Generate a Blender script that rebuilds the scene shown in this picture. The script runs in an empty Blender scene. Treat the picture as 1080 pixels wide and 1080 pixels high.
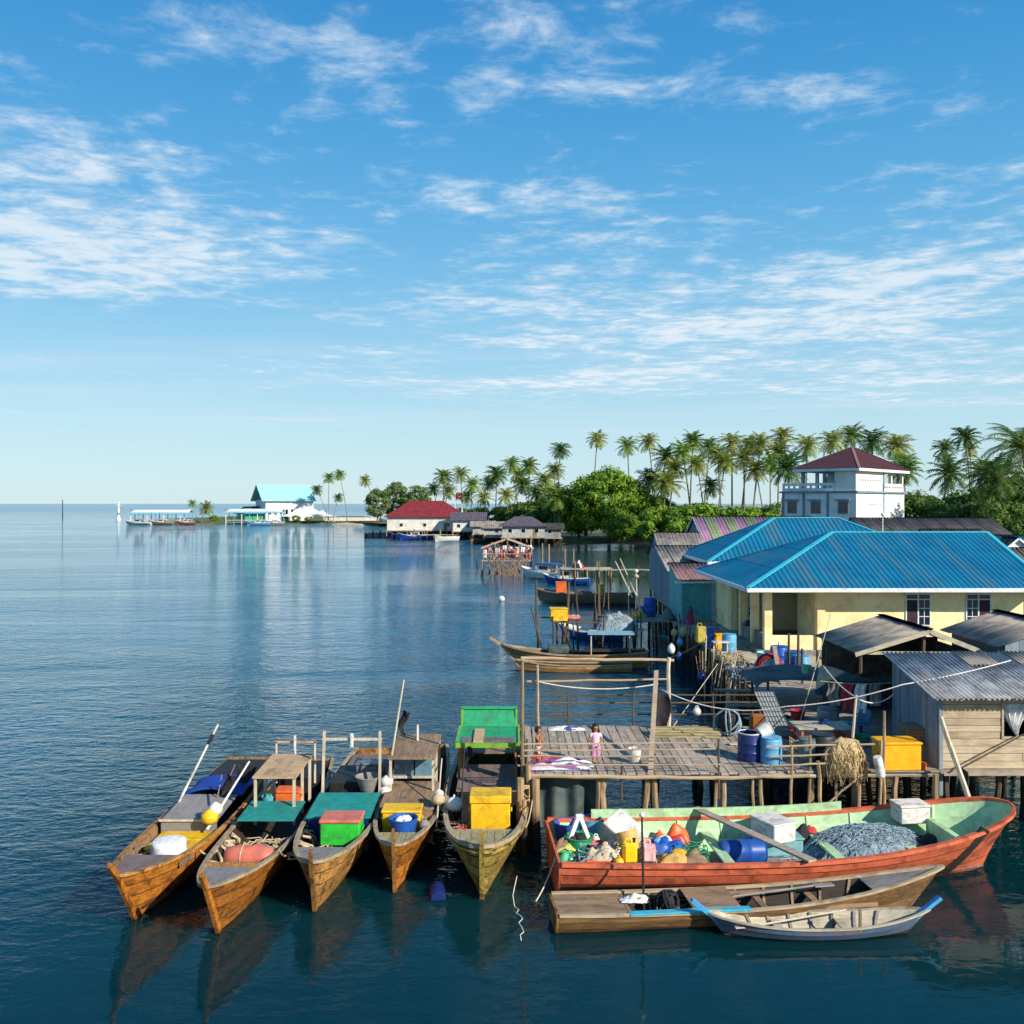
import bpy, bmesh, math, random
from mathutils import Vector, Matrix, Euler, noise
R = math.radians
random.seed(7)
S = bpy.context.scene
COL = S.collection

# ------------------------------------------------------------------ camera
CAMH, FPX = 9.5, 1000.0          # camera height above the water, focal length in photo pixels
HZ = 531.0                       # horizon row in the photo
cam_d = bpy.data.cameras.new('camera')
cam = bpy.data.objects.new('camera', cam_d); COL.objects.link(cam)
cam.location = (0, 0, CAMH); cam.rotation_euler = (R(90), 0, 0)
cam_d.sensor_width = 36; cam_d.lens = 36 * FPX / 1080
cam_d.shift_y = -(540 - HZ) / 1080
cam_d.clip_start = .5; cam_d.clip_end = 60000
S.camera = cam

# ------------------------------------------------------------------ light
SUN_EL, SUN_AZ = R(29), R(132)   # azimuth clockwise from +Y: behind the camera on the right
sd = bpy.data.lights.new('sun', 'SUN'); sd.energy = 5.0; sd.angle = R(.53); sd.color = (1, .925, .80)
sun = bpy.data.objects.new('sun', sd); COL.objects.link(sun)
tosun = Vector((math.sin(SUN_AZ) * math.cos(SUN_EL), math.cos(SUN_AZ) * math.cos(SUN_EL), math.sin(SUN_EL)))
sun.rotation_euler = tosun.to_track_quat('Z', 'Y').to_euler(); sun.location = (40, -30, 60)
V = S.view_settings
V.view_transform = 'Standard'; V.look = 'None'; V.gamma = 1; V.exposure = .40; V.use_curve_mapping = False

def srgb(r, g, b):
    f = lambda c: (c / 255) / 12.92 if c <= 10 else (((c / 255) + .055) / 1.055) ** 2.4
    return (f(r), f(g), f(b), 1)

class NT:
    """small helper round a node tree"""
    def __init__(s, t): s.t = t; s.n = t.nodes; s.l = t.links
    def __call__(s, typ, ins=None, **kw):
        n = s.n.new(typ)
        for k, v in kw.items(): setattr(n, k, v)
        for k, v in (ins or {}).items(): s.put(n.inputs[k], v)
        return n
    def put(s, sock, v):
        if isinstance(v, bpy.types.NodeSocket): s.l.new(v, sock)
        elif isinstance(v, bpy.types.Node): s.l.new(v.outputs[0], sock)
        else: sock.default_value = v
    def math(s, op, a, b=0.0, c=None, clamp=False):
        n = s.n.new('ShaderNodeMath'); n.operation = op; n.use_clamp = clamp
        s.put(n.inputs[0], a); s.put(n.inputs[1], b)
        if c is not None: s.put(n.inputs[2], c)
        return n.outputs[0]
    def mix(s, f, a, b, blend='MIX'):
        n = s.n.new('ShaderNodeMix'); n.data_type = 'RGBA'; n.blend_type = blend
        s.put(n.inputs['Factor'], f); s.put(n.inputs['A'], a) if False else None
        s.put(n.inputs[6], a); s.put(n.inputs[7], b)
        return n.outputs[2]
    def ramp(s, v, lo, hi, a=0.0, b=1.0, smooth=True):
        n = s.n.new('ShaderNodeMapRange'); n.interpolation_type = 'SMOOTHSTEP' if smooth else 'LINEAR'
        s.put(n.inputs[0], v); n.inputs[1].default_value = lo; n.inputs[2].default_value = hi
        n.inputs[3].default_value = a; n.inputs[4].default_value = b
        return n.outputs[0]
    def noise(s, vec, scale, detail=4, rough=.5, dist=0.0):
        n = s.n.new('ShaderNodeTexNoise'); s.put(n.inputs['Vector'], vec)
        n.inputs['Scale'].default_value = scale; n.inputs['Detail'].default_value = detail
        n.inputs['Roughness'].default_value = rough; n.inputs['Distortion'].default_value = dist
        return n.outputs[0]
    def mapping(s, vec, scale=(1, 1, 1), loc=(0, 0, 0), rot=(0, 0, 0)):
        n = s.n.new('ShaderNodeMapping'); s.put(n.inputs['Vector'], vec)
        n.inputs['Scale'].default_value = scale; n.inputs['Location'].default_value = loc
        n.inputs['Rotation'].default_value = rot
        return n.outputs[0]

# ------------------------------------------------------------------ world: daylight sky with thin high cloud
W = bpy.data.worlds.new('World'); S.world = W; W.use_nodes = True
w = NT(W.node_tree); w.n.clear()
sky = w('ShaderNodeTexSky', sky_type='NISHITA', sun_disc=False, sun_elevation=SUN_EL, sun_rotation=SUN_AZ,
        altitude=0, air_density=1.0, dust_density=.35, ozone_density=3.0)
hs = w('ShaderNodeHueSaturation', {'Color': sky.outputs[0], 'Saturation': 1.05, 'Value': 1.15})
tc = w('ShaderNodeTexCoord')
sep = w('ShaderNodeSeparateXYZ', {0: tc.outputs['Generated']})
dz = w.math('MAXIMUM', sep.outputs[2], .012)
uu = w.math('DIVIDE', sep.outputs[0], dz); vv = w.math('DIVIDE', sep.outputs[1], dz)
uv = w('ShaderNodeCombineXYZ', {0: uu, 1: vv, 2: 0.0}).outputs[0]
# a bank of ripple cloud low over the coast, one to the left, and loose flecks everywhere (cloud-layer coordinates)
def bank(cu, cv, ru, rv, rot=0.0):
    m = w.mapping(uv, (1, 1, 1), (-cu, -cv, 0))
    m = w.mapping(m, (1 / ru, 1 / rv, 1), (0, 0, 0), (0, 0, rot))
    d = w('ShaderNodeVectorMath', {0: m}, operation='LENGTH').outputs['Value']
    return w.ramp(d, 1.25, .1)
soft = w.noise(uv, .8, 4, .6, .2)
b1 = bank(-1.75, 3.85, 1.45, 1.0, .25)
b2 = bank(1.3, 5.3, 2.4, 2.2)
b3 = bank(.0, 3.1, .8, .35)
b4 = bank(.55, 2.3, .85, .22, .2)
b5 = bank(1.9, 7.5, 5.0, 2.6)
b6 = bank(-1.45, 2.65, .75, .5, .2)
b7 = bank(-.55, 2.05, .4, .25, .3)
cover = w.math('MAXIMUM', w.math('MAXIMUM', b1, b2), w.math('MULTIPLY', w.math('MAXIMUM', w.math('MAXIMUM', b6, b7), w.math('MAXIMUM', b3, b4)), .6))
cover = w.math('MAXIMUM', cover, w.math('MULTIPLY', b5, .8))
cover = w.math('ADD', cover, w.ramp(sep.outputs[2], .16, .34, 0, .17))
cover = w.math('ADD', w.math('MULTIPLY', cover, .34), w.math('MULTIPLY', w.math('SUBTRACT', soft, .5), 1.0))
fl = w.mapping(uv, (1.0, 1.0, 1), (3.1, .4, 0), (0, 0, R(14)))
fleck = w.noise(fl, 4.4, 6, .66, .3)
fine = w.noise(w.mapping(uv, (1, 1.5, 1), (0, 0, 0), (0, 0, R(-24))), 9, 4, .6, .3)
den = w.math('ADD', w.math('ADD', w.math('MULTIPLY', fleck, .95), w.math('MULTIPLY', fine, .33)), cover)
den = w.ramp(den, .72, 1.12)
veil = w.math('MULTIPLY', w.ramp(w.noise(w.mapping(uv, (.3, 1, 1)), .6, 4, .55, .2), .42, .75), w.ramp(sep.outputs[2], .10, .23, 1, 0))
den = w.math('ADD', w.math('MULTIPLY', den, .86), w.math('MULTIPLY', veil, .62), clamp=True)
den = w.math('MULTIPLY', den, w.ramp(sep.outputs[2], .012, .12, .12, .92))
cc = w.mix(w.ramp(den, .2, 1.0), (5.0, 6.1, 7.0, 1), (6.6, 7.1, 7.5, 1))
cr = w('ShaderNodeValToRGB', {0: w.math('POWER', w.math('MAXIMUM', sep.outputs[2], 0.0), .6)})
cr.color_ramp.interpolation = 'B_SPLINE'
els = cr.color_ramp.elements
for k, (pz, c_) in enumerate([(.0, (.62, .80, .86)), (.22, (.52, .77, .87)), (.36, (.25, .59, .84)), (.50, (.085, .41, .77)), (.64, (.025, .28, .67)), (1.0, (.005, .12, .42))]):
    e = els[k] if k < 2 else els.new(pz)
    e.position = pz; e.color = (*c_, 1)
air = w.mix(1.0, cr.outputs[0], (7.7, 7.7, 7.7, 1), 'MULTIPLY')      # clear tropical air: pale at the horizon all round, deep blue overhead
base = w.mix(.86, hs.outputs[0], air)
skyc = w.mix(den, base, cc)
bg = w('ShaderNodeBackground', {0: skyc, 1: .099})
wo = w('ShaderNodeOutputWorld', {0: bg.outputs[0]})

# ------------------------------------------------------------------ pixel -> place
def G(px, py, z=0.0):
    """where the ray through photo pixel px,py meets the level z"""
    y = FPX * (CAMH - z) / (py - HZ); return Vector(((px - 540) * y / FPX, y, z))
def A(px, py, y):
    """the point at depth y on that ray"""
    return Vector(((px - 540) * y / FPX, y, CAMH - (py - HZ) * y / FPX))

# ------------------------------------------------------------------ materials
MAT = {}
def mat(name, c1, c2=None, scale=4.0, rough=.75, bump=.0, stretch=(1, 1, 1), metal=0.0, rnd=.0, detail=5,
        dirt=None, dirt_amt=.0, dirt_scale=1.2, spec=.4, contrast=(.35, .68), bdist=.02, wet=None, world=False, trans=0.0, dstretch=None):
    """noise-mottled procedural surface; rnd varies the brightness from object to object"""
    if name in MAT: return MAT[name]
    m = bpy.data.materials.new(name); m.use_nodes = True; t = NT(m.node_tree); t.n.clear()
    co = t('ShaderNodeTexCoord'); oi = t('ShaderNodeObjectInfo')
    src = t('ShaderNodeNewGeometry').outputs['Position'] if world else co.outputs['Object']
    off = t('ShaderNodeVectorMath', {0: src}, operation='ADD')
    ro = t('ShaderNodeCombineXYZ', {0: t.math('MULTIPLY', oi.outputs['Random'], 37.0), 1: t.math('MULTIPLY', oi.outputs['Random'], 91.0), 2: 0.0})
    t.put(off.inputs[1], ro)
    v = t.mapping(off.outputs[0], stretch)
    n1 = t.noise(v, scale, detail, .6, .3)
    col = t.mix(t.ramp(n1, contrast[0], contrast[1]), c1, c2 or tuple(x * .7 for x in c1[:3]) + (1,))
    if dirt:
        n2 = t.noise(t.mapping(off.outputs[0], dstretch) if dstretch else off.outputs[0], dirt_scale, 5, .65, .6)
        col = t.mix(t.math('MULTIPLY', t.ramp(n2, .48, .66), dirt_amt), col, dirt)
    if rnd:
        k = t.ramp(oi.outputs['Random'], 0, 1, 1 - rnd, 1 + rnd, False)
        col = t.mix(1.0, col, t('ShaderNodeCombineColor', {0: k, 1: k, 2: k}).outputs[0], 'MULTIPLY')
    p = t('ShaderNodeBsdfPrincipled', {'Base Color': col, 'Roughness': rough, 'Metallic': metal, 'Specular IOR Level': spec})
    if wet:      # tide line: dark and slick below this height
        g = t('ShaderNodeSeparateXYZ', {0: t('ShaderNodeNewGeometry').outputs['Position']})
        n3 = t.noise(src, 5, 3)
        h = t.math('ADD', g.outputs[2], t.math('MULTIPLY', n3, -.35))
        f = t.ramp(h, wet - .25, wet + .15, 1, 0)
        col2 = t.mix(f, col, srgb(40, 37, 30)); t.put(p.inputs['Base Color'], col2)
    if bump:
        b = t('ShaderNodeBump', {'Height': n1, 'Strength': bump, 'Distance': bdist}); t.put(p.inputs['Normal'], b.outputs[0])
    if trans:
        tr = t('ShaderNodeBsdfTranslucent', {0: col}); ms = t('ShaderNodeMixShader', {0: trans, 1: p.outputs[0], 2: tr.outputs[0]})
        t('ShaderNodeOutputMaterial', {0: ms.outputs[0]})
    else:
        t('ShaderNodeOutputMaterial', {0: p.outputs[0]})
    MAT[name] = m; return m
def paint(name, r, g, b, rough=.5, amt=.35, **kw):
    c = srgb(r, g, b); c2 = tuple(x * .8 for x in c[:3]) + (1,)
    kw.setdefault('dirt', srgb(70, 60, 48)); kw.setdefault('scale', 5); kw.setdefault('dirt_scale', 2.6)
    return mat(name, c, c2, rough=rough, dirt_amt=amt, **kw)
def wood(name, r, g, b, axis=0, k=.55, **kw):
    st = [9.0, 9.0, 9.0]; st[axis] = .7
    c = srgb(r, g, b); c2 = tuple(x * k for x in c[:3]) + (1,)
    kw.setdefault('rough', .82); kw.setdefault('bump', .5); kw.setdefault('rnd', .18)
    kw.setdefault('dirt', srgb(62, 56, 48)); kw.setdefault('dirt_amt', .45)
    return mat(name, c, c2, scale=2.2, stretch=tuple(st), **kw)

# ------------------------------------------------------------------ meshes
class B:
    """collects shapes into one mesh"""
    def __init__(s): s.v = []; s.f = []; s.mi = []
    def add(s, vs, fs, mi=0):
        o = len(s.v); s.v += [tuple(x) for x in vs]
        for f in fs: s.f.append([i + o for i in f]); s.mi.append(mi)
        return s
    def box(s, x0, x1, y0, y1, z0, z1, mi=0):
        vs = [(x, y, z) for z in (z0, z1) for y in (y0, y1) for x in (x0, x1)]
        return s.add(vs, [(0, 2, 3, 1), (4, 5, 7, 6), (0, 1, 5, 4), (2, 6, 7, 3), (0, 4, 6, 2), (1, 3, 7, 5)], mi)
    def cbox(s, x0, x1, y0, y1, z0, z1, c=.02, mi=0):
        """box with its edges chamfered"""
        c = min(c, (x1 - x0) * .3, (y1 - y0) * .3, (z1 - z0) * .3)
        lo, hi = (x0, y0, z0), (x1, y1, z1); vs = []; idx = {}
        for sx in (0, 1):
            for sy in (0, 1):
                for sz in (0, 1):
                    sg = (sx, sy, sz)
                    for a in range(3):
                        p = [hi[i] if sg[i] else lo[i] for i in range(3)]
                        for i in range(3):
                            if i != a: p[i] += -c if sg[i] else c
                        idx[(sx, sy, sz, a)] = len(vs); vs.append(p)
        fs = []
        for a in range(3):
            b, d = (a + 1) % 3, (a + 2) % 3
            for q in (0, 1):
                def k(m, n, ax):
                    g = [0, 0, 0]; g[a] = q; g[b] = m; g[d] = n; return idx[(*g, ax)]
                f = [k(0, 0, a), k(1, 0, a), k(1, 1, a), k(0, 1, a)]; fs.append(f if q else f[::-1])
            for m in (0, 1):
                for n in (0, 1):
                    def k2(q, ax):
                        g = [0, 0, 0]; g[a] = q; g[b] = m; g[d] = n; return idx[(*g, ax)]
                    fs.append([k2(0, b), k2(1, b), k2(1, d), k2(0, d)])
        for sg in [(x, y, z) for x in (0, 1) for y in (0, 1) for z in (0, 1)]:
            fs.append([idx[(*sg, 0)], idx[(*sg, 1)], idx[(*sg, 2)]])
        return s.add(vs, fs, mi)
    def beam(s, p, q, wd, ht, mi=0, up=(0, 0, 1), taper=1.0):
        p, q = Vector(p), Vector(q); d = (q - p).normalized(); up = Vector(up)
        if abs(d.dot(up)) > .98: up = Vector((0, 1, 0))
        a = d.cross(up).normalized(); b = a.cross(d)
        vs = []
        for c, k in ((p, 1), (q, taper)):
            for i, j in ((-1, -1), (1, -1), (1, 1), (-1, 1)): vs.append(c + a * i * wd * k / 2 + b * j * ht * k / 2)
        return s.add(vs, [(0, 1, 2, 3)[::-1], (4, 5, 6, 7), (0, 1, 5, 4), (1, 2, 6, 5), (2, 3, 7, 6), (3, 0, 4, 7)], mi)
    def tube(s, pts, r, n=6, mi=0, cap=True):
        pts = [Vector(p) for p in pts]; rr = r if isinstance(r, (list, tuple)) else [r] * len(pts)
        vs = []; fs = []; ref = Vector((.31, .2, .93)); prev = None
        for i, p in enumerate(pts):
            d = (pts[min(i + 1, len(pts) - 1)] - pts[max(i - 1, 0)])
            d = d.normalized() if d.length > 1e-9 else Vector((0, 0, 1))
            if prev is None:
                a = d.cross(ref if abs(d.dot(ref)) < .95 else Vector((1, 0, 0))).normalized()
            else:
                a = (prev - d * prev.dot(d)).normalized()
            prev = a; b = d.cross(a)
            for k in range(n):
                t = 2 * math.pi * k / n; vs.append(p + (a * math.cos(t) + b * math.sin(t)) * rr[i])
        for i in range(len(pts) - 1):
            for k in range(n): fs.append((i * n + k, i * n + (k + 1) % n, (i + 1) * n + (k + 1) % n, (i + 1) * n + k))
        if cap: fs.append(tuple(range(n))[::-1]); fs.append(tuple(range((len(pts) - 1) * n, len(pts) * n)))
        return s.add(vs, fs, mi)
    def lathe(s, prof, n=16, c=(0, 0, 0), mi=0, sx=1.0, sy=1.0):
        """prof: (radius, z) from bottom to top"""
        vs = []; fs = []
        for r, z in prof:
            for k in range(n):
                t = 2 * math.pi * k / n; vs.append((c[0] + r * math.cos(t) * sx, c[1] + r * math.sin(t) * sy, c[2] + z))
        for i in range(len(prof) - 1):
            for k in range(n): fs.append((i * n + k, i * n + (k + 1) % n, (i + 1) * n + (k + 1) % n, (i + 1) * n + k))
        fs.append(tuple(range(n))[::-1]); fs.append(tuple(range((len(prof) - 1) * n, len(prof) * n)))
        return s.add(vs, fs, mi)
    def grid(s, fn, nu, nv, mi=0, th=0.0):
        """fn(u,v) -> point; th gives the sheet thickness downwards"""
        vs = [Vector(fn(i / nu, j / nv)) for j in range(nv + 1) for i in range(nu + 1)]; w_ = nu + 1
        fs = [(j * w_ + i, j * w_ + i + 1, (j + 1) * w_ + i + 1, (j + 1) * w_ + i) for j in range(nv) for i in range(nu)]
        if th:
            o = len(vs); dn = Vector((0, 0, -th)) if not isinstance(th, Vector) else th
            vs += [p + dn for p in vs]; fs += [tuple(o + k for k in f[::-1]) for f in fs]
            rim = [i for i in range(w_)] + [j * w_ + nu for j in range(1, nv + 1)] + [nv * w_ + i for i in range(nu - 1, -1, -1)] + [j * w_ for j in range(nv - 1, 0, -1)]
            for a, b in zip(rim, rim[1:] + rim[:1]): fs.append((b, a, a + o, b + o))
        return s.add(vs, fs, mi)
    def prism(s, poly, off, mi=0):
        """flat polygon pushed along off"""
        n = len(poly); off = Vector(off); vs = [Vector(p) for p in poly]; vs += [p + off for p in vs]
        fs = [tuple(range(n)), tuple(range(n, 2 * n))[::-1]] + [((i + 1) % n, i, n + i, n + (i + 1) % n) for i in range(n)]
        return s.add(vs, fs, mi)
    def build(s, name, m, parent=None, smooth=False, fix=True):
        me = bpy.data.meshes.new(name); me.from_pydata(s.v, [], s.f)
        ms = m if isinstance(m, (list, tuple)) else [m]
        for x in ms: me.materials.append(x)
        if len(ms) > 1: me.polygons.foreach_set('material_index', s.mi)
        if fix:
            bm = bmesh.new(); bm.from_mesh(me); bmesh.ops.recalc_face_normals(bm, faces=bm.faces); bm.to_mesh(me); bm.free()
        if smooth:
            me.polygons.foreach_set('use_smooth', [True] * len(me.polygons))
            if smooth != 'all':
                try: me.set_sharp_from_angle(angle=R(40))
                except Exception: pass
        o = bpy.data.objects.new(name, me); COL.objects.link(o)
        if parent is not None: o.parent = parent
        return o
def tag(o, label=None, cat=None, group=None, kind=None):
    for k, v in (('label', label), ('category', cat), ('group', group), ('kind', kind)):
        if v: o[k] = v
    return o
def thing(name, label, cat, loc=(0, 0, 0), rz=0.0, group=None, rot=None):
    o = bpy.data.objects.new(name, None); COL.objects.link(o); o.empty_display_size = .2
    o.location = loc; o.rotation_euler = rot or (0, 0, rz)
    return tag(o, label, cat, group)
def dup(root, loc=None, rz=None, label=None, scale=None):
    r = root.copy(); COL.objects.link(r)
    if loc is not None: r.location = loc
    if rz is not None: r.rotation_euler = (0, 0, rz)
    if scale is not None: r.scale = (scale,) * 3
    if label: r['label'] = label
    for ch in list(root.children):
        c = ch.copy(); COL.objects.link(c); c.parent = r
        for g in list(ch.children):
            d = g.copy(); COL.objects.link(d); d.parent = c
    return r
ORD = ['first', 'second', 'third', 'fourth', 'fifth', 'sixth', 'seventh', 'eighth', 'ninth', 'tenth', 'eleventh', 'twelfth',
       'thirteenth', 'fourteenth', 'fifteenth', 'sixteenth', 'seventeenth', 'eighteenth', 'nineteenth', 'twentieth']
def rnd(a, b): return random.uniform(a, b)
def log(p, q, r0, r1=None, n=7, seg=6, wob=.42, mb=None):
    """an unsawn pole between two points"""
    p, q = Vector(p), Vector(q); r1 = r1 or r0 * .8; mb = mb or B(); pts = []; rr = []
    for i in range(seg + 1):
        t = i / seg; k = r0 + (r1 - r0) * t
        o = Vector((rnd(-1, 1), rnd(-1, 1), rnd(-1, 1))) * k * wob if 0 < i < seg else Vector()
        pts.append(p.lerp(q, t) + o); rr.append(k * rnd(.92, 1.08))
    return mb.tube(pts, rr, n)
def sag(p, q, s, n=12):
    p, q = Vector(p), Vector(q)
    return [p.lerp(q, i / n) - Vector((0, 0, s * 4 * (i / n) * (1 - i / n))) for i in range(n + 1)]
# ================================================================== the setting
def water_material():
    m = bpy.data.materials.new('sea_water'); m.use_nodes = True; t = NT(m.node_tree); t.n.clear()
    pos = t('ShaderNodeNewGeometry').outputs['Position']
    sp = t('ShaderNodeSeparateXYZ', {0: pos})
    # wind ripples, long crests across the view; slack water lies in the lee of the jetties and inside the creek
    a = t.noise(t.mapping(pos, (.75, 1.2, 1), (0, 0, 0), (0, 0, R(12))), 1.9, 3, .55, .5)
    b = t.noise(t.mapping(pos, (.8, 1.5, 1), (7, 3, 0), (0, 0, R(-18))), 4.6, 2, .5, .3)
    c = t.noise(t.mapping(pos, (.6, 1.0, 1), (1, 9, 0), (0, 0, R(-6))), .55, 2, .5, .3)
    patch = t.noise(t.mapping(pos, (.35, 1, 1)), .045, 3, .6, .4)
    lee_e = t.ramp(sp.outputs[0], -13, 1, 1.0, .16)
    lee_n = t.ramp(sp.outputs[1], 16, 30, .0, 1.0)
    open_w = t.math('MAXIMUM', t.math('MULTIPLY', t.ramp(sp.outputs[0], -16, -7.5, 1, 0), 1.0), t.math('MULTIPLY', lee_n, t.ramp(sp.outputs[0], -4, 7, .85, .30)))
    amp = t.math('MULTIPLY', t.math('MAXIMUM', open_w, .06), t.ramp(patch, .34, .62, .3, 1.25))
    far = t.ramp(t.math('ADD', sp.outputs[1], t.math('MULTIPLY', sp.outputs[0], 1.2)), 30, 330, 1.75, 2.1)
    amp = t.math('MULTIPLY', amp, far)
    h = t.math('ADD', t.math('ADD', t.math('MULTIPLY', a, .085), t.math('MULTIPLY', b, .016)), t.math('MULTIPLY', c, .10))
    h = t.math('MULTIPLY', h, amp)
    bp = t('ShaderNodeBump', {'Height': h, 'Strength': 1.0, 'Distance': 1.0})
    tint = t.noise(pos, .06, 3)
    body_near = t.mix(t.ramp(tint, .3, .7), (.001, .022, .029, 1), (.0012, .029, .038, 1))      # darker green body colour in the harbour
    clear = t.mix(t.ramp(patch, .3, .7), (.001, .098, .178, 1), (.0012, .115, .205, 1))   # brighter blue body colour further out
    out = t.math('MAXIMUM', t.math('MULTIPLY', t.ramp(sp.outputs[1], 24, 75), t.ramp(sp.outputs[0], 14, 0)), t.ramp(sp.outputs[0], -8, -22, 0, .7))
    col = t.mix(out, body_near, clear)
    p = t('ShaderNodeBsdfPrincipled', {'Base Color': col, 'Roughness': t.ramp(sp.outputs[1], 30, 1500, .02, .16), 'IOR': 1.333, 'Specular IOR Level': .37, 'Subsurface Weight': 1.0, 'Subsurface Scale': 3.0, 'Subsurface Radius': (.6, 1.0, 1.2), 'Normal': bp.outputs[0]})
    t('ShaderNodeOutputMaterial', {0: p.outputs[0]})
    return m
mb = B(); mb.add([(-16000, -300, 0), (16000, -300, 0), (16000, 30000, 0), (-16000, 30000, 0)], [(0, 1, 2, 3)])
water = mb.build('sea_water', water_material()); tag(water, 'calm teal blue sea water with light ripples', None, kind='structure')

M_earth = mat('sandy_earth', srgb(112, 112, 66), srgb(72, 84, 40), .25, .95, .4, world=True, dirt=srgb(58, 80, 34), dirt_amt=.9, dirt_scale=.12, bdist=.2)
M_sand = mat('pale_sand', srgb(205, 186, 150), srgb(176, 150, 112), .4, .95, .3, world=True, bdist=.1)
M_mud = mat('tidal_mud', srgb(46, 40, 31), srgb(30, 27, 22), .7, .6, .5, world=True, bdist=.1)

def land(name, shore, back, mt, top=1.1, kind='structure', label=None):
    """a low bank: shore line, a strip rising from under the water, then level ground"""
    sh = [Vector((x, y, 0)) for x, y in shore]; bk = [Vector((x, y, 0)) for x, y in back]
    ring = sh + bk; cx = sum(p.x for p in ring) / len(ring); cy = sum(p.y for p in ring) / len(ring)
    # densify for an uneven edge
    rr = []
    for a, b in zip(ring, ring[1:] + ring[:1]):
        n = max(2, int((b - a).length / 6))
        for i in range(n):
            p = a.lerp(b, i / n); k = noise.noise(p * .07) * 3 + noise.noise(p * .3) * .8
            d = (b - a).normalized(); rr.append(p + Vector((-d.y, d.x, 0)) * k)
    n = len(rr); vs = []; fs = []
    ar = sum(a.x * b.y - b.x * a.y for a, b in zip(rr, rr[1:] + rr[:1]))
    sgn = 1 if ar > 0 else -1
    for off, z in ((-1.5, -1.0), (0, .05), (2.2, .55), (6, top)):
        for i in range(n):
            d = (rr[(i + 1) % n] - rr[i - 1]).normalized(); nn = Vector((-d.y, d.x, 0)) * sgn
            vs.append(rr[i] + nn * off + Vector((0, 0, z + (noise.noise(rr[i] * .2) * .12 if z > 0 else 0))))
    for k in range(3):
        for i in range(n): fs.append((k * n + i, k * n + (i + 1) % n, (k + 1) * n + (i + 1) % n, (k + 1) * n + i))
    o = len(vs) - n
    mb = B(); mb.add(vs, fs)
    mb.add([vs[o + i] for i in range(n)], [tuple(range(n))])
    bmn = mb.build(name, mt); tag(bmn, label, None, kind=kind)
    return bmn
P2 = lambda px, py: tuple(G(px, py)[:2])
shore = [P2(405, 553.5), P2(418, 563), P2(455, 567.5), P2(520, 571.5), P2(560, 574.5), P2(600, 574), P2(650, 573.2), P2(692, 572),
         (44, 215), (40, 170), (33, 120), (31, 95), (36, 78), (40, 50), (44, 10)]
back = [(180, 10), (600, 200), (500, 420), (120, 420), (60, 330), (-20, 345), (-70, 440)]
land('ground', shore, back, M_earth, 1.1, label='low sandy ground under the palms')
land('headland_ground', [P2(150, 552.3), P2(200, 552.6), P2(262, 552.9), P2(330, 552.2), P2(395, 551.8), P2(405, 552.8)], [(-62, 500), (-95, 640), (-190, 640), (-200, 520)], M_earth, 1.0, label='low grassy headland on the far left')
land('beach', [P2(352, 553.3), P2(380, 553.9), P2(403, 554.2)], [(-58, 455), (-84, 450)], M_sand, .7, label='pale sand beach under a leaning palm')
land('creek_bank', [P2(645, 573.4), P2(668, 574), P2(694, 574.2)], [(38, 238), (22, 236)], M_sand, .5, label='pale sand bank at the creek mouth')

# ------------------------------------------------------------------ trees
M_bark = mat('palm_bark', srgb(150, 136, 112), srgb(96, 84, 66), 6, .9, .5, stretch=(1, 1, .5), rnd=.2)
def leafmat(name, c1, c2, rndv=.25, trans=.3):
    return mat(name, srgb(*c1), srgb(*c2), 1.3, .62, 0, rnd=rndv, detail=2, trans=trans, spec=.3)
M_frond = leafmat('palm_frond', (138, 162, 66), (86, 118, 46), .3)
M_frondy = leafmat('palm_frond_yellow', (164, 166, 74), (108, 128, 52), .2)
M_frondd = leafmat('palm_frond_deep', (96, 126, 56), (60, 92, 40), .2)
M_leaf = leafmat('broad_leaf', (128, 160, 46), (76, 112, 30), .12)
M_leafd = leafmat('dark_leaf', (100, 130, 46), (58, 86, 32), .15)
M_casu = leafmat('feathery_leaf', (136, 154, 92), (90, 112, 64), .15)

def frond_into(mb, base, yaw, pitch, L, droop, wid, nl=12, mi=0, rng=random):
    """one feather leaf: an arched rib with leaflets on both sides"""
    d = Vector((math.cos(yaw), math.sin(yaw), 0)); side = Vector((-math.sin(yaw), math.cos(yaw), 0)); up = Vector((0, 0, 1))
    pts = []
    n = nl; p = Vector(base); a = pitch
    for i in range(n + 1):
        pts.append(p.copy()); t = i / n
        a = pitch - droop * t ** 1.4
        p = p + (d * math.cos(a) + up * math.sin(a)) * (L / n)
    rib = []
    for i, q in enumerate(pts): rib += [q + side * .05 * (1 - i / n * .8), q - side * .05 * (1 - i / n * .8)]
    mb.add(rib, [(2 * i, 2 * i + 1, 2 * i + 3, 2 * i + 2) for i in range(n)], mi)
    for i in range(1, n + 1):
        t = i / n; q = pts[i]; fw = (pts[i] - pts[i - 1]).normalized()
        ll = wid * math.sin(math.pi * min(1, .12 + t * .80)) ** .7 * rng.uniform(.85, 1.15)
        for sg in (-1, 1):
            tip = q + side * sg * ll * .80 + fw * ll * .55 - up * ll * rng.uniform(.18, .55)
            h = L / n * .44
            mb.add([q - fw * h, q + fw * h, tip + fw * h * .35, tip - fw * h * .2], [(0, 1, 2, 3)], mi)

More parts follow.
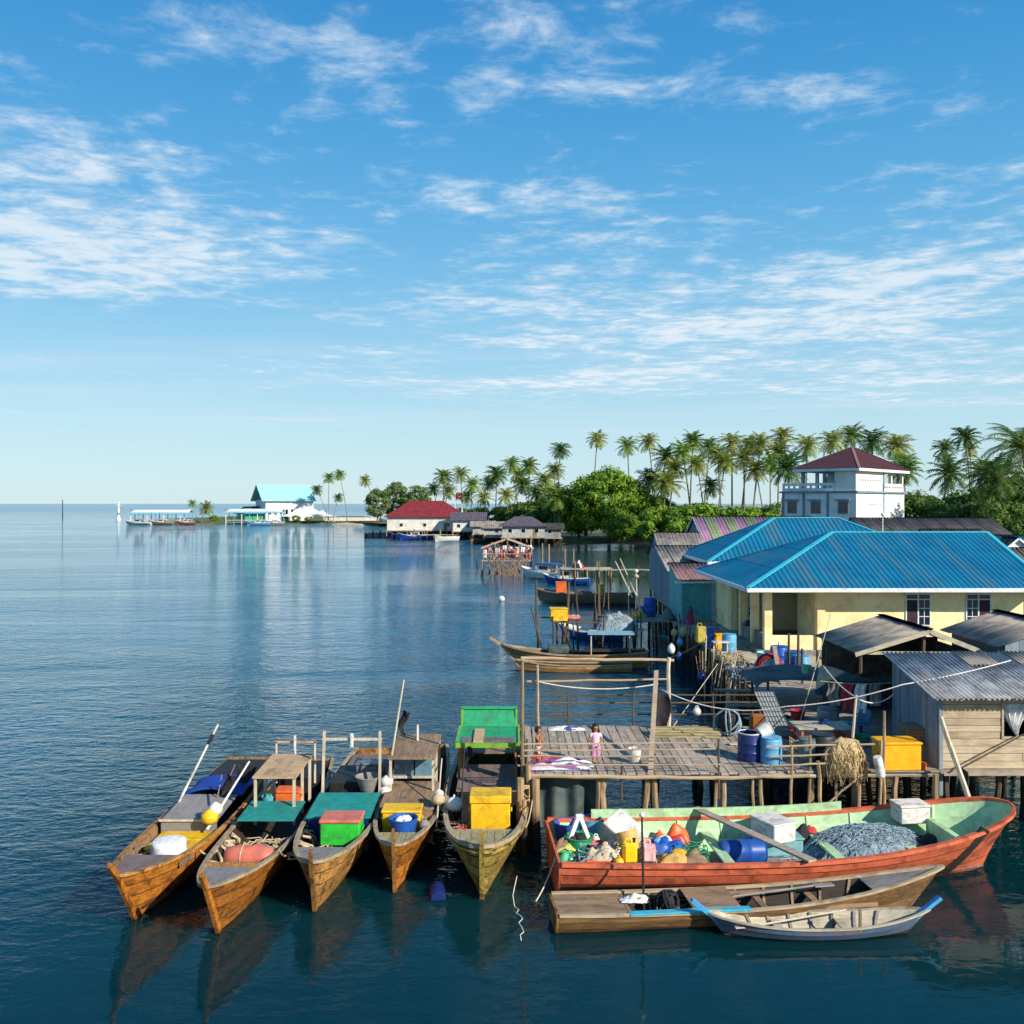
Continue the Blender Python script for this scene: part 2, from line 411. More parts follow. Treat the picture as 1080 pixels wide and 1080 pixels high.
def crown_mesh(seed, nf=24, L=4.2, wid=1.0, nl=12):
    rng = random.Random(seed); mb = B()
    for k in range(nf):
        t = k / nf
        pitch = R(80) - t * R(112) + rng.uniform(-.12, .12)
        frond_into(mb, (0, 0, 0), k * 2.399 + rng.uniform(-.2, .2), pitch, L * rng.uniform(.85, 1.1), R(62) + rng.uniform(-.2, .35), wid, nl, 0, rng)
    for k in range(5):      # hanging dead leaves
        frond_into(mb, (0, 0, -.2), rng.uniform(0, 6.28), R(-50) + rng.uniform(-.3, .1), L * .6, R(35), wid * .5, 7, 0, rng)
    return mb
CROWNS = []
for s_, (nf, L, wd) in enumerate([(36, 4.3, 1.25), (32, 4.6, 1.3), (38, 4.1, 1.2), (30, 4.4, 1.25)]):
    mbs = crown_mesh(s_ + 11, nf, L, wd)
    me = bpy.data.meshes.new('palm_crown'); me.from_pydata(mbs.v, [], mbs.f); CROWNS.append(me)
def link_mesh(name, me, parent, m):
    if not me.materials: me.materials.append(m)
    o = bpy.data.objects.new(name, me); COL.objects.link(o); o.parent = parent
    if me.materials[0] is not m:
        o.material_slots[0].link = 'OBJECT'; o.material_slots[0].material = m
    return o
def palm(label, group, px, py, Y, base_px=None, scale=1.0, z0=1.0, m=None, var=None, fronds=False):
    scale *= .84 if not fronds else 1
    """coconut palm whose crown heart stands on the ray through px,py at depth Y"""
    top = A(px, py, Y); bx = (base_px - 540) * Y / FPX if base_px else top.x + rnd(-2.6, 2.6)
    t = thing('coconut_palm', label, 'palm tree', (bx, Y + rnd(-.5, .5), z0 - .3), 0, group)
    H = top.z - z0 + .3; dx = top.x - bx; mb = B(); n = 9; pts = []
    for i in range(n + 1):
        u = i / n; pts.append((dx * u ** 1.5, 0, H * u))
    r0 = .2 * max(.8, min(1.2, H / 18))
    mb.tube(pts, [r0 * 1.5] + [r0 * (1.05 - .45 * i / n) for i in range(1, n + 1)], 7)
    mb.build('trunk', M_bark, t, True, fix=False)
    m = m or random.choice([M_frond, M_frond, M_frondy, M_frond, M_frondd])
    if fronds:
        rng = random.Random(px); mbs = []
        for v in range(5):
            q = B(); frond_into(q, (0, 0, 0), 0, 0, 4.6 * scale, R(80), 1.15 * scale, 26, 0, rng); me = bpy.data.meshes.new('frond'); me.from_pydata(q.v, [], q.f); mbs.append(me)
        for k in range(26):
            o = link_mesh('frond', mbs[k % 5], t, random.choice([M_frond, M_frondy, M_frondd])); u = k / 26
            o.location = (dx, 0, H); o.rotation_euler = Euler((rng.uniform(-.3, .3), -(R(74) - u * R(100)), k * 2.399), 'XYZ')
    else:
        c = link_mesh('crown', CROWNS[var if var is not None else random.randrange(4)], t, m)
        c.location = (dx, 0, H); c.rotation_euler = (rnd(-.1, .1), rnd(-.1, .1), rnd(0, 6.28)); c.scale = (scale * rnd(.92, 1.08),) * 3
    return t

def leafcloud(seed, rx, ry, rz, nlobes, nleaf, size, spread=.55, flat=1.0, droop=0.0):
    """crown: leaf faces gathered into clumps through an uneven volume, base of the crown at z=0"""
    rng = random.Random(seed); lobes = []
    for k in range(nlobes):
        while True:
            p = Vector((rng.uniform(-1, 1), rng.uniform(-1, 1), rng.uniform(-1, 1)))
            if p.length < 1: break
        p = p.normalized() * p.length ** .45
        lobes.append((Vector((p.x * rx * .78, p.y * ry * .78, rz + p.z * rz * .78)), rng.uniform(.10, .30) * min(rx, rz * 1.2) * (1 if nlobes > 40 else 1.25)))
    mb = B(); per = nleaf // nlobes
    for c, r in lobes:
        for i in range(per):
            d = Vector((rng.gauss(0, 1), rng.gauss(0, 1), rng.gauss(0, 1) * .8 + .25)).normalized()
            p = c + Vector((d.x, d.y, d.z * .75 * flat)) * r * (rng.uniform(.12, 1.45) ** .5)
            if p.z < 0: p.z = abs(p.z) * .3
            nrm = (d + Vector((rng.uniform(-1, 1), rng.uniform(-1, 1), rng.uniform(-.6, 1))) * spread).normalized()
            a = nrm.cross(Vector((rng.uniform(-1, 1), rng.uniform(-1, 1), rng.uniform(-1, 1)))).normalized(); b = nrm.cross(a)
            if droop: b = (b + Vector((0, 0, -droop))).normalized()
            s = size * rng.uniform(.6, 1.35)
            mb.add([p - b * s, p + a * s * .5, p + b * s, p - a * s * .5], [(0, 1, 2, 3)])
    me = bpy.data.meshes.new('crown'); me.from_pydata(mb.v, [], mb.f)
    return me, lobes
TREEV = {}
def treevar(kind, k):
    if (kind, k) not in TREEV:
        spec = {'broad': (7, 6.5, 5.0, 75, 17000, .27), 'bush': (3, 3, 2.0, 34, 6000, .18), 'wide': (8, 7, 3.6, 60, 13000, .27),
                'casu': (4.2, 4.2, 6.5, 90, 9000, .30)}[kind]
        TREEV[(kind, k)] = leafcloud(hash((kind == 'bush', kind == 'casu', k)) % 1000 + k * 17 + len(kind), *spec[:4], spec[4], spec[5], droop=1.2 if kind == 'casu' else 0, spread=.7)
    return TREEV[(kind, k)]
M_trunk = mat('tree_bark', srgb(110, 98, 82), srgb(66, 58, 48), 5, .9, .6, stretch=(1, 1, .3))
def tree(name, label, group, kind, x, y, z0, crown_z, sc, m, k=0, rz=None, cat='tree'):
    """trunk with limbs running into the clumps of the crown; crown_z height of the crown's underside above z0"""
    t = thing(name, label, cat, (x, y, z0 - .2), 0, group); me, lobes = treevar(kind, k)
    c = link_mesh('crown', me, t, m); c.location = (0, 0, crown_z); rz = rnd(0, 6.28) if rz is None else rz
    c.rotation_euler = (0, 0, rz); c.scale = (sc[0], sc[0], sc[1])
    mb = B(); hz = crown_z + sc[1] * 1.5; rb = .028 * (hz + sc[1] * 5) + .05
    mb.tube([(0, 0, 0), (.1, .05, hz * .5), (0, .1, hz)], [rb * 1.3, rb, rb * .75], 7)
    for cpos, r in lobes[:7]:
        q = Matrix.Rotation(rz, 3, 'Z') @ Vector((cpos.x * sc[0], cpos.y * sc[0], 0)); e = Vector((q.x, q.y, crown_z + cpos.z * sc[1]))
        s0 = Vector((0, .1, hz * .8)); mb.tube([s0, s0.lerp(e, .5) + Vector((0, 0, .3)), e], [rb * .6, rb * .4, rb * .15], 5)
    mb.build('trunk', M_trunk, t, True, fix=False)
    return t

# --- coconut palms, told apart by the row they stand in and their place in it
def row(pre, post, group, items):
    items = sorted(items)
    for i, it in enumerate(items):
        kw = it[3] if len(it) > 3 else {}
        palm(f'{pre}, {ORD[i]} from left {post}', group, it[0], it[1], it[2], **kw)
palm('coconut palm leaning left over the pale far beach', 'headland palms', 385, 507, 440, base_px=402, m=M_frondy)
row('far palm by the turquoise roofed hall', 'on the headland', 'headland palms',
    [(334, 517, 445, {'base_px': 346, 'm': M_frondd}), (347, 504, 450, {}), (358, 501, 455, {'base_px': 366}), (357, 525, 435, {'scale': .8})])
palm('low bushy palm on the headland between the two piers', 'headland palms', 218, 536, 440, scale=1.15, m=M_frondy)
palm('small thin palm beside the left pier on the headland', 'headland palms', 203, 531, 450, scale=.7)
row('palm behind the far stilt houses', 'after the red roof', 'palms behind the stilt houses',
    [(468, 503, 285, {}), (486, 500, 282, {'m': M_frondy}), (473, 518, 275, {'scale': .9}), (498, 512, 290, {'scale': .9}), (524, 501, 262, {'m': M_frondd, 'scale': 1.1}), (540, 490, 272, {'base_px': 548}),
     (558, 492, 275, {}), (552, 512, 255, {'base_px': 562, 'm': M_frondd}), (574, 507, 262, {}), (534, 523, 250, {'m': M_frondy, 'scale': .9}), (510, 525, 255, {'m': M_frondy, 'scale': .85}), (457, 516, 290, {'scale': .85}), (516, 510, 280, {}), (547, 502, 285, {}), (566, 520, 250, {'m': M_frondd}), (585, 497, 280, {}), (492, 524, 268, {'scale': .8}), (578, 522, 246, {'m': M_frondy})])
row('tall bare-trunked palm left of the white house', 'in the skyline row', 'tall palms on the skyline',
    [(591, 475, 255, {'m': M_frondd}), (630, 464, 262, {'m': M_frondy}), (662, 470, 240, {}), (684, 466, 245, {'m': M_frondy}), (702, 482, 225, {}),
     (720, 477, 222, {}), (731, 466, 232, {}), (748, 472, 238, {}), (765, 488, 205, {'m': M_frondy}), (772, 467, 218, {}), (785, 484, 214, {}),
     (803, 469, 215, {'m': M_frondy}), (825, 460, 225, {}), (821, 476, 210, {}), (735, 490, 215, {'m': M_frondy}), (797, 496, 205, {'scale': .9}), (757, 480, 230, {}), (790, 470, 240, {'m': M_frondy}), (812, 490, 205, {}), (712, 494, 220, {'m': M_frondy})])
row('coconut palm behind the white house', 'above its roof', 'palms behind the white house',
    [(852, 470, 205, {}), (877, 466, 215, {'m': M_frondy}), (898, 460, 222, {}), (921, 466, 205, {}), (945, 470, 190, {'m': M_frondy, 'scale': 1.05}), (952, 490, 180, {})])
row('slim palm against open sky', 'in the group right of the white house', 'palms right of the white house',
    [(996, 474, 225, {'m': M_frondd}), (1018, 461, 215, {}), (1023, 474, 260, {'scale': .9, 'm': M_frondy})])
row('short leafy palm among the creek trees', 'of its kind', 'short palms by the shore',
    [(588, 524, 225, {'scale': 1.25, 'z0': .9}), (702, 510, 205, {'scale': 1.3, 'm': M_frondy}), (685, 505, 228, {'scale': 1.2, 'm': M_frondd}), (750, 513, 240, {'m': M_frondd})])
row('low spreading palm beside the white house', 'of its kind', 'palms at the white house',
    [(832, 494, 150, {'scale': 1.0, 'm': M_frondd}), (955, 498, 150, {'scale': .8}), (1003, 500, 165, {'scale': 1.1, 'm': M_frondd}), (1037, 498, 170, {'scale': 1.1, 'm': M_frondd})])
palm('large sunlit palm with yellowing fronds at the right edge', 'palms right of the white house', 1078, 472, 96, base_px=1092, scale=1.0, fronds=True)
palm('broad dark palm under the large yellowing palm at right', 'palms right of the white house', 1052, 505, 112, scale=1.0, m=M_frondd)

# --- broadleaf trees
bl = [('round bright green tree standing over the creek, largest of its clump', 'broad', 642, 225, 1.0, (1.55, 1.7), M_leaf, 0),
      ('bright green tree on the left flank of the creek clump', 'broad', 610, 232, .6, (1.2, 1.35), M_leaf, 1),
      ('bright green tree on the right flank of the creek clump', 'broad', 672, 228, .3, (1.25, 1.25), M_leaf, 2),
      ('flat topped tree rising above the creek clump', 'wide', 655, 248, 9.5, (.95, .95), M_leaf, 0),
      ('bright rounded tree low at the front of the creek clump', 'broad', 655, 218, .0, (.8, .75), M_leaf, 1),
      ('olive tree at the right end of the creek clump beside tall trunks', 'broad', 694, 232, .2, (.9, 1.1), M_leafd, 0),
      ('olive tree crowning the left side of the creek clump', 'wide', 618, 246, 6.5, (.8, 1.0), M_leafd, 1),
      ('dark tree between stilt house and creek clump', 'broad', 578, 245, 1.0, (1.1, 1.05), M_leafd, 1)]
for lb, kd, px, Y, cz, sc, m_, k in bl:
    tree('broadleaf_tree', lb, 'trees by the creek', kd, (px - 540) * Y / FPX, Y, .9, cz, sc, m_, k)
for i, (px, Y, cz, s_, k, lb) in enumerate([(968, 150, .4, (.95, 1.05), 0, 'dark green tree touching the right wall of the white house'), (1000, 142, .3, (.95, .95), 1, 'dark green tree behind the long dark roof, second right of the white house'),
        (1040, 135, .3, (1.1, 1.15), 2, 'dark green tree behind the long dark roof, third right of the white house'), (1078, 125, .3, (1.1, 1.3), 0, 'tall dark green tree filling the right edge below the large palm'), (1062, 108, .2, (.8, .9), 1, 'dark green tree in front of the right edge tree, nearest to the blue roofs')]):
    tree('broadleaf_tree', lb, 'dark trees right of the white house', 'broad', (px - 540) * Y / FPX, Y, 1.0, cz, s_, M_leafd, k)
for i, (px, Y, s_, lb) in enumerate([(398, 430, (1.5, 1.25), 'feathery tree beside the leaning palm'), (417, 440, (1.8, 1.5), 'tallest feathery tree in the clump left of the red roof'), (440, 430, (1.8, 1.35), 'feathery tree standing nearest the red roof')]):
    tree('casuarina_tree', lb, 'feathery trees on the point', 'casu', (px - 540) * Y / FPX, Y, .9, .8, s_, M_casu, i)
BUSH = [(694 + i * 8.5 + rnd(-3, 3), 205 + rnd(-14, 20), rnd(1.5, 2.3)) for i in range(17)]
for i, (px, Y, s_) in enumerate(BUSH):
    tree('leafy_bush', f'sunlit low bush under the tall palms, {ORD[i]} from the left', 'bushes under the tall palms', 'bush', (px - 540) * Y / FPX, Y, 1.0, .05, (s_, s_), random.choice([M_leaf, M_leaf, M_leafd]), i % 3, cat='bush')
for i, (px, Y, s_) in enumerate([(452, 300, 1.6), (470, 288, 1.5), (488, 285, 1.7), (503, 275, 1.7), (518, 268, 1.9), (533, 262, 1.8), (548, 252, 2.0), (563, 245, 2.2), (575, 240, 2.0)]):
    tree('leafy_bush', f'dark bush behind the stilt houses, {ORD[i]} from the red roof', 'bushes behind the stilt houses', 'bush', (px - 540) * Y / FPX, Y, 1.0, .05, (s_, s_ * 1.1), M_leafd, i % 3, cat='bush')
for i, (px, Y, s_) in enumerate([(226, 452, .9), (244, 455, .8), (300, 448, .8), (312, 446, .9), (326, 444, .8)]):
    tree('leafy_bush', f'low green bush on the far headland, {ORD[i]} from the left', 'bushes on the headland', 'bush', (px - 540) * Y / FPX, Y, .9, .05, (s_, s_ * .9), M_leaf, i % 3, cat='bush')
for i, (px, Y, s_) in enumerate([(840, 165, 1.3), (800, 180, 1.3), (815, 172, 1.1), (780, 190, 1.2), (985, 118, 1.1), (1020, 112, 1.2)]):
    tree('leafy_bush', f'green bush near the white house, {ORD[i]} counted from its left side' if i < 4 else f'dark bush right of the white house, {ORD[i - 4]} behind the long dark roof', 'bushes near the white house', 'bush', (px - 540) * Y / FPX, Y, 1.0, .05, (s_ * 1.2, s_ * 1.2), M_leafd if i > 3 else M_leaf, i % 3, cat='bush')
# ================================================================== boats
M_varn = wood('varnished_planks', 190, 118, 42, 0, .5, rough=.45, bump=.35, dirt=srgb(74, 46, 22), dirt_amt=.85, dirt_scale=2.0, spec=.5, rnd=.32)
M_varn2 = wood('worn_varnished_planks', 170, 122, 62, 0, .45, rough=.6, bump=.45, dirt=srgb(60, 46, 32), dirt_amt=.9, dirt_scale=2.4, rnd=.35)
M_olive = wood('olive_planks', 168, 142, 66, 0, .5, rough=.6, bump=.4, dirt=srgb(56, 50, 30), dirt_amt=.9, dirt_scale=2.6, rnd=.32)
M_keel = paint('red_bottom_paint', 150, 82, 48, .6, .5)
M_rail = wood('bleached_rail', 176, 156, 126, 0, .65, rnd=.1)
M_deckg = wood('grey_deck_boards', 140, 134, 130, 0, .7, rnd=.12, dirt=srgb(86, 80, 80))
M_deckb = wood('brown_deck_boards', 152, 124, 96, 0, .6, rnd=.12)
M_deckp = wood('purple_grey_deck', 128, 108, 104, 0, .7, rnd=.08)
M_deckm = wood('mossy_deck_boards', 172, 158, 116, 0, .6, rnd=.12, dirt=srgb(90, 84, 56))
M_ply = wood('weathered_plywood', 196, 162, 124, 1, .7, rnd=.08)
M_inside = wood('dark_inside', 58, 48, 40, 0, .6)  # dark brown boards: hull insides, plank seams, under-floor sheets
M_black = mat('black_paint', srgb(26, 25, 25), srgb(40, 38, 36), 5, .6, .1)
M_teal = paint('teal_deck_paint', 34, 140, 130, .55, .35, dirt=srgb(24, 84, 84), dirt_scale=2.5)
M_greenp = paint('green_paint', 44, 158, 110, .5, .35)
M_limep = paint('lime_paint', 120, 170, 50, .5, .4)
M_pole = wood('pale_pole', 206, 190, 164, 2, .75, rnd=.1, dirt_amt=.2)
M_yellow = paint('yellow_box_paint', 236, 186, 30, .5, .5, dirt=srgb(140, 100, 30))
M_orangebox = paint('orange_yellow_box', 246, 176, 22, .45, .15, dirt=srgb(170, 105, 20))
M_green = paint('bright_green_paint', 44, 190, 60, .5, .45)
M_pink = paint('faded_red_lid', 206, 112, 92, .55, .3)
M_blue = paint('blue_plastic', 26, 84, 170, .42, .4)
M_lblue = paint('light_blue_plastic', 96, 164, 206, .5, .4)
M_navy = paint('dark_blue_plastic', 20, 42, 104, .4, .2)
M_white = paint('white_plastic', 226, 222, 212, .5, .4)
M_cloth = mat('white_cloth', srgb(236, 234, 230), srgb(196, 194, 194), 7, .9, .4)
M_redp = paint('red_plastic', 196, 44, 40, .4, .2)
M_rust = paint('orange_hull_paint', 208, 104, 70, .6, .8, dirt=srgb(136, 66, 46), dirt_scale=1.8, bump=.15)
M_mint = paint('mint_hull_paint', 180, 214, 164, .6, .4, dirt=srgb(110, 120, 84), dirt_scale=1.4)
M_rope = mat('hemp_rope', srgb(206, 186, 148), srgb(150, 128, 96), 30, .9, .3)
M_wrope = mat('white_rope', srgb(232, 226, 214), srgb(186, 178, 166), 30, .9, .2)
M_bluec = paint('blue_canvas', 16, 66, 158, .7, .25)
M_glass = mat('cabin_glass', srgb(96, 134, 150), srgb(60, 90, 110), 2, .12, 0, spec=.6)
M_dark = mat('dark_cloth', srgb(30, 28, 32), srgb(48, 44, 50), 9, .9, .3)
M_orange = paint('orange_plastic', 226, 106, 44, .45, .25)
M_metal = mat('dull_metal', srgb(150, 152, 152), srgb(110, 108, 104), 6, .45, .1, metal=.6)

class Hull:
    """planked hull in its own frame: x towards the bow, z=0 the waterline"""
    def __init__(s, L, beam, zmid, zbow, zstern, keel=-.35, rake=.8, full=.55, stern=.62, mid=.45, both=False, sternrake=0.0):
        s.__dict__.update(locals())
    def sheer(s, u):
        if u > s.mid: return s.zmid + (s.zbow - s.zmid) * ((u - s.mid) / (1 - s.mid)) ** 2.2
        return s.zmid + (s.zstern - s.zmid) * ((s.mid - u) / s.mid) ** 2.2
    def half(s, u, t=0.0):
        h = s.beam / 2
        if u >= s.mid:
            e = max(0.0, 1 - ((u - s.mid) / (1 - s.mid)) ** (2.4 - .7 * t)); b = h * e ** (s.full + .5 * t)
        elif s.both:
            e = max(0.0, 1 - ((s.mid - u) / s.mid) ** (2.4 - .7 * t)); b = h * e ** (s.full + .5 * t)
        else: b = h * (1 - (1 - s.stern) * ((s.mid - u) / s.mid) ** 2)
        return b
    def pt(s, u, t, side=1):
        """t 0 at the sheer, 1 at the keel"""
        zs = s.sheer(u); zk = s.keel
        f = (1 - t ** 2.6) ** .75 * (1 - .16 * t)
        x = -s.L / 2 + u * s.L - s.rake * t * max(0, u) ** 5 + s.sternrake * t * (1 - u) ** 5
        return Vector((x, side * s.half(u, t) * f, zs + (zk - zs) * t))
    def inner(s, u, z, th=.05):
        zs = s.sheer(u); t = min(1, max(0, (zs - z) / (zs - s.keel))); return max(.05, abs(s.pt(u, t).y) - th)
    def x(s, u): return -s.L / 2 + u * s.L
    def planks(s, parent, mats, n=5, th=.035, N=26):
        ts = [i / n for i in range(n + 1)]
        us = [i / N for i in range(N + 1)]
        us = sorted(set(us + [.965, .985, .995] + ([.035, .015, .005] if s.both else [])))
        for side in (1, -1):
            for k in range(n):
                t0, t1 = ts[k], ts[k + 1]; mb = B(); vs = []; fs = []
                for u in us:
                    a, b = s.pt(u, t0 + (.010 if k else 0), side), s.pt(u, t1 - .010, side)
                    ai, bi = s.pt(u, t0, side), s.pt(u, t1, side); ai.y = side * max(0, abs(ai.y) - th); bi.y = side * max(0, abs(bi.y) - th)
                    b.y += side * .010 if abs(b.y) > .06 else 0
                    vs += [a, b, bi, ai]
                for i in range(len(us) - 1):
                    o = 4 * i
                    fs += [(o, o + 4, o + 5, o + 1), (o + 1, o + 5, o + 6, o + 2), (o + 2, o + 6, o + 7, o + 3), (o + 3, o + 7, o + 4, o)]
                    mb.mi += [0, 2, 1, 2 if k else 0]
                e = 4 * (len(us) - 1); fs += [(0, 1, 2, 3), (e + 3, e + 2, e + 1, e)]; mb.mi += [0, 0]
                mb.v = vs; mb.f = fs
                mo = mats[0] if k < n - 1 else mats[2]
                mb.build('plank', [mo, mats[1], M_inside], parent, smooth=True)
    def gunwale(s, parent, m, wd=.10, ht=.07, u0=0.0, u1=1.0, dz=.0):
        us = [u0 + (u1 - u0) * (i / 30) for i in range(31)]; us = sorted(set(us + ([.97, .985, .995] if u1 == 1 else [])))
        for side in (1, -1):
            mb = B(); vs = []
            for u in us:
                p = s.pt(u, 0, side); o = side * wd * .4; q = side * wd * .6
                yo = p.y + o; yi = p.y - q
                if side * yi < 0: yi = 0
                z = p.z + dz; xo = .05 * max(0, u - .9) / .1 * (1 if s.half(u) < .3 else 0)
                vs += [(p.x + xo, yo, z - ht * .4), (p.x + xo, yo, z + ht * .6), (p.x, yi, z + ht * .6), (p.x, yi, z - ht * .4)]
            n = len(us); fs = []
            for i in range(n - 1):
                o = 4 * i
                for k in range(4): fs.append((o + k, o + (k + 1) % 4, o + 4 + (k + 1) % 4, o + 4 + k))
            fs += [(0, 1, 2, 3), tuple(4 * (n - 1) + k for k in (3, 2, 1, 0))]
            mb.add(vs, fs); mb.build('gunwale', m, parent, smooth=True)
    def deck(s, parent, m, u0, u1=.995, nb=6, dz=-.03, name='deck_board', cross=False, th=.03, margin=.03):
        """boards laid fore and aft between two stations, shaped to the hull"""
        hb = max(s.half(u0 + (u1 - u0) * i / 20) for i in range(21)) - margin
        for k in range(nb):
            y0 = -hb + 2 * hb * k / nb + .006; y1 = -hb + 2 * hb * (k + 1) / nb - .006; top = []
            for i in range(5):
                y = y0 + (y1 - y0) * i / 4; us = [u0 + (u1 - u0) * j / 60 for j in range(61)]
                ok = [u for u in us if s.half(u) - margin >= abs(y)]
                if ok: top.append((y, ok[0], ok[-1]))
            if len(top) < 2: continue
            mb = B(); vs = []; fs = []; nj = 6
            for y, a, b in top:
                for j in range(nj + 1):
                    u = a + (b - a) * j / nj; z = s.sheer(u) + dz; vs += [(s.x(u), y, z), (s.x(u), y, z - th)]
            st = 2 * (nj + 1)
            for i in range(len(top) - 1):
                for j in range(nj):
                    p = i * st + 2 * j; q = p + st
                    fs += [(p, p + 2, q + 2, q), (p + 1, q + 1, q + 3, p + 3)]
                p = i * st; fs.append((p, p + st, p + st + 1, p + 1)); p += 2 * nj; fs.append((p, p + 1, p + st + 1, p + st))
            for j in range(nj):
                for p in (2 * j, (len(top) - 1) * st + 2 * j): fs.append((p, p + 1, p + 3, p + 2))
            mb.add(vs, fs); mb.build(name, m, parent)
    def floor(s, parent, m, z, u0=.02, u1=.9):
        us = [u0 + (u1 - u0) * i / 16 for i in range(17)]; mb = B(); vs = []
        for u in us:
            zs = s.sheer(u); t = (zs - z) / (zs - s.keel); y = abs(s.pt(u, t).y) - .04
            vs += [(s.x(u), -y, z), (s.x(u), y, z)]
        mb.add(vs, [(2 * i, 2 * i + 2, 2 * i + 3, 2 * i + 1) for i in range(16)]); mb.build('bottom_boards', m, parent)
    def transom(s, parent, m, u=0.0):
        pl = [s.pt(u, t) for t in [i / 10 for i in range(11)]]; pl = pl + [Vector((p.x, -p.y, p.z)) for p in reversed(pl[:-1])]
        mb = B(); mb.prism(pl, (-.06, 0, 0)); mb.build('transom', m, parent)
    def ribs(s, parent, m, us, wd=.05, tmax=.75):
        for u in us:
            for side in (1, -1):
                mb = B(); pts = []
                for i in range(5):
                    p = s.pt(u, .03 + (tmax - .03) * i / 4, side); p.y -= side * .055; pts.append(p)
                for a, b in zip(pts, pts[1:]): mb.beam(a, b, wd, .06, up=(1, 0, 0))
                mb.build('rib', m, parent)
    def stem(s, parent, m, up=.45, wd=.09, dp=.16, lean=.0):
        top = s.pt(1, 0); foot = s.pt(1, 1); d = (top - foot).normalized(); tip = top + d * up + Vector((lean, 0, 0))
        mb = B(); o = Vector((dp * .25, 0, 0))
        mb.beam(foot + o, top + o, dp, wd, up=(0, 1, 0)); mb.beam(top + o, tip + o, dp, wd * .95, up=(0, 1, 0), taper=.8)
        mb.build('stem_post', m, parent)

def local(o, p):
    """world place of a point given in the frame of a thing"""
    return Matrix.LocRotScale(o.location, o.rotation_euler, None) @ Vector(p)
BOWS = R(-90)
def boat_at(name, label, Xc, Ybow, L, rz=BOWS, group='wooden fishing boats moored side by side'):
    return thing(name, label, 'boat', (Xc, Ybow + L / 2, 0), rz, group)
# ---- things that lie in boats and on jetties
def lidbox(name, label, loc, sx, sy, sz, m, ml=None, rz=0.0, group=None, lid=.07, cat='box', rope=None, tilt=None):
    t = thing(name, label, cat, loc, rz, group, tilt)
    mb = B(); mb.cbox(-sx / 2, sx / 2, -sy / 2, sy / 2, 0, sz - lid, .025); mb.build('body', m, t)
    mb = B(); mb.cbox(-sx / 2 - .03, sx / 2 + .03, -sy / 2 - .03, sy / 2 + .03, sz - lid + .004, sz, .025); mb.build('lid', ml or m, t)
    for sg in (-1, 1):
        mb = B(); mb.cbox(sg * sx / 2 - .02 + (.035 if sg > 0 else -.035), sg * sx / 2 + .02 + (.035 if sg > 0 else -.035), -.12, .12, sz * .5, sz * .5 + .05, .01); mb.build('handle', m, t)
    return t
def barrel(label, loc, r, h, m, rz=0.0, group=None, rot=None, name='barrel', lid=None, cat='barrel', opened=False):
    t = thing(name, label, cat, loc, rz, group, rot); mb = B()
    pr = [(r * .9, 0), (r * .97, .02 * h), (r, .1 * h), (r, .30 * h), (r * 1.035, .33 * h), (r, .36 * h), (r, .63 * h), (r * 1.035, .66 * h), (r, .69 * h), (r, .92 * h), (r * .95, .98 * h)]
    if opened: pr += [(r * .95, h), (r * .88, h), (r * .86, h * .6)]
    else: pr += [(r * .9, h)]
    mb.lathe(pr, 18); mb.build('body', m, t, smooth=True)
    mb = B()
    if opened: mb.tube([(r * .95 * math.cos(a * R(20)), r * .95 * math.sin(a * R(20)), h) for a in range(19)], .02, 5)
    else: mb.lathe([(r * .93, h + .002), (r * .95, h + .03), (r * .8, h + .035), (r * .2, h + .03)], 18)
    mb.build('rim' if opened else 'lid', lid or m, t, smooth=True)
    return t
def tub(label, loc, r, h, m, fill=None, name='tub', cat='tub', group=None, rz=0, rot=None, taper=.8, handle=False):
    t = thing(name, label, cat, loc, rz, group, rot); mb = B()
    mb.lathe([(r * taper, 0), (r * (taper + .02), .02), (r, h * .94), (r * 1.06, h * .95), (r * 1.06, h), (r * .96, h), (r * .93, h * .9), (r * (taper - .04), .05)], 20); mb.build('body', m, t, smooth=True)
    if fill:
        mb = B()
        for k in range(9): a = rnd(0, 6.3); q = rnd(0, .55) * r; mb.lathe([(.02, -.05), (r * .32, -.01), (r * .34, .04), (r * .18, .10), (.02, .12)], 8, (q * math.cos(a), q * math.sin(a), h * .78))
        f = mb.build('contents', fill, t, 'all'); f['kind'] = 'stuff'
    if handle:
        mb = B(); mb.tube([(r * math.cos(R(a)), 0, h + r * .8 * math.sin(R(a))) for a in range(0, 181, 20)], .012, 5); mb.build('handle', M_metal, t)
    return t
def buoy(label, loc, r, m, group=None, name='float', sq=1.0):
    t = thing(name, label, 'float', loc, rnd(0, 6), group); mb = B()
    mb.lathe([(r * math.sin(a) if 0 < a < math.pi else .01, -r * sq * math.cos(a) + r * sq) for a in [math.pi * i / 10 for i in range(11)]], 14); mb.build('ball', m, t, 'all')
    mb = B(); mb.tube([(.05 * math.cos(R(a)), 0, 2 * r * sq + .05 * math.sin(R(a))) for a in range(-30, 211, 30)], .018, 5); mb.build('eyelet', m, t)
    return t
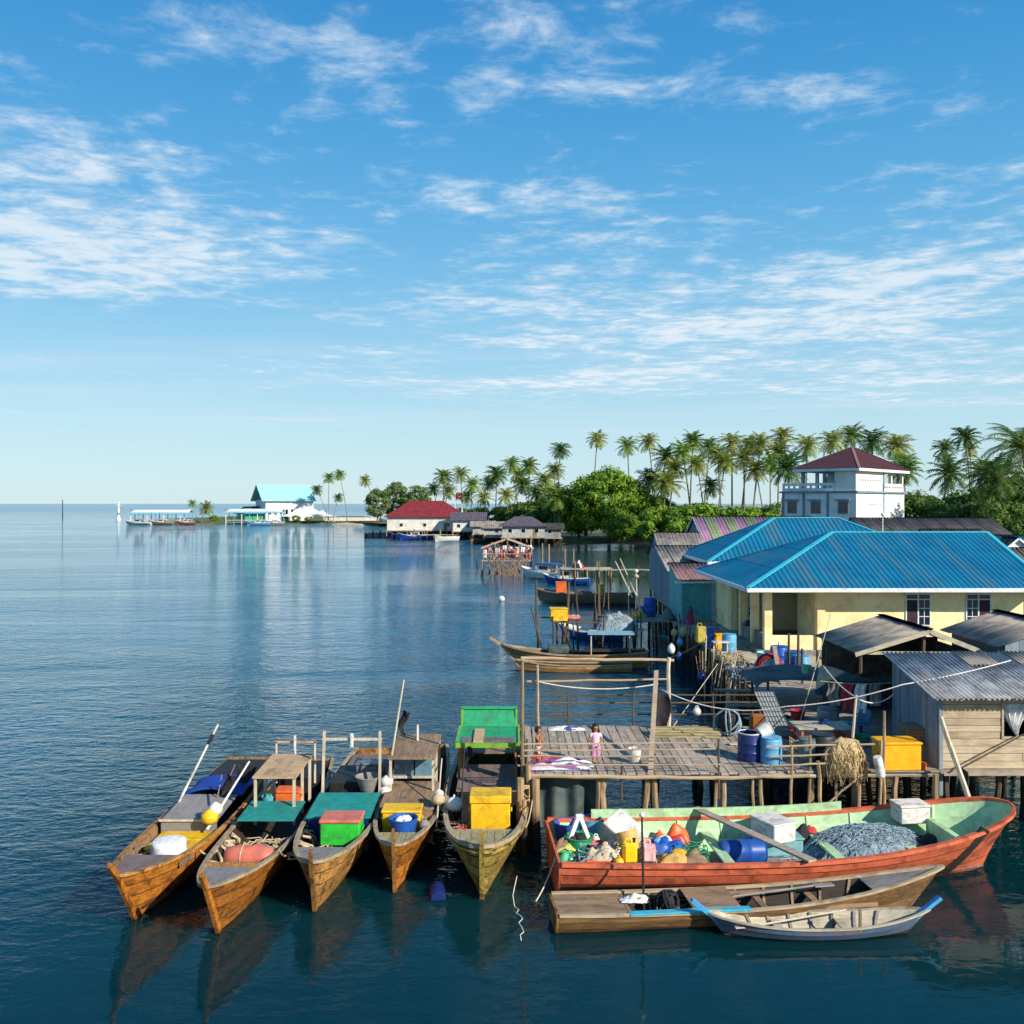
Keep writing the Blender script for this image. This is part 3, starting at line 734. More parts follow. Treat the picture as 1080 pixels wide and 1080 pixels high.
def pole(label, p, q, r=.035, m=None, name='pole', cat='pole', flag=None, group=None, bands=None, ext=None):
    p = Vector(p); q = Vector(q) - p; t = thing(name, label, cat, p, 0, group)
    mb = log((0, 0, 0), q, r, r * .75, 6, 5, .15); mb.build('shaft', m or M_pole, t, smooth=True)
    if flag:
        u, wd, ht, fm = flag; c = q * u
        for k in range(2):
            mb = B(); ph = k * 1.3
            mb.grid(lambda a, b: c + Vector(((.05 + wd * a) * (1 - .5 * b) + .07 * math.sin(6 * b + ph), .09 * math.sin(5 * a + 3 * b + ph) + k * .05, -ht * b * (1 + .3 * k) - .12 * a * ht)), 5, 7); mb.build('flag_cloth', fm, t, 'all')
    for b in (bands or []):
        mb = B(); d = q.normalized(); mb.tube([q * b, q * b + d * .10], r * 1.25, 8); mb.build('tape_band', M_dark, t)
    if ext:
        for e in ext: mb = B(); mb.lathe([(.02, 0), (e[1], e[1] * .6), (e[1] * 1.05, e[1]), (e[1], e[1] * 1.4), (.02, e[1] * 2)], 12, tuple(q * e[0])); mb.build('float_ball', e[2], t, 'all')
    return t
def rope(label, pts, r=.018, m=None, name='rope', group=None):
    p0 = Vector(pts[0]); t = B(); t.tube([Vector(p) - p0 for p in pts], r, 5)
    o = t.build(name, m or M_rope, None, 'all'); o.location = p0; return tag(o, label, 'rope', group)
def nettwist(parent, h, u0, u1, side, m, n=9):
    """fishing net gathered along the inside of the rail in loops"""
    for k in range(n * 2):
        a = rnd(u0, u1); b = a + rnd(-.06, .06)
        p = h.pt(a, .02, side); q = h.pt(b, rnd(.2, .5), side); p.y -= side * rnd(.06, .12); q.y -= side * rnd(.12, .3); r_ = rnd(.018, .036)
        mb = B(); mb.tube([p, p.lerp(q, .5) + Vector((rnd(-.08, .08), -side * .08, .03)), q], [r_, r_ * 1.3, r_ * .8], 5); mb.build('net_loop', m, parent, 'all')
def roofed(parent, x0, x1, w, zd, zr, m_roof, m_post, tilt=.0, back=False, thick=.05, boards=5, lip=None):
    """flat canopy on posts over the stern part; x0 aft, x1 forward"""
    for x in (x0 + .12, (x0 + x1) / 2, x1 - .08):
        for sg in (-1, 1):
            mb = B(); mb.beam((x, sg * (w / 2 - .07), zd), (x, sg * (w / 2 - .07), zr + tilt * (x1 - x)), .07, .07); mb.build('canopy_post', m_post, parent)
    for k in range(boards):
        a, b = -w / 2 + w * k / boards + .003, -w / 2 + w * (k + 1) / boards - .003
        mb = B(); mb.add([(x0, a, zr + tilt * (x1 - x0)), (x1, a, zr), (x1, b, zr), (x0, b, zr + tilt * (x1 - x0))] + [(x0, a, zr + thick + tilt * (x1 - x0)), (x1, a, zr + thick), (x1, b, zr + thick), (x0, b, zr + thick + tilt * (x1 - x0))],
            [(0, 3, 2, 1), (4, 5, 6, 7), (0, 1, 5, 4), (1, 2, 6, 5), (2, 3, 7, 6), (3, 0, 4, 7)]); mb.build('roof_board', m_roof, parent)
    if lip:
        mb = B(); mb.box(x1 - .01, x1 + .05, -w / 2 - .03, w / 2 + .03, zr - .04, zr + thick + .05); mb.build('roof_edge', lip, parent)
        for sg in (-1, 1): mb = B(); mb.beam((x1, sg * (w / 2 + .02), zr + .045), (x0, sg * (w / 2 + .02), zr + .045 + tilt * (x1 - x0)), .06, .10); mb.build('roof_edge', lip, parent)
def panel(parent, x0, x1, w, z, m, th=.04, name='deck_panel', n=2, slope=0.0, w1=None, cy=0.0):
    w1 = w1 or w
    for k in range(n):
        f0, f1 = -.5 + k / n + .002, -.5 + (k + 1) / n - .002
        mb = B(); lo = [(x0, cy + f0 * w, z + slope), (x1, cy + f0 * w1, z), (x1, cy + f1 * w1, z), (x0, cy + f1 * w, z + slope)]
        mb.prism(lo, (0, 0, th)); mb.build(name, m, parent)
GB = 'gear in the moored fishing boats'
# ------------------------------------------------ boat 1: far left, orange varnish
L = 10.6; b = boat_at('fishing_boat', 'orange varnished wooden boat furthest left with blue canvas aft and white cloth tub', -8.62, 20.75, L)
h = Hull(L, 1.95, .88, 1.36, 1.1, rake=1.25, full=.62, stern=.7)
h.planks(b, (M_varn, M_deckb, M_keel)); h.gunwale(b, M_varn2); h.stem(b, M_varn, .5, lean=.16); h.transom(b, M_varn2); h.floor(b, M_inside, .2)
h.deck(b, M_deckp, .80); h.ribs(b, M_varn2, [.5, .56, .62, .68, .74])
xb = lambda Y: (20.75 + L / 2) - Y      # world depth -> this boat's x
for sg in (-1, 1): mb = B(); mb.beam((xb(24.6), sg * .8, .82), (xb(22.6), sg * .72, .9), .06, .12); mb.build('stringer', M_deckb, b)
q_ = h.half((xb(22.95) + L / 2) / L) - .02; mb = B(); mb.beam((xb(22.95), -q_, .93), (xb(22.95), q_, .93), .12, .06); mb.build('deck_beam', M_deckb, b)
panel(b, xb(27.2), xb(25.3), 1.5, 1.02, M_deckg, n=1, slope=.10, name='cabin_top'); mb = B(); mb.box(xb(25.3) - .02, xb(25.3) + .02, -.74, .74, .5, 1.02); mb.build('cabin_front', M_deckg, b)
mb = B(); mb.beam((xb(25.28) + .03, -.78, 1.06), (xb(25.28) + .03, .78, 1.06), .05, .05); mb.build('cabin_edge', M_pole, b)
mb = B(); mb.grid(lambda u, v: (xb(27.25) - 1.7 * u, -.84 + 1.68 * v, 1.12 + .16 * math.sin(math.pi * v) + .03 * math.sin(9 * u + 4 * v)), 8, 8, 0, .02); mb.build('canvas_cover', M_bluec, b, 'all')
mb = B(); mb.box(xb(30.9), xb(29.1), -.66, .66, .5, 1.16); mb.build('engine_cover', M_black, b)
for k, x in enumerate((24.35, 25.0)):
    mb = B(); mb.cbox(xb(x + .30), xb(x - .33), -.72 + (.02 if k else 0), .72, .70 + .02 * k, .74 + .02 * k, .01); mb.build('hatch_board', M_yellow, b)
t = tub('tub covered with a frilled white cloth behind the far left foredeck', local(b, (xb(23.55), .10, .46)), .38, .62, M_white, group=GB)
mb = B(); n_ = 40
mb.lathe([(.42, .30), (.425, .42), (.41, .58), (.41, .66), (.36, .69), (.18, .70), (.02, .70)], n_)
for i in range(n_):
    x, y, z = mb.v[i]; k = 1 + .10 * math.sin(i * 2.1); mb.v[i] = (x * k, y * k, z - .06 * (i % 3))
mb.build('cloth_cover', M_cloth, t, 'all')
pole('white marker pole banded black leaning on the far left boat', local(b, (xb(26.6), -.78, 1.0)), A(230, 764, 26.9), .04, M_white, flag=None, bands=(.76, .8, .84), group=GB)
t = pole('white marker pole with white and yellow floats on the far left boat', local(b, (xb(25.0), .58, .9)), A(263, 803, 26.1), .035, M_white, ext=[(.06, .22, M_yellow), (.19, .19, M_white)], group=GB)
pole('dark flag pole standing in the stern of the far left boat', local(b, (xb(28.0), .15, 1.1)), A(248, 806, 28.2), .02, M_deckb, flag=(1.0, .5, .75, M_dark), group=GB)
pole('short stick with dark flag amidships on the far left boat', local(b, (xb(26.9), .25, 1.1)), A(234, 817, 27.0), .022, M_deckb, flag=(1.0, .28, .6, M_dark), group=GB)
buoy('round wooden-coloured float on the right rail of the far left boat', local(b, (xb(25.6), 1.14, .62)), .17, M_varn2, GB)
rope('rope tying the far left boat to its neighbour', sag(local(b, (xb(23.3), .95, .98)), (-7.2, 23.2, 1.02), .12), .025, M_rope, group='mooring ropes')
# ------------------------------------------------ boat 2: plywood canopy
L = 10.8; Yb = 20.2; b = boat_at('fishing_boat', 'wooden boat with plywood canopy and teal panel, second from the left', -6.5, Yb, L)
h = Hull(L, 1.85, .90, 1.34, 1.15, rake=1.1, full=.6, stern=.7); xb = lambda Y, Yb=Yb, L=L: (Yb + L / 2) - Y
h.planks(b, (M_varn, M_inside, M_keel)); h.gunwale(b, M_rail); h.stem(b, M_varn, .5, lean=.1); h.transom(b, M_varn2); h.floor(b, M_inside, .2)
h.deck(b, M_deckg, .83); h.ribs(b, M_inside, [.5, .56, .62, .68, .74]); nettwist(b, h, .56, .80, -1, M_rope)
q_ = h.half((xb(22.1) + L / 2) / L) - .02; mb = B(); mb.beam((xb(22.1), -q_, 1.08), (xb(22.1), q_, 1.08), .10, .10); mb.build('deck_beam', M_varn2, b)
panel(b, xb(26.4), xb(25.0), 1.5, 1.12, M_teal, n=1, slope=.06)
roofed(b, xb(28.1), xb(25.9), 1.2, .7, 1.98, M_ply, M_pole, tilt=.02)
mb = B(); mb.box(xb(28.5), xb(28.12), -.5, .5, 1.9, 1.95); mb.build('roof_board', M_white, b)
for sg in (-1, 1): mb = B(); mb.beam((xb(28.5), sg * .58, 1.1), (xb(28.5), sg * .58, 2.35), .05, .05); mb.build('canopy_post', M_pole, b)
mb = B(); mb.beam((xb(28.5), -.62, 2.33), (xb(28.5), .62, 2.33), .05, .06); mb.build('crossbar', M_ply, b)
mb = B(); mb.beam((xb(28.4), .0, 2.0), (xb(28.4), .0, 2.55), .10, .05); mb.build('lamp_stand', M_white, b)
mb = B(); mb.box(xb(30.8), xb(28.9), -.6, .6, .5, 1.15); mb.build('engine_cover', M_black, b)
o = thing('tarpaulin_roll', 'faded red tarpaulin roll in the well of the plywood canopy boat', 'tarpaulin', local(b, (xb(23.15), .1, .88)), 0, GB)
mb = B(); mb.tube([(-.62 + .2 * i, .03 * math.sin(i * 2), .02 * math.cos(i * 3)) for i in range(7)], [.2, .26, .28, .27, .28, .26, .2], 12); mb.build('roll', M_pink, o, 'all')
mb = B(); mb.tube([(-.15 + .02 * math.cos(R(a)), .3 * math.cos(R(a)), .3 * math.sin(R(a))) for a in range(0, 361, 30)], .02, 5); mb.build('lashing', M_rope, o)
lidbox('fish_box', 'orange box under the plywood canopy, second boat from the left', local(b, (xb(26.9), .15, 1.0)), .7, .5, .42, M_orange, group=GB)
tub('small blue bucket with green rags under the plywood canopy', local(b, (xb(26.6), -.35, 1.0)), .17, .3, M_lblue, M_greenp, 'bucket', 'bucket', GB)
rope('rope tying the plywood canopy boat to the green box boat', sag((-5.72, 23.2, 1.05), (-5.4, 22.6, 1.1), .05), .022, M_rope, group='mooring ropes')
# ------------------------------------------------ boat 3: green box
L = 10.6; Yb = 21.75; b = boat_at('fishing_boat', 'wooden boat carrying a bright green box, third from the left', -4.6, Yb, L)
h = Hull(L, 2.0, .96, 1.28, 1.15, rake=.55, full=.5, stern=.7); xb = lambda Y, Yb=Yb, L=L: (Yb + L / 2) - Y
h.planks(b, (M_varn2, M_inside, M_keel)); h.gunwale(b, M_rail, .12); h.stem(b, M_varn2, .32); h.transom(b, M_varn2); h.floor(b, M_inside, .2)
h.deck(b, M_deckg, .865); h.ribs(b, M_inside, [.5, .56, .62, .68, .74, .8]); nettwist(b, h, .6, .84, -1, M_rope)
q_ = h.half((xb(23.1) + L / 2) / L) - .02; mb = B(); mb.beam((xb(23.1), -q_, 1.06), (xb(23.1), q_, 1.06), .10, .09); mb.build('deck_beam', M_deckb, b)
panel(b, xb(26.9), xb(25.1), 1.72, 1.16, M_teal, n=1, slope=.10); mb = B(); mb.box(xb(25.12) - .02, xb(25.12) + .02, -.8, .8, .3, 1.15); mb.build('cabin_front', M_navy, b)
lidbox('fish_box', 'bright green box with faded red lid on the third boat', local(b, (xb(24.45), .22, .80)), 1.0, .75, .66, M_green, M_pink, 0, GB, .10)
mb = B()
for sg in (-1, 1):
    mb = B(); mb.beam((xb(27.1), sg * .82, .9), (xb(27.3), sg * .80, 2.95), .07, .07); mb.build('mast_post', M_pole, b)
mb = B(); mb.beam((xb(27.28), -.86, 2.72), (xb(27.28), .86, 2.72), .06, .07); mb.build('crossbar', M_pole, b)
mb = B(); mb.cbox(xb(27.28) + .035, xb(27.28) + .12, -.05, .05, 2.5, 2.9, .02); mb.build('lamp', M_white, b)
mb = B(); mb.cbox(xb(29.3), xb(27.5), -.72, .70, .6, 1.42, .04); mb.build('engine_cover', M_black, b)
mb = B(); mb.cbox(xb(31.6), xb(29.35), -.7, .7, .6, 1.15, .04); mb.build('stern_locker', M_deckp, b)
tub('grey wicker basket in front of the black engine cover', local(b, (xb(27.35), .45, 1.2)), .36, .45, M_deckg, name='basket', cat='basket', group=GB, taper=.55)
o = lidbox('wire_crate', 'pale wire crate on the black engine cover', local(b, (xb(28.6), .3, 1.42)), .75, .45, .3, M_metal, group=GB, cat='crate')
# ------------------------------------------------ boat 4: blue tub
L = 9.6; Yb = 23.0; b = boat_at('fishing_boat', 'wooden boat with blue tub and small glazed cabin, fourth from the left', -2.87, Yb, L)
h = Hull(L, 1.8, 1.0, 1.22, 1.2, rake=.35, full=.5, stern=.72); xb = lambda Y, Yb=Yb, L=L: (Yb + L / 2) - Y
h.planks(b, (M_varn, M_inside, M_keel)); h.gunwale(b, M_rail, .11); h.stem(b, M_varn2, .42, wd=.08); h.transom(b, M_varn2); h.floor(b, M_inside, .2)
h.deck(b, M_deckm, .87); h.ribs(b, M_deckb, [.5, .58, .66, .74, .82])
panel(b, xb(28.0), xb(25.7), 1.5, 1.2, M_deckb, n=4, slope=.06); mb = B(); mb.box(xb(25.72) - .02, xb(25.72) + .02, -.72, .72, .3, 1.19); mb.build('cabin_front', M_deckb, b)
roofed(b, xb(29.6), xb(27.1), 1.36, 1.2, 2.18, M_deckb, M_pole, tilt=.03, boards=4)
for k in range(2): mb = B(); mb.box(xb(27.9) - .015, xb(27.9) + .015, -.6 + k * .62, -.02 + k * .62, 1.5, 2.15); mb.build('window_pane', M_glass, b)
mb = B(); mb.beam((xb(27.88), -.62, 1.46), (xb(27.88), .64, 1.46), .06, .07); mb.build('window_sill', M_pole, b)
mb = B(); mb.beam((xb(28.9), 0, 2.2), (xb(28.9), 0, 2.75), .09, .05); mb.build('lamp_stand', M_white, b)
lidbox('fish_box', 'yellow box behind the blue tub on the fourth boat', local(b, (xb(25.25), -.05, .80)), 1.0, .62, .62, M_yellow, group=GB)
tub('round blue tub filled with ice on the fourth boat', local(b, (xb(24.55), .06, .88)), .36, .5, M_blue, M_cloth, group=GB)
buoy('grey round float beside the blue tub', local(b, (xb(24.75), .58, .95)), .15, M_deckg, GB)
t = pole('long dark flag pole with tattered black flag leaning over the fourth boat', local(b, (xb(27.2), -.78, 1.0)), A(426, 717, 27.6), .035, M_pole, flag=(.74, .2, .55, M_dark), ext=[(.02, .18, M_white), (.10, .18, M_white)], group=GB)
t = pole('stick with pale round floats on the right rail of the fourth boat', local(b, (xb(25.2), .86, .9)), A(466, 800, 27.0), .025, M_pole, ext=[(.30, .17, M_rope), (.40, .13, M_white)], group=GB)
# ------------------------------------------------ boat 5: green canopy, olive bow
L = 10.6; Yb = 22.45; b = boat_at('fishing_boat', 'broad olive bowed boat with green canopy and large yellow box, nearest the jetty', -.72, Yb, L)
h = Hull(L, 2.35, 1.08, 1.38, 1.3, rake=.52, full=.44, stern=.74); xb = lambda Y, Yb=Yb, L=L: (Yb + L / 2) - Y
h.planks(b, (M_olive, M_inside, M_keel), n=6); h.gunwale(b, M_rail, .13, .09); h.gunwale(b, M_olive, .07, .06, u0=.7, dz=-.14); h.stem(b, M_olive, .42, wd=.11); h.transom(b, M_olive); h.floor(b, M_inside, .25)
h.deck(b, M_deckm, .845); h.ribs(b, M_deckb, [.45, .52, .59, .66, .73, .8])
q_ = h.half((xb(24.1) + L / 2) / L) - .02; mb = B(); mb.beam((xb(24.1), -q_, 1.16), (xb(24.1), q_, 1.16), .14, .08); mb.build('deck_beam', M_rail, b)
lidbox('fish_box', 'large bright yellow box on the boat nearest the jetty', local(b, (xb(25.2), .15, .86)), 1.04, .8, .98, M_yellow, None, 0, GB, .2)
panel(b, xb(29.4), xb(26.9), 1.74, 1.32, M_deckp, n=5, slope=.05); mb = B(); mb.box(xb(26.92) - .02, xb(26.92) + .02, -.84, .84, .3, 1.31); mb.build('cabin_front', M_black, b)
roofed(b, xb(30.2), xb(27.9), 1.82, 1.35, 2.36, M_greenp, M_varn2, tilt=.0, boards=3, lip=M_limep)
panel(b, xb(28.7), xb(28.0), 1.6, 2.416, M_deckp, n=1, th=.012, name='roof_mat')
panel(b, xb(29.6), xb(28.0), .3, 2.435, M_ply, n=1, name='loose_board', cy=-.28)
for sg in (-1, 1): mb = B(); mb.beam((xb(30.1), sg * .86, 2.4), (xb(30.1), sg * .86, 3.0), .07, .07); mb.build('rail_post', M_limep, b)
mb = B(); mb.beam((xb(30.1), -.9, 3.02), (xb(30.1), .9, 3.02), .07, .08); mb.build('roof_rail', M_greenp, b)
panel(b, xb(32.6), xb(30.3), 1.7, 1.5, M_deckb, n=4)
mb = B(); mb.prism([(xb(30.05), -.84, 2.43), (xb(30.05), .84, 2.43), (xb(30.12), .84, 2.97), (xb(30.12), -.84, 2.97)], (-.03, 0, 0)); mb.build('canopy_back', M_greenp, b)
t = pole('dark pole with white float hanging at the left rail, boat nearest the jetty', local(b, (xb(26.3), -.72, .55)), A(490, 786, 27.7), .025, M_black, flag=(.98, .18, .55, M_dark), group=GB)
tub('small red bucket in the well of the boat nearest the jetty', local(b, (xb(24.75), -.6, .75)), .14, .3, M_redp, name='bucket', cat='bucket', group=GB)
buoy('white spherical float resting on the left rail, boat nearest the jetty', local(b, (xb(25.9), -.86, 1.08)), .24, M_white, GB, sq=.85)
t = barrel('blue drum floating between the fourth and fifth boats', (-1.85, 23.35, .02), .19, .62, M_navy, rot=(R(90), 0, R(8)), group=GB)
# ================================================================== the jetty by the boats
M_gplank = wood('grey_jetty_plank', 176, 160, 142, 1, .62, rnd=.2, dirt=srgb(96, 86, 78))
M_gplankx = wood('grey_jetty_beam', 166, 152, 134, 0, .62, rnd=.2, dirt=srgb(90, 80, 70))
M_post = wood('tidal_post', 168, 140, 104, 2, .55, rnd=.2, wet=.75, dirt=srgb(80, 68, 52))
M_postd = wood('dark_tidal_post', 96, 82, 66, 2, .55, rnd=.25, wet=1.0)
M_polex = wood('pale_rail_pole', 178, 154, 124, 0, .75, rnd=.1, dirt_amt=.25)
M_tarp = mat('grey_green_tarpaulin', srgb(84, 96, 92), srgb(52, 62, 62), 1.3, .75, .3, bdist=.05)
M_netg = mat('blue_grey_net', srgb(150, 170, 180), srgb(96, 116, 128), 14, .95, .8, bdist=.05)
M_nett = mat('straw_net', srgb(214, 188, 140), srgb(150, 122, 82), 16, .95, .8, bdist=.05)
M_skin = mat('skin', srgb(172, 118, 84), srgb(152, 100, 70), 5, .55)
M_hair = mat('black_hair', srgb(24, 20, 18), srgb(36, 30, 26), 20, .5, .3)
ZD = 2.0
jet = thing('jetty', 'weathered plank jetty on crooked poles right of the moored boats', 'jetty', (4, 29, 0))
J = lambda x, y, z: (x - 4, y - 29, z)
x = .42; k = 0
while x < 8.35:
    wd = rnd(.22, .31); joint = rnd(28.6, 29.6)
    for (a, c) in ((26.35 + rnd(-.07, .05), joint), (joint + .02, 32.0 + rnd(-.12, .1))):
        if x > 6.9 and a < 27: a = max(a, 26.55)
        mb = B(); dz = rnd(-.012, .012); sk = rnd(-.015, .015)
        mb.add([J(x, a, ZD + dz), J(x + wd - .03, a, ZD + dz), J(x + wd - .03 + sk, c, ZD + dz), J(x + sk, c, ZD + dz)] + [J(x, a, ZD + dz - .045), J(x + wd - .03, a, ZD + dz - .045), J(x + wd - .03 + sk, c, ZD + dz - .045), J(x + sk, c, ZD + dz - .045)],
               [(0, 1, 2, 3), (7, 6, 5, 4), (0, 4, 5, 1), (1, 5, 6, 2), (2, 6, 7, 3), (3, 7, 4, 0)]); mb.build('plank', M_gplank, jet)
    x += wd
for y in (26.5, 28.3, 30.1, 31.8):
    mb = log(J(.25, y, ZD - .13), J(8.5, y + .05, ZD - .13), .075, .06, 7, 9); mb.build('joist', M_gplankx, jet, True)
mb = log(J(.3, 26.28, ZD - .06), J(5.6, 26.25, ZD - .10), .06, .05, 7, 7); mb.build('edge_pole', M_polex, jet, True)
mb = log(J(5.2, 26.28, ZD - .1), J(8.3, 26.45, ZD - .09), .055, .05, 7, 7); mb.build('edge_pole', M_polex, jet, True)
# piles (front row read from the photo, the rest behind them)
for px, dx, r in [(631, .04, .10), (637, -.05, .11), (683, -.12, .10), (690, .06, .10), (756, -.1, .06), (763, .02, .085), (794, .02, .05), (802, .05, .07)]:
    X = (px - 540) * 26.5 / FPX; mb = log(J(X + dx * 2, 26.5, -.9), J(X, 26.5, ZD - .1), r, r * .85); mb.build('pile', M_post, jet, True)
for X, Y in [(.7, 28.3), (2.5, 28.4), (4.2, 28.3), (4.6, 30.1), (5.6, 28.3), (6.0, 28.5), (7.6, 28.3), (.7, 30.1), (2.6, 30.2), (6.4, 30.1), (8.2, 30.1), (.7, 31.8), (2.6, 31.8), (4.4, 31.8), (6.2, 31.8), (8.0, 31.8), (8.3, 28.2)]:
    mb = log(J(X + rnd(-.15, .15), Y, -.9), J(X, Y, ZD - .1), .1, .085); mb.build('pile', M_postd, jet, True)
# mooring posts and the tall frame at the left end
for px, y, zt, r in [(551, 26.3, 5.15, .055), (549, 25.9, 2.0, .13), (557, 26.15, 2.3, .09), (565, 26.0, 1.95, .13), (553, 25.6, 1.5, .08)]:
    X = (px - 540) * y / FPX; mb = log(J(X + rnd(-.05, .05), y - .05, -.9), J(X, y, zt), r, r * .85, wob=.12); mb.build('mooring_post', M_post, jet, True)
mb = log(J(.88, 31.7, 1.9), J(.85, 31.7, 4.1), .05, .045); mb.build('frame_post', M_polex, jet, True)
mb = log(J(.36, 31.9, .0), J(.36, 31.9, 4.3), .06, .05); mb.build('frame_post', M_pole, jet, True)
mb = log(J(5.25, 31.9, 1.2), J(5.28, 31.9, 4.32), .085, .075); mb.build('frame_post', M_pole, jet, True)
mb = log(J(.3, 31.9, 4.30), J(5.45, 31.9, 4.22), .055, .05, seg=9); mb.build('frame_rail', M_polex, jet, True)
mb = log(J(.5, 31.85, 3.52), J(5.2, 31.85, 3.6), .04, .035, seg=9); mb.build('frame_rail', M_polex, jet, True)
mb = B(); mb.beam(J(4.78, 31.4, 3.95), J(3.84, 26.3, 1.95), .14, .06); mb.build('leaning_plank', M_polex, jet)
for z, dz, wd in ((2.86, -.03, .028), (2.64, .07, .028), (2.46, .0, .026), (2.27, .03, .026)):
    mb = log(J(rnd(.1, .35), 26.3, z + rnd(-.05, .05)), J(rnd(5.5, 5.95), 26.28, z + dz + rnd(-.06, .06)), wd, wd * .8, 6, 8, .5); mb.build('rail_pole', M_polex, jet, True)
for X, z1 in ((5.74, 2.95), (.42, 2.95), (3.05, 2.3)):
    mb = log(J(X, 26.33, 1.3), J(X, 26.33, z1), .035, .03); mb.build('rail_post', M_postd, jet, True)
for z in (2.35, 2.75, 3.0):
    mb = log(J(.9, 32.05, z), J(8.4, 32.05, z + .03), .03, .028, 6, 8); mb.build('rail_pole', M_postd, jet, True)
for X in (1.9, 4.1, 6.8): mb = log(J(X, 32.05, 1.3), J(X, 32.05, 3.1), .035, .03); mb.build('rail_post', M_postd, jet, True)
t = thing('tarpaulin', 'grey green tarpaulin hanging under the left end of the jetty', 'tarpaulin', (.7, 26.75, .35))
mb = B(); mb.grid(lambda u, v: (1.75 * u, .10 * math.sin(u * 17) + .06 * math.sin(u * 7 + 3 * v) - .1 * v, 1.45 - 1.4 * v - .05 * math.sin(u * 9)), 30, 8); mb.build('sheet', M_tarp, t, 'all')
mb = B(); mb.tube([(0, 0, 1.46), (1.75, 0, 1.44)], .03, 6); mb.build('hanging_rod', M_pole, t)
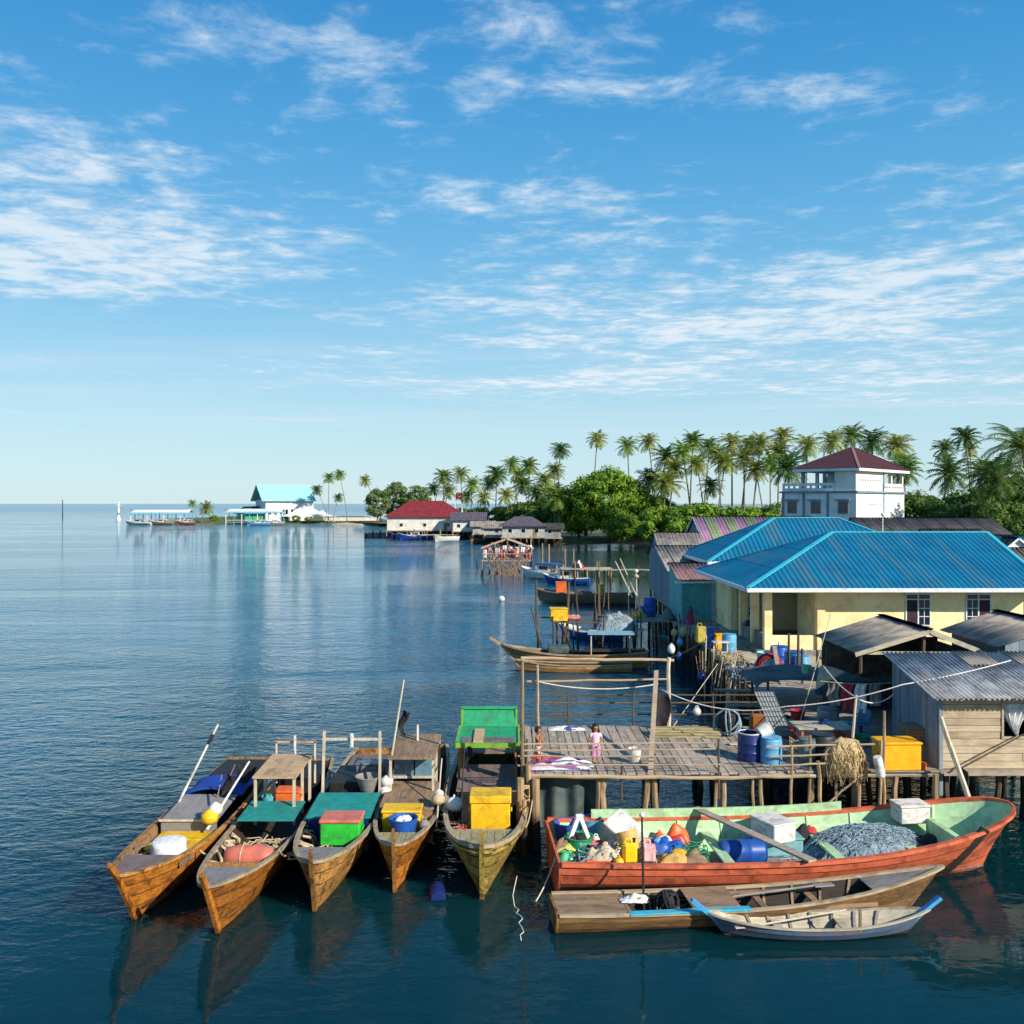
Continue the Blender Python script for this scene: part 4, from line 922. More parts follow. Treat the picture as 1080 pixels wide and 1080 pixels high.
# ---- the two children
def child(label, loc, rz, Ht, pose, clothes, hairlen):
    t = thing('person', label, 'person', loc, rz); k = Ht / 1.12
    J_ = {}
    def P(*a): return Vector(a) * k
    nodes = [('pel', P(0, 0, .52), .085), ('wst', P(0, 0, .62), .078), ('chs', P(0, .005, .76), .092), ('nek', P(0, .005, .865), .042), ('hd0', P(0, -.005, .93), .06), ('hd1', P(0, -.012, 1.0), .088), ('hd2', P(0, 0, 1.07), .062)]
    edges = [('pel', 'wst'), ('wst', 'chs'), ('chs', 'nek'), ('nek', 'hd0'), ('hd0', 'hd1'), ('hd1', 'hd2')]
    hands = []
    for s, nm in ((1, 'l'), (-1, 'r')):
        nodes += [(nm + 'hip', P(s * .06, 0, .47), .075), (nm + 'kne', P(s * .068, -.015, .27), .046), (nm + 'ank', P(s * .07, .01, .06), .030), (nm + 'toe', P(s * .08, -.11, .022), .022)]
        edges += [('pel', nm + 'hip'), (nm + 'hip', nm + 'kne'), (nm + 'kne', nm + 'ank'), (nm + 'ank', nm + 'toe')]
        el, wr = pose[nm]; sh = P(s * .115, .005, .815)
        nodes += [(nm + 'sh', sh, .042), (nm + 'el', P(*el), .031), (nm + 'wr', P(*wr), .022)]
        edges += [('chs', nm + 'sh'), (nm + 'sh', nm + 'el'), (nm + 'el', nm + 'wr')]
        d = (P(*wr) - P(*el)).normalized(); nodes.append((nm + 'pal', P(*wr) + d * .045 * k, .026)); edges.append((nm + 'wr', nm + 'pal')); hands.append((P(*wr), d, s))
    idx = {n: i for i, (n, _, _) in enumerate(nodes)}; vs = [p for _, p, _ in nodes]; rr = [r * k for _, _, r in nodes]; es = [(idx[a], idx[b_]) for a, b_ in edges]; roots = [0]
    for wr, d, s in hands:
        a = d.cross(Vector((0, 1, 0)) if abs(d.y) < .8 else Vector((1, 0, 0))).normalized(); bnd = d.cross(a)
        for f, (o, ln) in enumerate(((-.018, .052), (-.006, .060), (.006, .057), (.018, .045))):
            p0 = wr + d * .055 * k + a * o * k; p1 = p0 + d * ln * .55 * k; p2 = p1 + (d * .8 + bnd * .6) * ln * .45 * k
            roots.append(len(vs)); vs += [p0, p1, p2]; rr += [.0075 * k, .007 * k, .006 * k]; es += [(len(vs) - 3, len(vs) - 2), (len(vs) - 2, len(vs) - 1)]
        p0 = wr + d * .02 * k + a * .02 * k; p1 = p0 + (a * .8 + d * .6) * .03 * k; p2 = p1 + d * .022 * k
        roots.append(len(vs)); vs += [p0, p1, p2]; rr += [.009 * k, .008 * k, .007 * k]; es += [(len(vs) - 3, len(vs) - 2), (len(vs) - 2, len(vs) - 1)]
    me = bpy.data.meshes.new('body'); me.from_pydata([tuple(v) for v in vs], es, []); me.materials.append(M_skin)
    o = bpy.data.objects.new('body', me); COL.objects.link(o); o.parent = t
    md = o.modifiers.new('skin', 'SKIN'); md.use_smooth_shade = True
    sv = me.skin_vertices[0].data
    for i, r in enumerate(rr): sv[i].radius = (r, r)
    for r in roots: sv[r].use_root = True
    o.modifiers.new('sub', 'SUBSURF').render_levels = 2
    # face
    for s in (-1, 1):
        mb = B(); mb.lathe([(.002, -.012), (.011, -.005), (.011, .005), (.002, .012)], 8, (s * .034 * k, -.089 * k, 1.0 * k)); mb.build('eye', M_hair, t)
        mb = B(); mb.lathe([(.002, -.022), (.014, -.01), (.016, .01), (.002, .022)], 8, (s * .092 * k, .0, .99 * k), sx=.6); mb.build('ear', M_skin, t)
    mb = B(); mb.add([(0, -.115 * k, .972 * k), (-.014 * k, -.088 * k, .966 * k), (.014 * k, -.088 * k, .966 * k), (0, -.088 * k, 1.0 * k)], [(0, 1, 2), (0, 2, 3), (0, 3, 1)]); mb.build('nose', M_skin, t)
    mb = B(); mb.cbox(-.022 * k, .022 * k, -.090 * k, -.082 * k, .940 * k, .949 * k, .003); mb.build('mouth', M_redp, t)
    # hair: a cap that leaves the face free
    mb = B(); n = 18
    prof = [(.02, 1.122), (.06, 1.112), (.088, 1.082), (.1, 1.04), (.102, 1.0), (.098, .96)] + ([(.1, .9), (.095, .84), (.07, .80)] if hairlen else [(.085, .935)])
    for i, (r, z) in enumerate(prof):
        for j in range(n):
            a = 2 * math.pi * j / n; front = max(0, -math.sin(a)); rr_ = r * (1 - (.30 if front > .55 and z < 1.055 else 0)); mb.v.append((rr_ * math.cos(a) * k, (rr_ * math.sin(a) * 1.05 + .006) * k, (z if not (front > .55 and z < 1.03) else 1.03) * k))
    for i in range(len(prof) - 1):
        for j in range(n): mb.f.append([i * n + j, i * n + (j + 1) % n, (i + 1) * n + (j + 1) % n, (i + 1) * n + j]); mb.mi.append(0)
    mb.build('hair', M_hair, t, 'all')
    for nm, m, prof in clothes:
        if nm == 'shorts':
            for s in (-1, 1):
                mb = B(); mb.lathe([(.085, prof), (.088, prof + .1), (.092, .5)], 12, (s * .06, 0, 0), sy=1.05); q = mb.build('short_leg', m, t, True); q.scale = (k,) * 3
            mb = B(); mb.lathe([(.135, .455), (.125, .52), (.108, .60), (.1, .63)], 16, sy=.78); q = mb.build('shorts', m, t, True); q.scale = (k,) * 3
        else:
            mb = B(); mb.lathe(prof, 16, sy=.78); q = mb.build(nm, m, t, True); q.scale = (k,) * 3
            for s in (-1, 1):
                el = Vector(pose['l' if s > 0 else 'r'][0]); sh = Vector((s * .115, .005, .815)); mb = B(); mb.tube([Vector((s * .08, .005, .82)), sh, sh.lerp(el, .55)], [.05, .058, .052], 8); q = mb.build('sleeve', m, t, 'all'); q.scale = (k,) * 3
    return t
M_shirt = mat('pale_pink_shirt', srgb(226, 196, 204), srgb(206, 160, 176), 8, .85, .2)
M_lilac = mat('lilac_trousers', srgb(196, 140, 176), srgb(160, 104, 146), 8, .85, .2)
M_redsh = mat('dark_red_shorts', srgb(120, 40, 44), srgb(200, 180, 180), 14, .85, .2, contrast=(.5, .56))
g0 = A(628, 805, 27.35)
child('girl in pale pink shirt and lilac shorts standing on the jetty facing the camera', (g0.x, 27.35, ZD + .01), R(8), 1.15,
      {'l': ((.19, -.03, .67), (.13, -.15, .60)), 'r': ((-.19, -.02, .67), (-.11, -.16, .62))},
      [('shorts', M_lilac, .2), ('shirt', M_shirt, [(.128, .50), (.115, .6), (.118, .7), (.125, .78), (.10, .84), (.055, .87)])], True)
b0 = A(567, 804, 27.2)
child('bare chested boy in dark red shorts standing at the left end of the jetty', (b0.x + .02, 27.2, ZD + .01), R(62), 1.1,
      {'l': ((.17, -.05, .66), (.11, -.17, .58)), 'r': ((-.16, -.12, .72), (-.05, -.2, .88))}, [('shorts', M_redsh, .30)], False)
# ---- what lies on the jetty
GJ = 'clutter on the jetty'
def clothpile(label, loc, sx, sy, hgt, mats, group=GJ, n=5, name='clothes_pile', cat='clothes'):
    t = thing(name, label, cat, loc, 0, group)
    for k in range(n):
        a, c = rnd(-.3, .3) * sx, rnd(-.3, .3) * sy; w_, l_ = sx * rnd(.4, .6), sy * rnd(.4, .7); sd_ = rnd(0, 50); hh = hgt * rnd(.5, 1)
        mb = B()
        def f(u, v):
            r = math.sin(math.pi * u) * math.sin(math.pi * v); q = noise.noise(Vector((u * 3 + sd_, v * 3, k)))
            return (a + (u - .5) * w_ * 2 + q * .07, c + (v - .5) * l_ * 2 + q * .06, max(.005 + .004 * k, r ** .6 * hh * (.75 + .6 * q)))
        mb.grid(f, 12, 12); mb.build('garment', mats[k % len(mats)], t, 'all')
    return t
M_lila2 = mat('purple_cloth', srgb(110, 70, 120), srgb(150, 90, 150), 6, .9, .2); M_redc = mat('red_cloth', srgb(190, 60, 60), srgb(150, 40, 50), 6, .9, .2); M_bluecl = mat('blue_cloth', srgb(60, 90, 150), srgb(40, 60, 110), 6, .9, .2)
clothpile('heap of white and purple washing at the feet of the two children', (1.5, 26.95, ZD), 1.3, .5, .3, [M_cloth, M_lila2, M_cloth, M_shirt, M_cloth, M_bluecl, M_cloth], n=9)
clothpile('small red and pink clothes strewn behind the washing heap', (1.25, 27.9, ZD), .9, .5, .10, [M_redc, M_pink, M_lila2], n=4)
clothpile('scrap of light cloth at the back edge of the jetty', (1.9, 31.5, ZD), .8, .35, .12, [M_cloth, M_bluecl], n=3)
tub('white bucket standing right of the girl', (3.55, 27.45, ZD), .19, .42, M_white, name='bucket', cat='bucket', group=GJ, handle=True)
t = thing('board_stack', 'stack of olive boards lying at the back of the jetty', 'boards', (5.55, 30.6, ZD), R(-2), GJ)
for k in range(4): mb = B(); mb.cbox(-1.15 + .05 * k, 1.1 + .06 * k, -.32 + .12 * k, -.1 + .14 * k, .0 + .06 * k, .055 + .06 * k, .01); mb.build('board', M_deckm, t)
t = thing('black_net', 'black net bundle hanging from the back rail of the jetty', 'net', (5.0, 31.8, 1.7), 0, GJ)
mb = B(); mb.grid(lambda u, v: ((u - .5) * (.42 + .1 * math.sin(v * 5)) + .05 * math.sin(6 * v), .10 * math.sin(math.pi * u) * (1 + .3 * math.sin(9 * v)) - .28, 1.45 * (1 - v)), 10, 12, 0, Vector((0, .12, 0))); mb.build('net', M_dark, t, 'all')
def ballnet(label, loc, r, m, group=GJ, rings=9):
    t = thing('net_bundle', label, 'net', loc, 0, group)
    for k in range(rings):
        a = rnd(0, 3.14); b_ = rnd(-.9, .9); mb = B(); ax = Vector((math.cos(a), math.sin(a), b_)).normalized(); u_ = ax.orthogonal().normalized(); v_ = ax.cross(u_)
        mb.tube([(u_ * math.cos(R(q)) + v_ * math.sin(R(q))) * r * (1 + .05 * math.sin(q)) + Vector((0, 0, r)) for q in range(0, 361, 24)], .03, 5); mb.build('coil', m, t, 'all')
    mb = B(); mb.lathe([(.05, .05), (r * .6, .15), (r * .85, r), (r * .6, 2 * r - .15), (.05, 2 * r - .05)], 10); mb.build('core', M_dark, t, 'all')
    return t
ballnet('round coil of greenish net on the jetty beside a brown jerrycan', (7.0, 30.7, ZD), .42, M_netg)
def jerry(label, loc, m, sx=.42, sy=.26, hh=.62, rz=0.0, group=GJ, rot=None):
    t = thing('jerrycan', label, 'jerrycan', loc, rz, group, rot)
    mb = B(); mb.cbox(-sx / 2, sx / 2, -sy / 2, sy / 2, 0, hh * .84, .06); mb.build('body', m, t)
    mb = B(); mb.lathe([(.035, hh * .82), (.035, hh * .95), (.045, hh * .96), (.045, hh), (.01, hh)], 10, (sx * .32, 0, 0)); mb.build('cap', M_dark, t)
    mb = B(); mb.tube([(-sx * .4, 0, hh * .80), (-sx * .3, 0, hh * .98), (sx * .05, 0, hh * .98), (sx * .14, 0, hh * .82)], .03, 6); mb.build('handle', m, t)
    return t
M_brownp = paint('brown_plastic', 138, 84, 36, .45, .3)
jerry('brown jerrycan at the back edge of the jetty', (8.05, 31.0, ZD), M_brownp, .56, .3, .75, .1)
barrel('open blue barrel at the right end of the jetty under a white bucket', (6.95, 27.75, ZD), .34, .8, M_navy, group=GJ, opened=True, lid=M_white)
barrel('pale blue barrel standing against the open blue barrel', (7.5, 27.45, ZD), .31, .72, M_lblue, group=GJ)
tub('white bucket lying tilted on the blue barrels', (7.2, 27.62, ZD + .80), .22, .36, M_white, name='bucket', cat='bucket', group=GJ, rot=(R(8), R(62), R(20)))
# ================================================================== boats lying below the jetty
def heap(mb, cx, cy, z0, sx, sy, hh, seed, n=26, rough=.18):
    """uneven mound"""
    def f(u, v):
        x = (u - .5) * 2; y = (v - .5) * 2; r = max(0, 1 - (x * x + y * y) ** 1.1); q = noise.fractal(Vector((x * 2.2 + seed, y * 2.2, seed)), 1, 2, 4)
        return (cx + x * sx, cy + y * sy, z0 + (r ** .55) * hh * (.8 + rough * 2 * q))
    mb.grid(f, n, n)
def strands(mb, cx, cy, z0, sx, sy, hh, nst, r, rng):
    """loose twine lying over a mound"""
    for k in range(nst):
        a = rng.uniform(0, 6.28); p = Vector((rng.uniform(-.8, .8), rng.uniform(-.8, .8))); pts = []
        for i in range(7):
            a += rng.uniform(-.7, .7); p = p + Vector((math.cos(a), math.sin(a))) * .11
            rr = max(0, 1 - (p.x ** 2 + p.y ** 2) ** 1.1); pts.append((cx + p.x * sx, cy + p.y * sy, z0 + (rr ** .55) * hh * rng.uniform(.85, 1.08) + .02))
        mb.tube(pts, r, 4, cap=False)
GO = 'gear in the orange boat'
# ---- the orange boat
L = 12.0; ob = thing('work_boat', 'large orange hulled boat with mint green inside loaded with gear', 'boat', (7.05, 24.45, 0), R(4))
h = Hull(L, 3.5, .86, 1.62, .95, keel=-.4, rake=.9, full=.42, stern=.92, mid=.42)
h.planks(ob, (M_rust, M_mint, M_rust), n=5, th=.05); h.gunwale(ob, M_rust, .14, .09); h.transom(ob, M_rust)
h.floor(ob, M_deckg, .12, .02, .93)
h.ribs(ob, M_mint, [.1, .2, .3, .4, .5, .6, .7, .8, .88], .05, .8)
# raised mint washboard along the far side, thwarts, bow locker
mb = B(); pts = [h.pt(u, 0, 1) + Vector((0, -.05, .02)) for u in [.1 + .58 * i / 14 for i in range(15)]]
for a, c in zip(pts, pts[1:]): mb.prism([a, c, c + Vector((0, 0, .26)), a + Vector((0, 0, .26))], (0, .05, 0))
mb.build('washboard', M_mint, ob)
for u in (.36, .60, .78): q = h.inner(u, .5) - .02; mb = B(); mb.cbox(h.x(u) - .14, h.x(u) + .14, -q, q, .50, .56, .01); mb.build('thwart', M_mint, ob)
q = h.inner(.86, .45); mb = B(); mb.cbox(h.x(.845), h.x(.86), -q, q, .45, 1.05, .01); mb.build('bulkhead', M_mint, ob)
mb = B(); pts = [h.pt(.885 - .05 * t_, t_ * .8, -1) + Vector((0, -.05, .1 * (1 - t_))) for t_ in (0, .25, .5, .75, 1)]
for a, c in zip(pts, pts[1:]): mb.beam(a, c, .06, .26, up=(1, 0, 0))
mb.build('rubbing_plank', M_inside, ob)
def O(x, y, z): return local(ob, (x, y, z))
px_o = lambda px, py, z: G(px, py, z)
# cargo from the left: placed where the photograph shows it, on the bottom boards or on each other
t = thing('grey_net_heap', 'large heap of blue grey fishing net in the orange boat', 'net', G(925, 893, .55) + Vector((0, .55, -.42)), R(4), GO)
mb = B(); heap(mb, 0, 0, 0, 1.85, .9, .72, 3.1, 34, .3); mb.build('mound', M_netg, t, 'all')
mb = B(); strands(mb, 0, 0, 0, 1.8, .9, .74, 520, .0075, random.Random(4)); q = mb.build('strands', mat('net_twine', srgb(164, 184, 194), srgb(104, 124, 136), 9, .9), t, 'all'); q['kind'] = 'stuff'
def at_o(px, py, zb, dy=0.0): p = G(px, py, zb); p.y += dy; return p
lidbox('fish_box', 'white polystyrene box with square lid amidships in the orange boat', at_o(818, 887, .62, .25), .72, .95, .52, M_white, None, R(25), GO)
lidbox('fish_box', 'white polystyrene box at the far rail of the orange boat', at_o(963, 868, .9, .2), .82, .6, .5, M_white, None, R(6), GO)
lidbox('fish_box', 'pale teal chest under the white box in the orange boat', at_o(822, 905, .14, .55), 1.3, .9, .48, mat('pale_teal', srgb(126, 176, 178), srgb(96, 150, 156), 4, .6), None, R(4), GO)
barrel('blue drum lying on its side in the orange boat', at_o(762, 903, .44, .3) , .30, 1.15, M_blue, rot=(0, R(90), R(4)), group=GO)
lidbox('fish_box', 'tilted white box lying open on the cargo near the stern', at_o(657, 885, .62, .1), .62, .8, .55, M_white, None, 0, GO, tilt=(R(28), R(-24), R(35)))
tub('tan woven basket tipped against the white box', at_o(667, 903, .58, .1), .28, .58, paint('tan_plastic', 216, 168, 96, .6, .2), name='basket', cat='basket', group=GO, rot=(R(-22), R(-14), 0), taper=.8)
jerry('bright yellow jerrycan at the near rail of the orange boat', at_o(665, 913, .60, .2), paint('yellow_can', 246, 196, 20, .45, .1), .36, .24, .6, .1, GO)
jerry('pale pink jerrycan beside the yellow one in the orange boat', at_o(685, 912, .60, .2), mat('pink_can', srgb(232, 190, 190), srgb(214, 130, 140), 5, .5), .34, .24, .55, .0, GO)
t = tub('green plastic crate with dark gear near the stern', at_o(611, 899, .5, .1), .36, .4, paint('green_crate', 26, 156, 96, .5, .2), M_dark, name='crate', cat='crate', group=GO)
t = thing('plastic_tray', 'orange tray heaped with sandy net at the near left rail', 'tray', at_o(637, 914, .62, .25), .03, GO)
mb = B(); mb.cbox(-.45, .45, -.28, .28, 0, .16, .02); mb.build('tray', M_orange, t); mb = B(); heap(mb, 0, 0, .15, .43, .27, .28, 6.2, 14, .3); mb.build('net', mat('sandy_net', srgb(204, 190, 160), srgb(160, 140, 116), 18, .95, .6), t, 'all')
t = thing('bent_bracket', 'white bent frame like an inverted V standing in the green crate', 'bracket', at_o(611, 897, .55, .1), R(12), GO)
for sg in (-1, 1): mb = B(); mb.beam((sg * .36, 0, 0), (sg * .04, 0, .82), .12, .10); mb.build('frame_leg', M_cloth, t)
mb = B(); mb.cbox(-.1, .1, -.06, .06, .78, .90, .02); mb.build('frame_top', M_cloth, t)
for lb, px, py, zb, r, hgt, m in [('blue tub behind the white frame', 598, 888, .5, .34, .5, M_blue), ('light blue tub right of the white frame', 623, 884, .5, .3, .5, M_lblue), ('red basin in front of the tilted white box', 632, 901, .55, .27, .22, M_redp), ('cream basin beside the tan basket', 650, 903, .55, .24, .26, M_cloth)]:
    tub(lb + ' in the orange boat', at_o(px, py, zb, .15), r, hgt, m, None, 'tub', 'tub', GO)
clothpile('blue and light blue sheets bundled amidships in the orange boat', at_o(700, 898, .45, .1), .75, .45, .5, [M_blue, M_lblue, M_cloth, M_bluec], GO, 6, 'sheet_bundle', 'tarpaulin')
clothpile('red tarpaulin bundle behind the blue sheets', at_o(716, 892, .5, .3), .7, .4, .5, [M_redp, M_orange], GO, 3, 'tarpaulin_bundle', 'tarpaulin')
clothpile('yellow and tan rag heap beside the blue drum', at_o(722, 911, .5, .25), .9, .35, .34, [mat('tan_rag', srgb(206, 170, 100), srgb(170, 130, 70), 8, .9, .3), M_deckb, M_yellow], GO, 5, 'rag_heap', 'rags')
clothpile('tangle of pale rope and rags in the stern corner', at_o(600, 912, .5, .15), .5, .4, .4, [M_deckg, M_greenp, M_cloth, M_netg], GO, 6, 'rag_heap', 'rags')
clothpile('lime green cloth draped over the stern', at_o(596, 897, .6, .1), .45, .3, .4, [mat('lime_cloth', srgb(206, 220, 120), srgb(150, 170, 80), 5, .8), M_deckb], GO, 3, 'cloth_bundle', 'cloth')
clothpile('red and dark rags behind the white box amidships', at_o(850, 884, .45, .1), .6, .4, .4, [M_redc, M_dark, M_lila2], GO, 4, 'rag_heap', 'rags')
clothpile('dark brown sack near the bow of the orange boat', at_o(985, 893, .5, .3), .55, .4, .5, [M_inside, M_dark], GO, 3, 'sack', 'sack')
tub('dark green bucket in the bow of the orange boat', at_o(1033, 878, .62, .1), .27, .42, mat('dark_green_tub', srgb(30, 74, 68), srgb(20, 52, 50), 4, .5), name='bucket', cat='bucket', group=GO)
t = thing('long_plank', 'long grey plank laid slanting across the orange boat', 'plank', (0, 0, 0)); mb = B(); mb.beam(A(733, 852, 26.15), A(857, 908, 22.55), .26, .05); mb.build('board', M_gplankx, t)
pole('thin dark pole standing between the orange boat and the brown boat', G(679, 962, .15), A(677, 858, 21.9), .03, M_dark, ext=[(.96, .06, M_white)])
t = thing('log', 'rough brown log lying on the far rail of the orange boat', 'log', (0, 0, 0)); log(A(606, 861, 26.2), A(783, 860, 26.25), .06, .05, 7, 9).build('trunk', M_postd, t, True)
# ---- the long brown boat
L = 9.2; bb = thing('long_boat', 'low brown wooden boat with square stern beside the orange boat', 'boat', (5.55, 21.85, 0), R(6))
h = Hull(L, 1.3, .40, .95, .46, keel=-.25, rake=1.0, full=.75, stern=.95, mid=.4); h.planks(bb, (wood('dark_brown_planks', 140, 104, 64, 0, .5, rough=.6, rnd=.3), M_inside, M_inside), n=4); h.gunwale(bb, M_rail, .09, .06); h.transom(bb, M_varn2); h.floor(bb, M_inside, .06)
h.ribs(bb, M_deckb, [.25 + .075 * i for i in range(8)], .05, .85)
h.deck(bb, M_deckb, .0, .17, 6, .0); h.deck(bb, M_deckg, .80, .99, 5, -.03)
for sg in (-1, 1): mb = B(); mb.beam((h.x(.2), sg * .56, .30), (h.x(.8), sg * .5, .36), .05, .08); mb.build('stringer', M_deckb, bb)
for u in (.3, .52, .66): mb = B(); q = h.inner(u, .26) - .02; mb.cbox(h.x(u) - .09, h.x(u) + .09, -q, q, .26, .31, .01); mb.build('thwart', M_deckb, bb)
mb = B(); mb.cbox(h.x(.17), h.x(.47), -.70, -.50, .42, .46, .01); mb.build('blue_plank', paint('turquoise_paint', 52, 172, 196, .5, .3, dirt=srgb(120, 150, 150)), bb)
mb = B(); mb.cbox(h.x(.33), h.x(.45), -.48, .6, .42, .46, .01); mb.build('hatch_board', M_deckb, bb)
mb = B(); mb.cbox(h.x(.17), h.x(.18), -h.inner(.17, .2), h.inner(.17, .2), .2, .42, .01); mb.build('bulkhead', M_deckb, bb)
t = ballnet('dark net float bundle standing in the brown boat', local(bb, (h.x(.285), .1, .1)), .26, M_dark, 'gear in the brown boat')
clothpile('pale rag on the stern boards of the brown boat', local(bb, (h.x(.2), .05, .44)), .5, .3, .2, [M_cloth, M_deckb], 'gear in the brown boat', 3, 'rag', 'rags')
t = thing('oar', 'wooden oar lying in the brown boat', 'oar', local(bb, (h.x(.56), .15, .42)), R(10)); mb = B(); mb.tube([(-1.1, 0, 0), (1.0, .0, .12)], .025, 6); mb.build('shaft', M_deckg, t); mb = B(); mb.cbox(1.0, 1.5, -.09, .09, .10, .13, .01); mb.build('blade', M_deckg, t)
# ---- the small sampan with blue painted ends
L = 5.0; sp_ = thing('sampan', 'small weathered rowing boat with light blue painted ends', 'boat', (6.72, 20.93, 0), R(1.5))
h = Hull(L, 1.0, .30, .52, .52, keel=-.14, rake=.6, full=.8, mid=.5, both=True, sternrake=.6)
M_bluew = paint('worn_blue_paint', 84, 104, 132, .7, .8, dirt=srgb(120, 96, 84), dirt_scale=2.2); M_bleach = wood('bleached_boards', 188, 176, 152, 0, .75, rnd=.1)
h.planks(sp_, (M_bluew, M_bleach, M_inside), n=3, th=.03); h.gunwale(sp_, M_bleach, .06, .04); h.floor(sp_, M_bleach, .0, .12, .88); h.ribs(sp_, M_deckg, [.2, .3, .4, .5, .6, .7, .8], .04, .85)
M_skyb = paint('sky_blue_paint', 72, 162, 214, .5, .25)
for sg in (-1, 1):
    p = h.pt(1 if sg > 0 else 0, .15); mb = B(); mb.beam(p - Vector((sg * .25, 0, .12)), p + Vector((sg * .36, 0, .36)), .13, .08); mb.build('end_horn', M_skyb, sp_)
for u in (.33, .62): q = h.inner(u, .16) - .02; mb = B(); mb.cbox(h.x(u) - .1, h.x(u) + .1, -q, q, .16, .19, .01); mb.build('thwart', M_bleach, sp_)
mb = B(); mb.beam((h.x(.66), -.44, .25), (h.x(.66), -.44, .75), .05, .05); mb.build('oar_peg', M_deckb, sp_)
t = thing('oar', 'long pale oar lying across the small sampan', 'oar', local(sp_, (-.55, -.05, .28)), R(10)); mb = B(); mb.tube([(-.8, 0, 0), (1.3, .05, .16)], .022, 6); mb.build('shaft', M_pole, t); mb = B(); mb.cbox(-1.35, -.8, -.075, .075, -.012, .012, .01); mb.build('blade', M_pole, t)
# ================================================================== the shore platform and the shed
M_planky = wood('tan_wall_board', 190, 170, 142, 0, .72, rnd=.14, dirt=srgb(130, 108, 80))  # plain tan-grey board colour of the front wall
M_boardz = wood('blue_grey_wall_board', 128, 142, 152, 2, .72, rnd=.14, dirt=srgb(84, 92, 98))
M_zinc = mat('zinc_sheet', srgb(176, 178, 178), srgb(126, 126, 126), 1.5, .5, .1, metal=.15, rnd=.14, dirt=srgb(92, 84, 78), dirt_amt=.45)
M_asb = mat('asbestos_sheet', srgb(156, 146, 134), srgb(116, 108, 100), 1.2, .9, .2, rnd=.08, dirt=srgb(104, 98, 90), dirt_amt=.5)
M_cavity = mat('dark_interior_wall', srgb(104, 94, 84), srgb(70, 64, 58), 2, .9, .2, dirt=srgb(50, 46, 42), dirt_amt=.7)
sh = thing('plank_shed', 'sunlit plank shed with corrugated zinc roof at the right edge', 'shed', (12.2, 27, 0))
Q = lambda x, y, z: (x - 12.2, y - 27, z)
ZF = 1.95
for z0_, z1_, nm in ((ZF - .08, ZF, 'floor_board'),):
    for k in range(12): mb = B(); y = 26.75 + k * .3; mb.box(*(12.1 - 12.2, 17.6 - 12.2, y - 27, y + .285 - 27), z0_, z1_); mb.build(nm, M_gplankx, sh)
zz = ZF + .01; k = 0
while zz < 4.0:                                              # front wall boards; window opening from x 14.45 on
    hh = rnd(.17, .24); dpt = rnd(0, .018)
    segs = [(12.2, 13.93), (15.2, 17.5)] if 2.85 < zz + hh / 2 < 3.9 else [(12.2, rnd(14.4, 14.9)), None]
    if segs[1] is None: segs = [segs[0], (segs[0][1] + .01, 17.5)]
    for a, c in segs: mb = B(); mb.cbox(a - 12.2, c - 12.2, -.02 - dpt, .025 - dpt, zz, min(zz + hh - .012, 4.04), .006); mb.build('wall_board', M_planky, sh)
    zz += hh
y = 27.06
while y < 30.0:                                             # side wall boards upright
    wd = rnd(.24, .4); mb = B(); zt = 4.05 + (y - 27) * .19; dpt = rnd(0, .03); mb.box(-.03 - dpt, .0 - dpt * .3, y - 27, y + wd - .012 - 27, ZF, zt); mb.build('side_board', M_boardz, sh); y += wd
mb = B(); mb.beam(Q(12.2, 27.0, 1.2), Q(12.2, 27.0, 4.0), .10, .10); mb.build('corner_post', M_boardz, sh)
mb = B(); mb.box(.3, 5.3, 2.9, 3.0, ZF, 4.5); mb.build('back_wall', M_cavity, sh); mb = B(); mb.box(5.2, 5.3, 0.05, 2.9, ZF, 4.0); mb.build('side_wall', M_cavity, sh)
for a, p, q in ((0, (13.95, 26.97, 2.86), (13.95, 26.97, 3.95)), (1, (13.92, 26.97, 2.84), (15.25, 26.97, 2.84))): mb = B(); mb.beam(Q(*p), Q(*q), .06, .06); mb.build('window_frame', M_planky, sh)
mb = B(); mb.grid(lambda u, v: (1.80 + (1.2 * u) * (1 - .62 * math.sin(math.pi * min(1, v * .5))) + .42 * v * v * (1 - u), .10 + .05 * math.sin(u * 26), 3.95 - 1.12 * v), 26, 10); mb.build('curtain', M_cloth, sh, 'all')
for X in (12.4, 13.9, 15.4, 16.9):
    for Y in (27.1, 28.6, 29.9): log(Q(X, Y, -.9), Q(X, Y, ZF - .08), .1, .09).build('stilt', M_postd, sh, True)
mb = B(); mb.cbox(*(-.05, 5.4, -.33, -.06), ZF - .12, ZF - .05, .01); mb.build('sill_board', M_gplankx, sh)
def corrug(p0, uvec, vvec, nrm, lu, lv, wave=.085, amp=.018, sub=4, th=.006, vtop=None, skew=0.0):
    """corrugated sheet: ridges run along v; vtop(u) gives the upper limit of the sheet"""
    mb = B(); n = max(2, int(lu / wave * sub)); p0 = Vector(p0); uvec = Vector(uvec).normalized(); vvec = Vector(vvec).normalized(); nrm = Vector(nrm).normalized(); vs = []
    for i in range(n + 1):
        u = lu * i / n; hgt = amp * math.sin(2 * math.pi * u / wave); top = vtop(u) if vtop else lv; a = p0 + uvec * u + nrm * hgt
        vs += [a, a + vvec * top, a - nrm * th, a + vvec * top - nrm * th]
    fs = []
    for i in range(n):
        o = 4 * i; fs += [(o, o + 4, o + 5, o + 1), (o + 2, o + 3, o + 7, o + 6), (o, o + 2, o + 6, o + 4), (o + 1, o + 5, o + 7, o + 3)]
    fs += [(0, 1, 3, 2), (4 * n, 4 * n + 2, 4 * n + 3, 4 * n + 1)]
    return mb.add(vs, fs)
vv_ = Vector((0, 3.75, .72)); nn_ = Vector((0, -.72, 3.75))
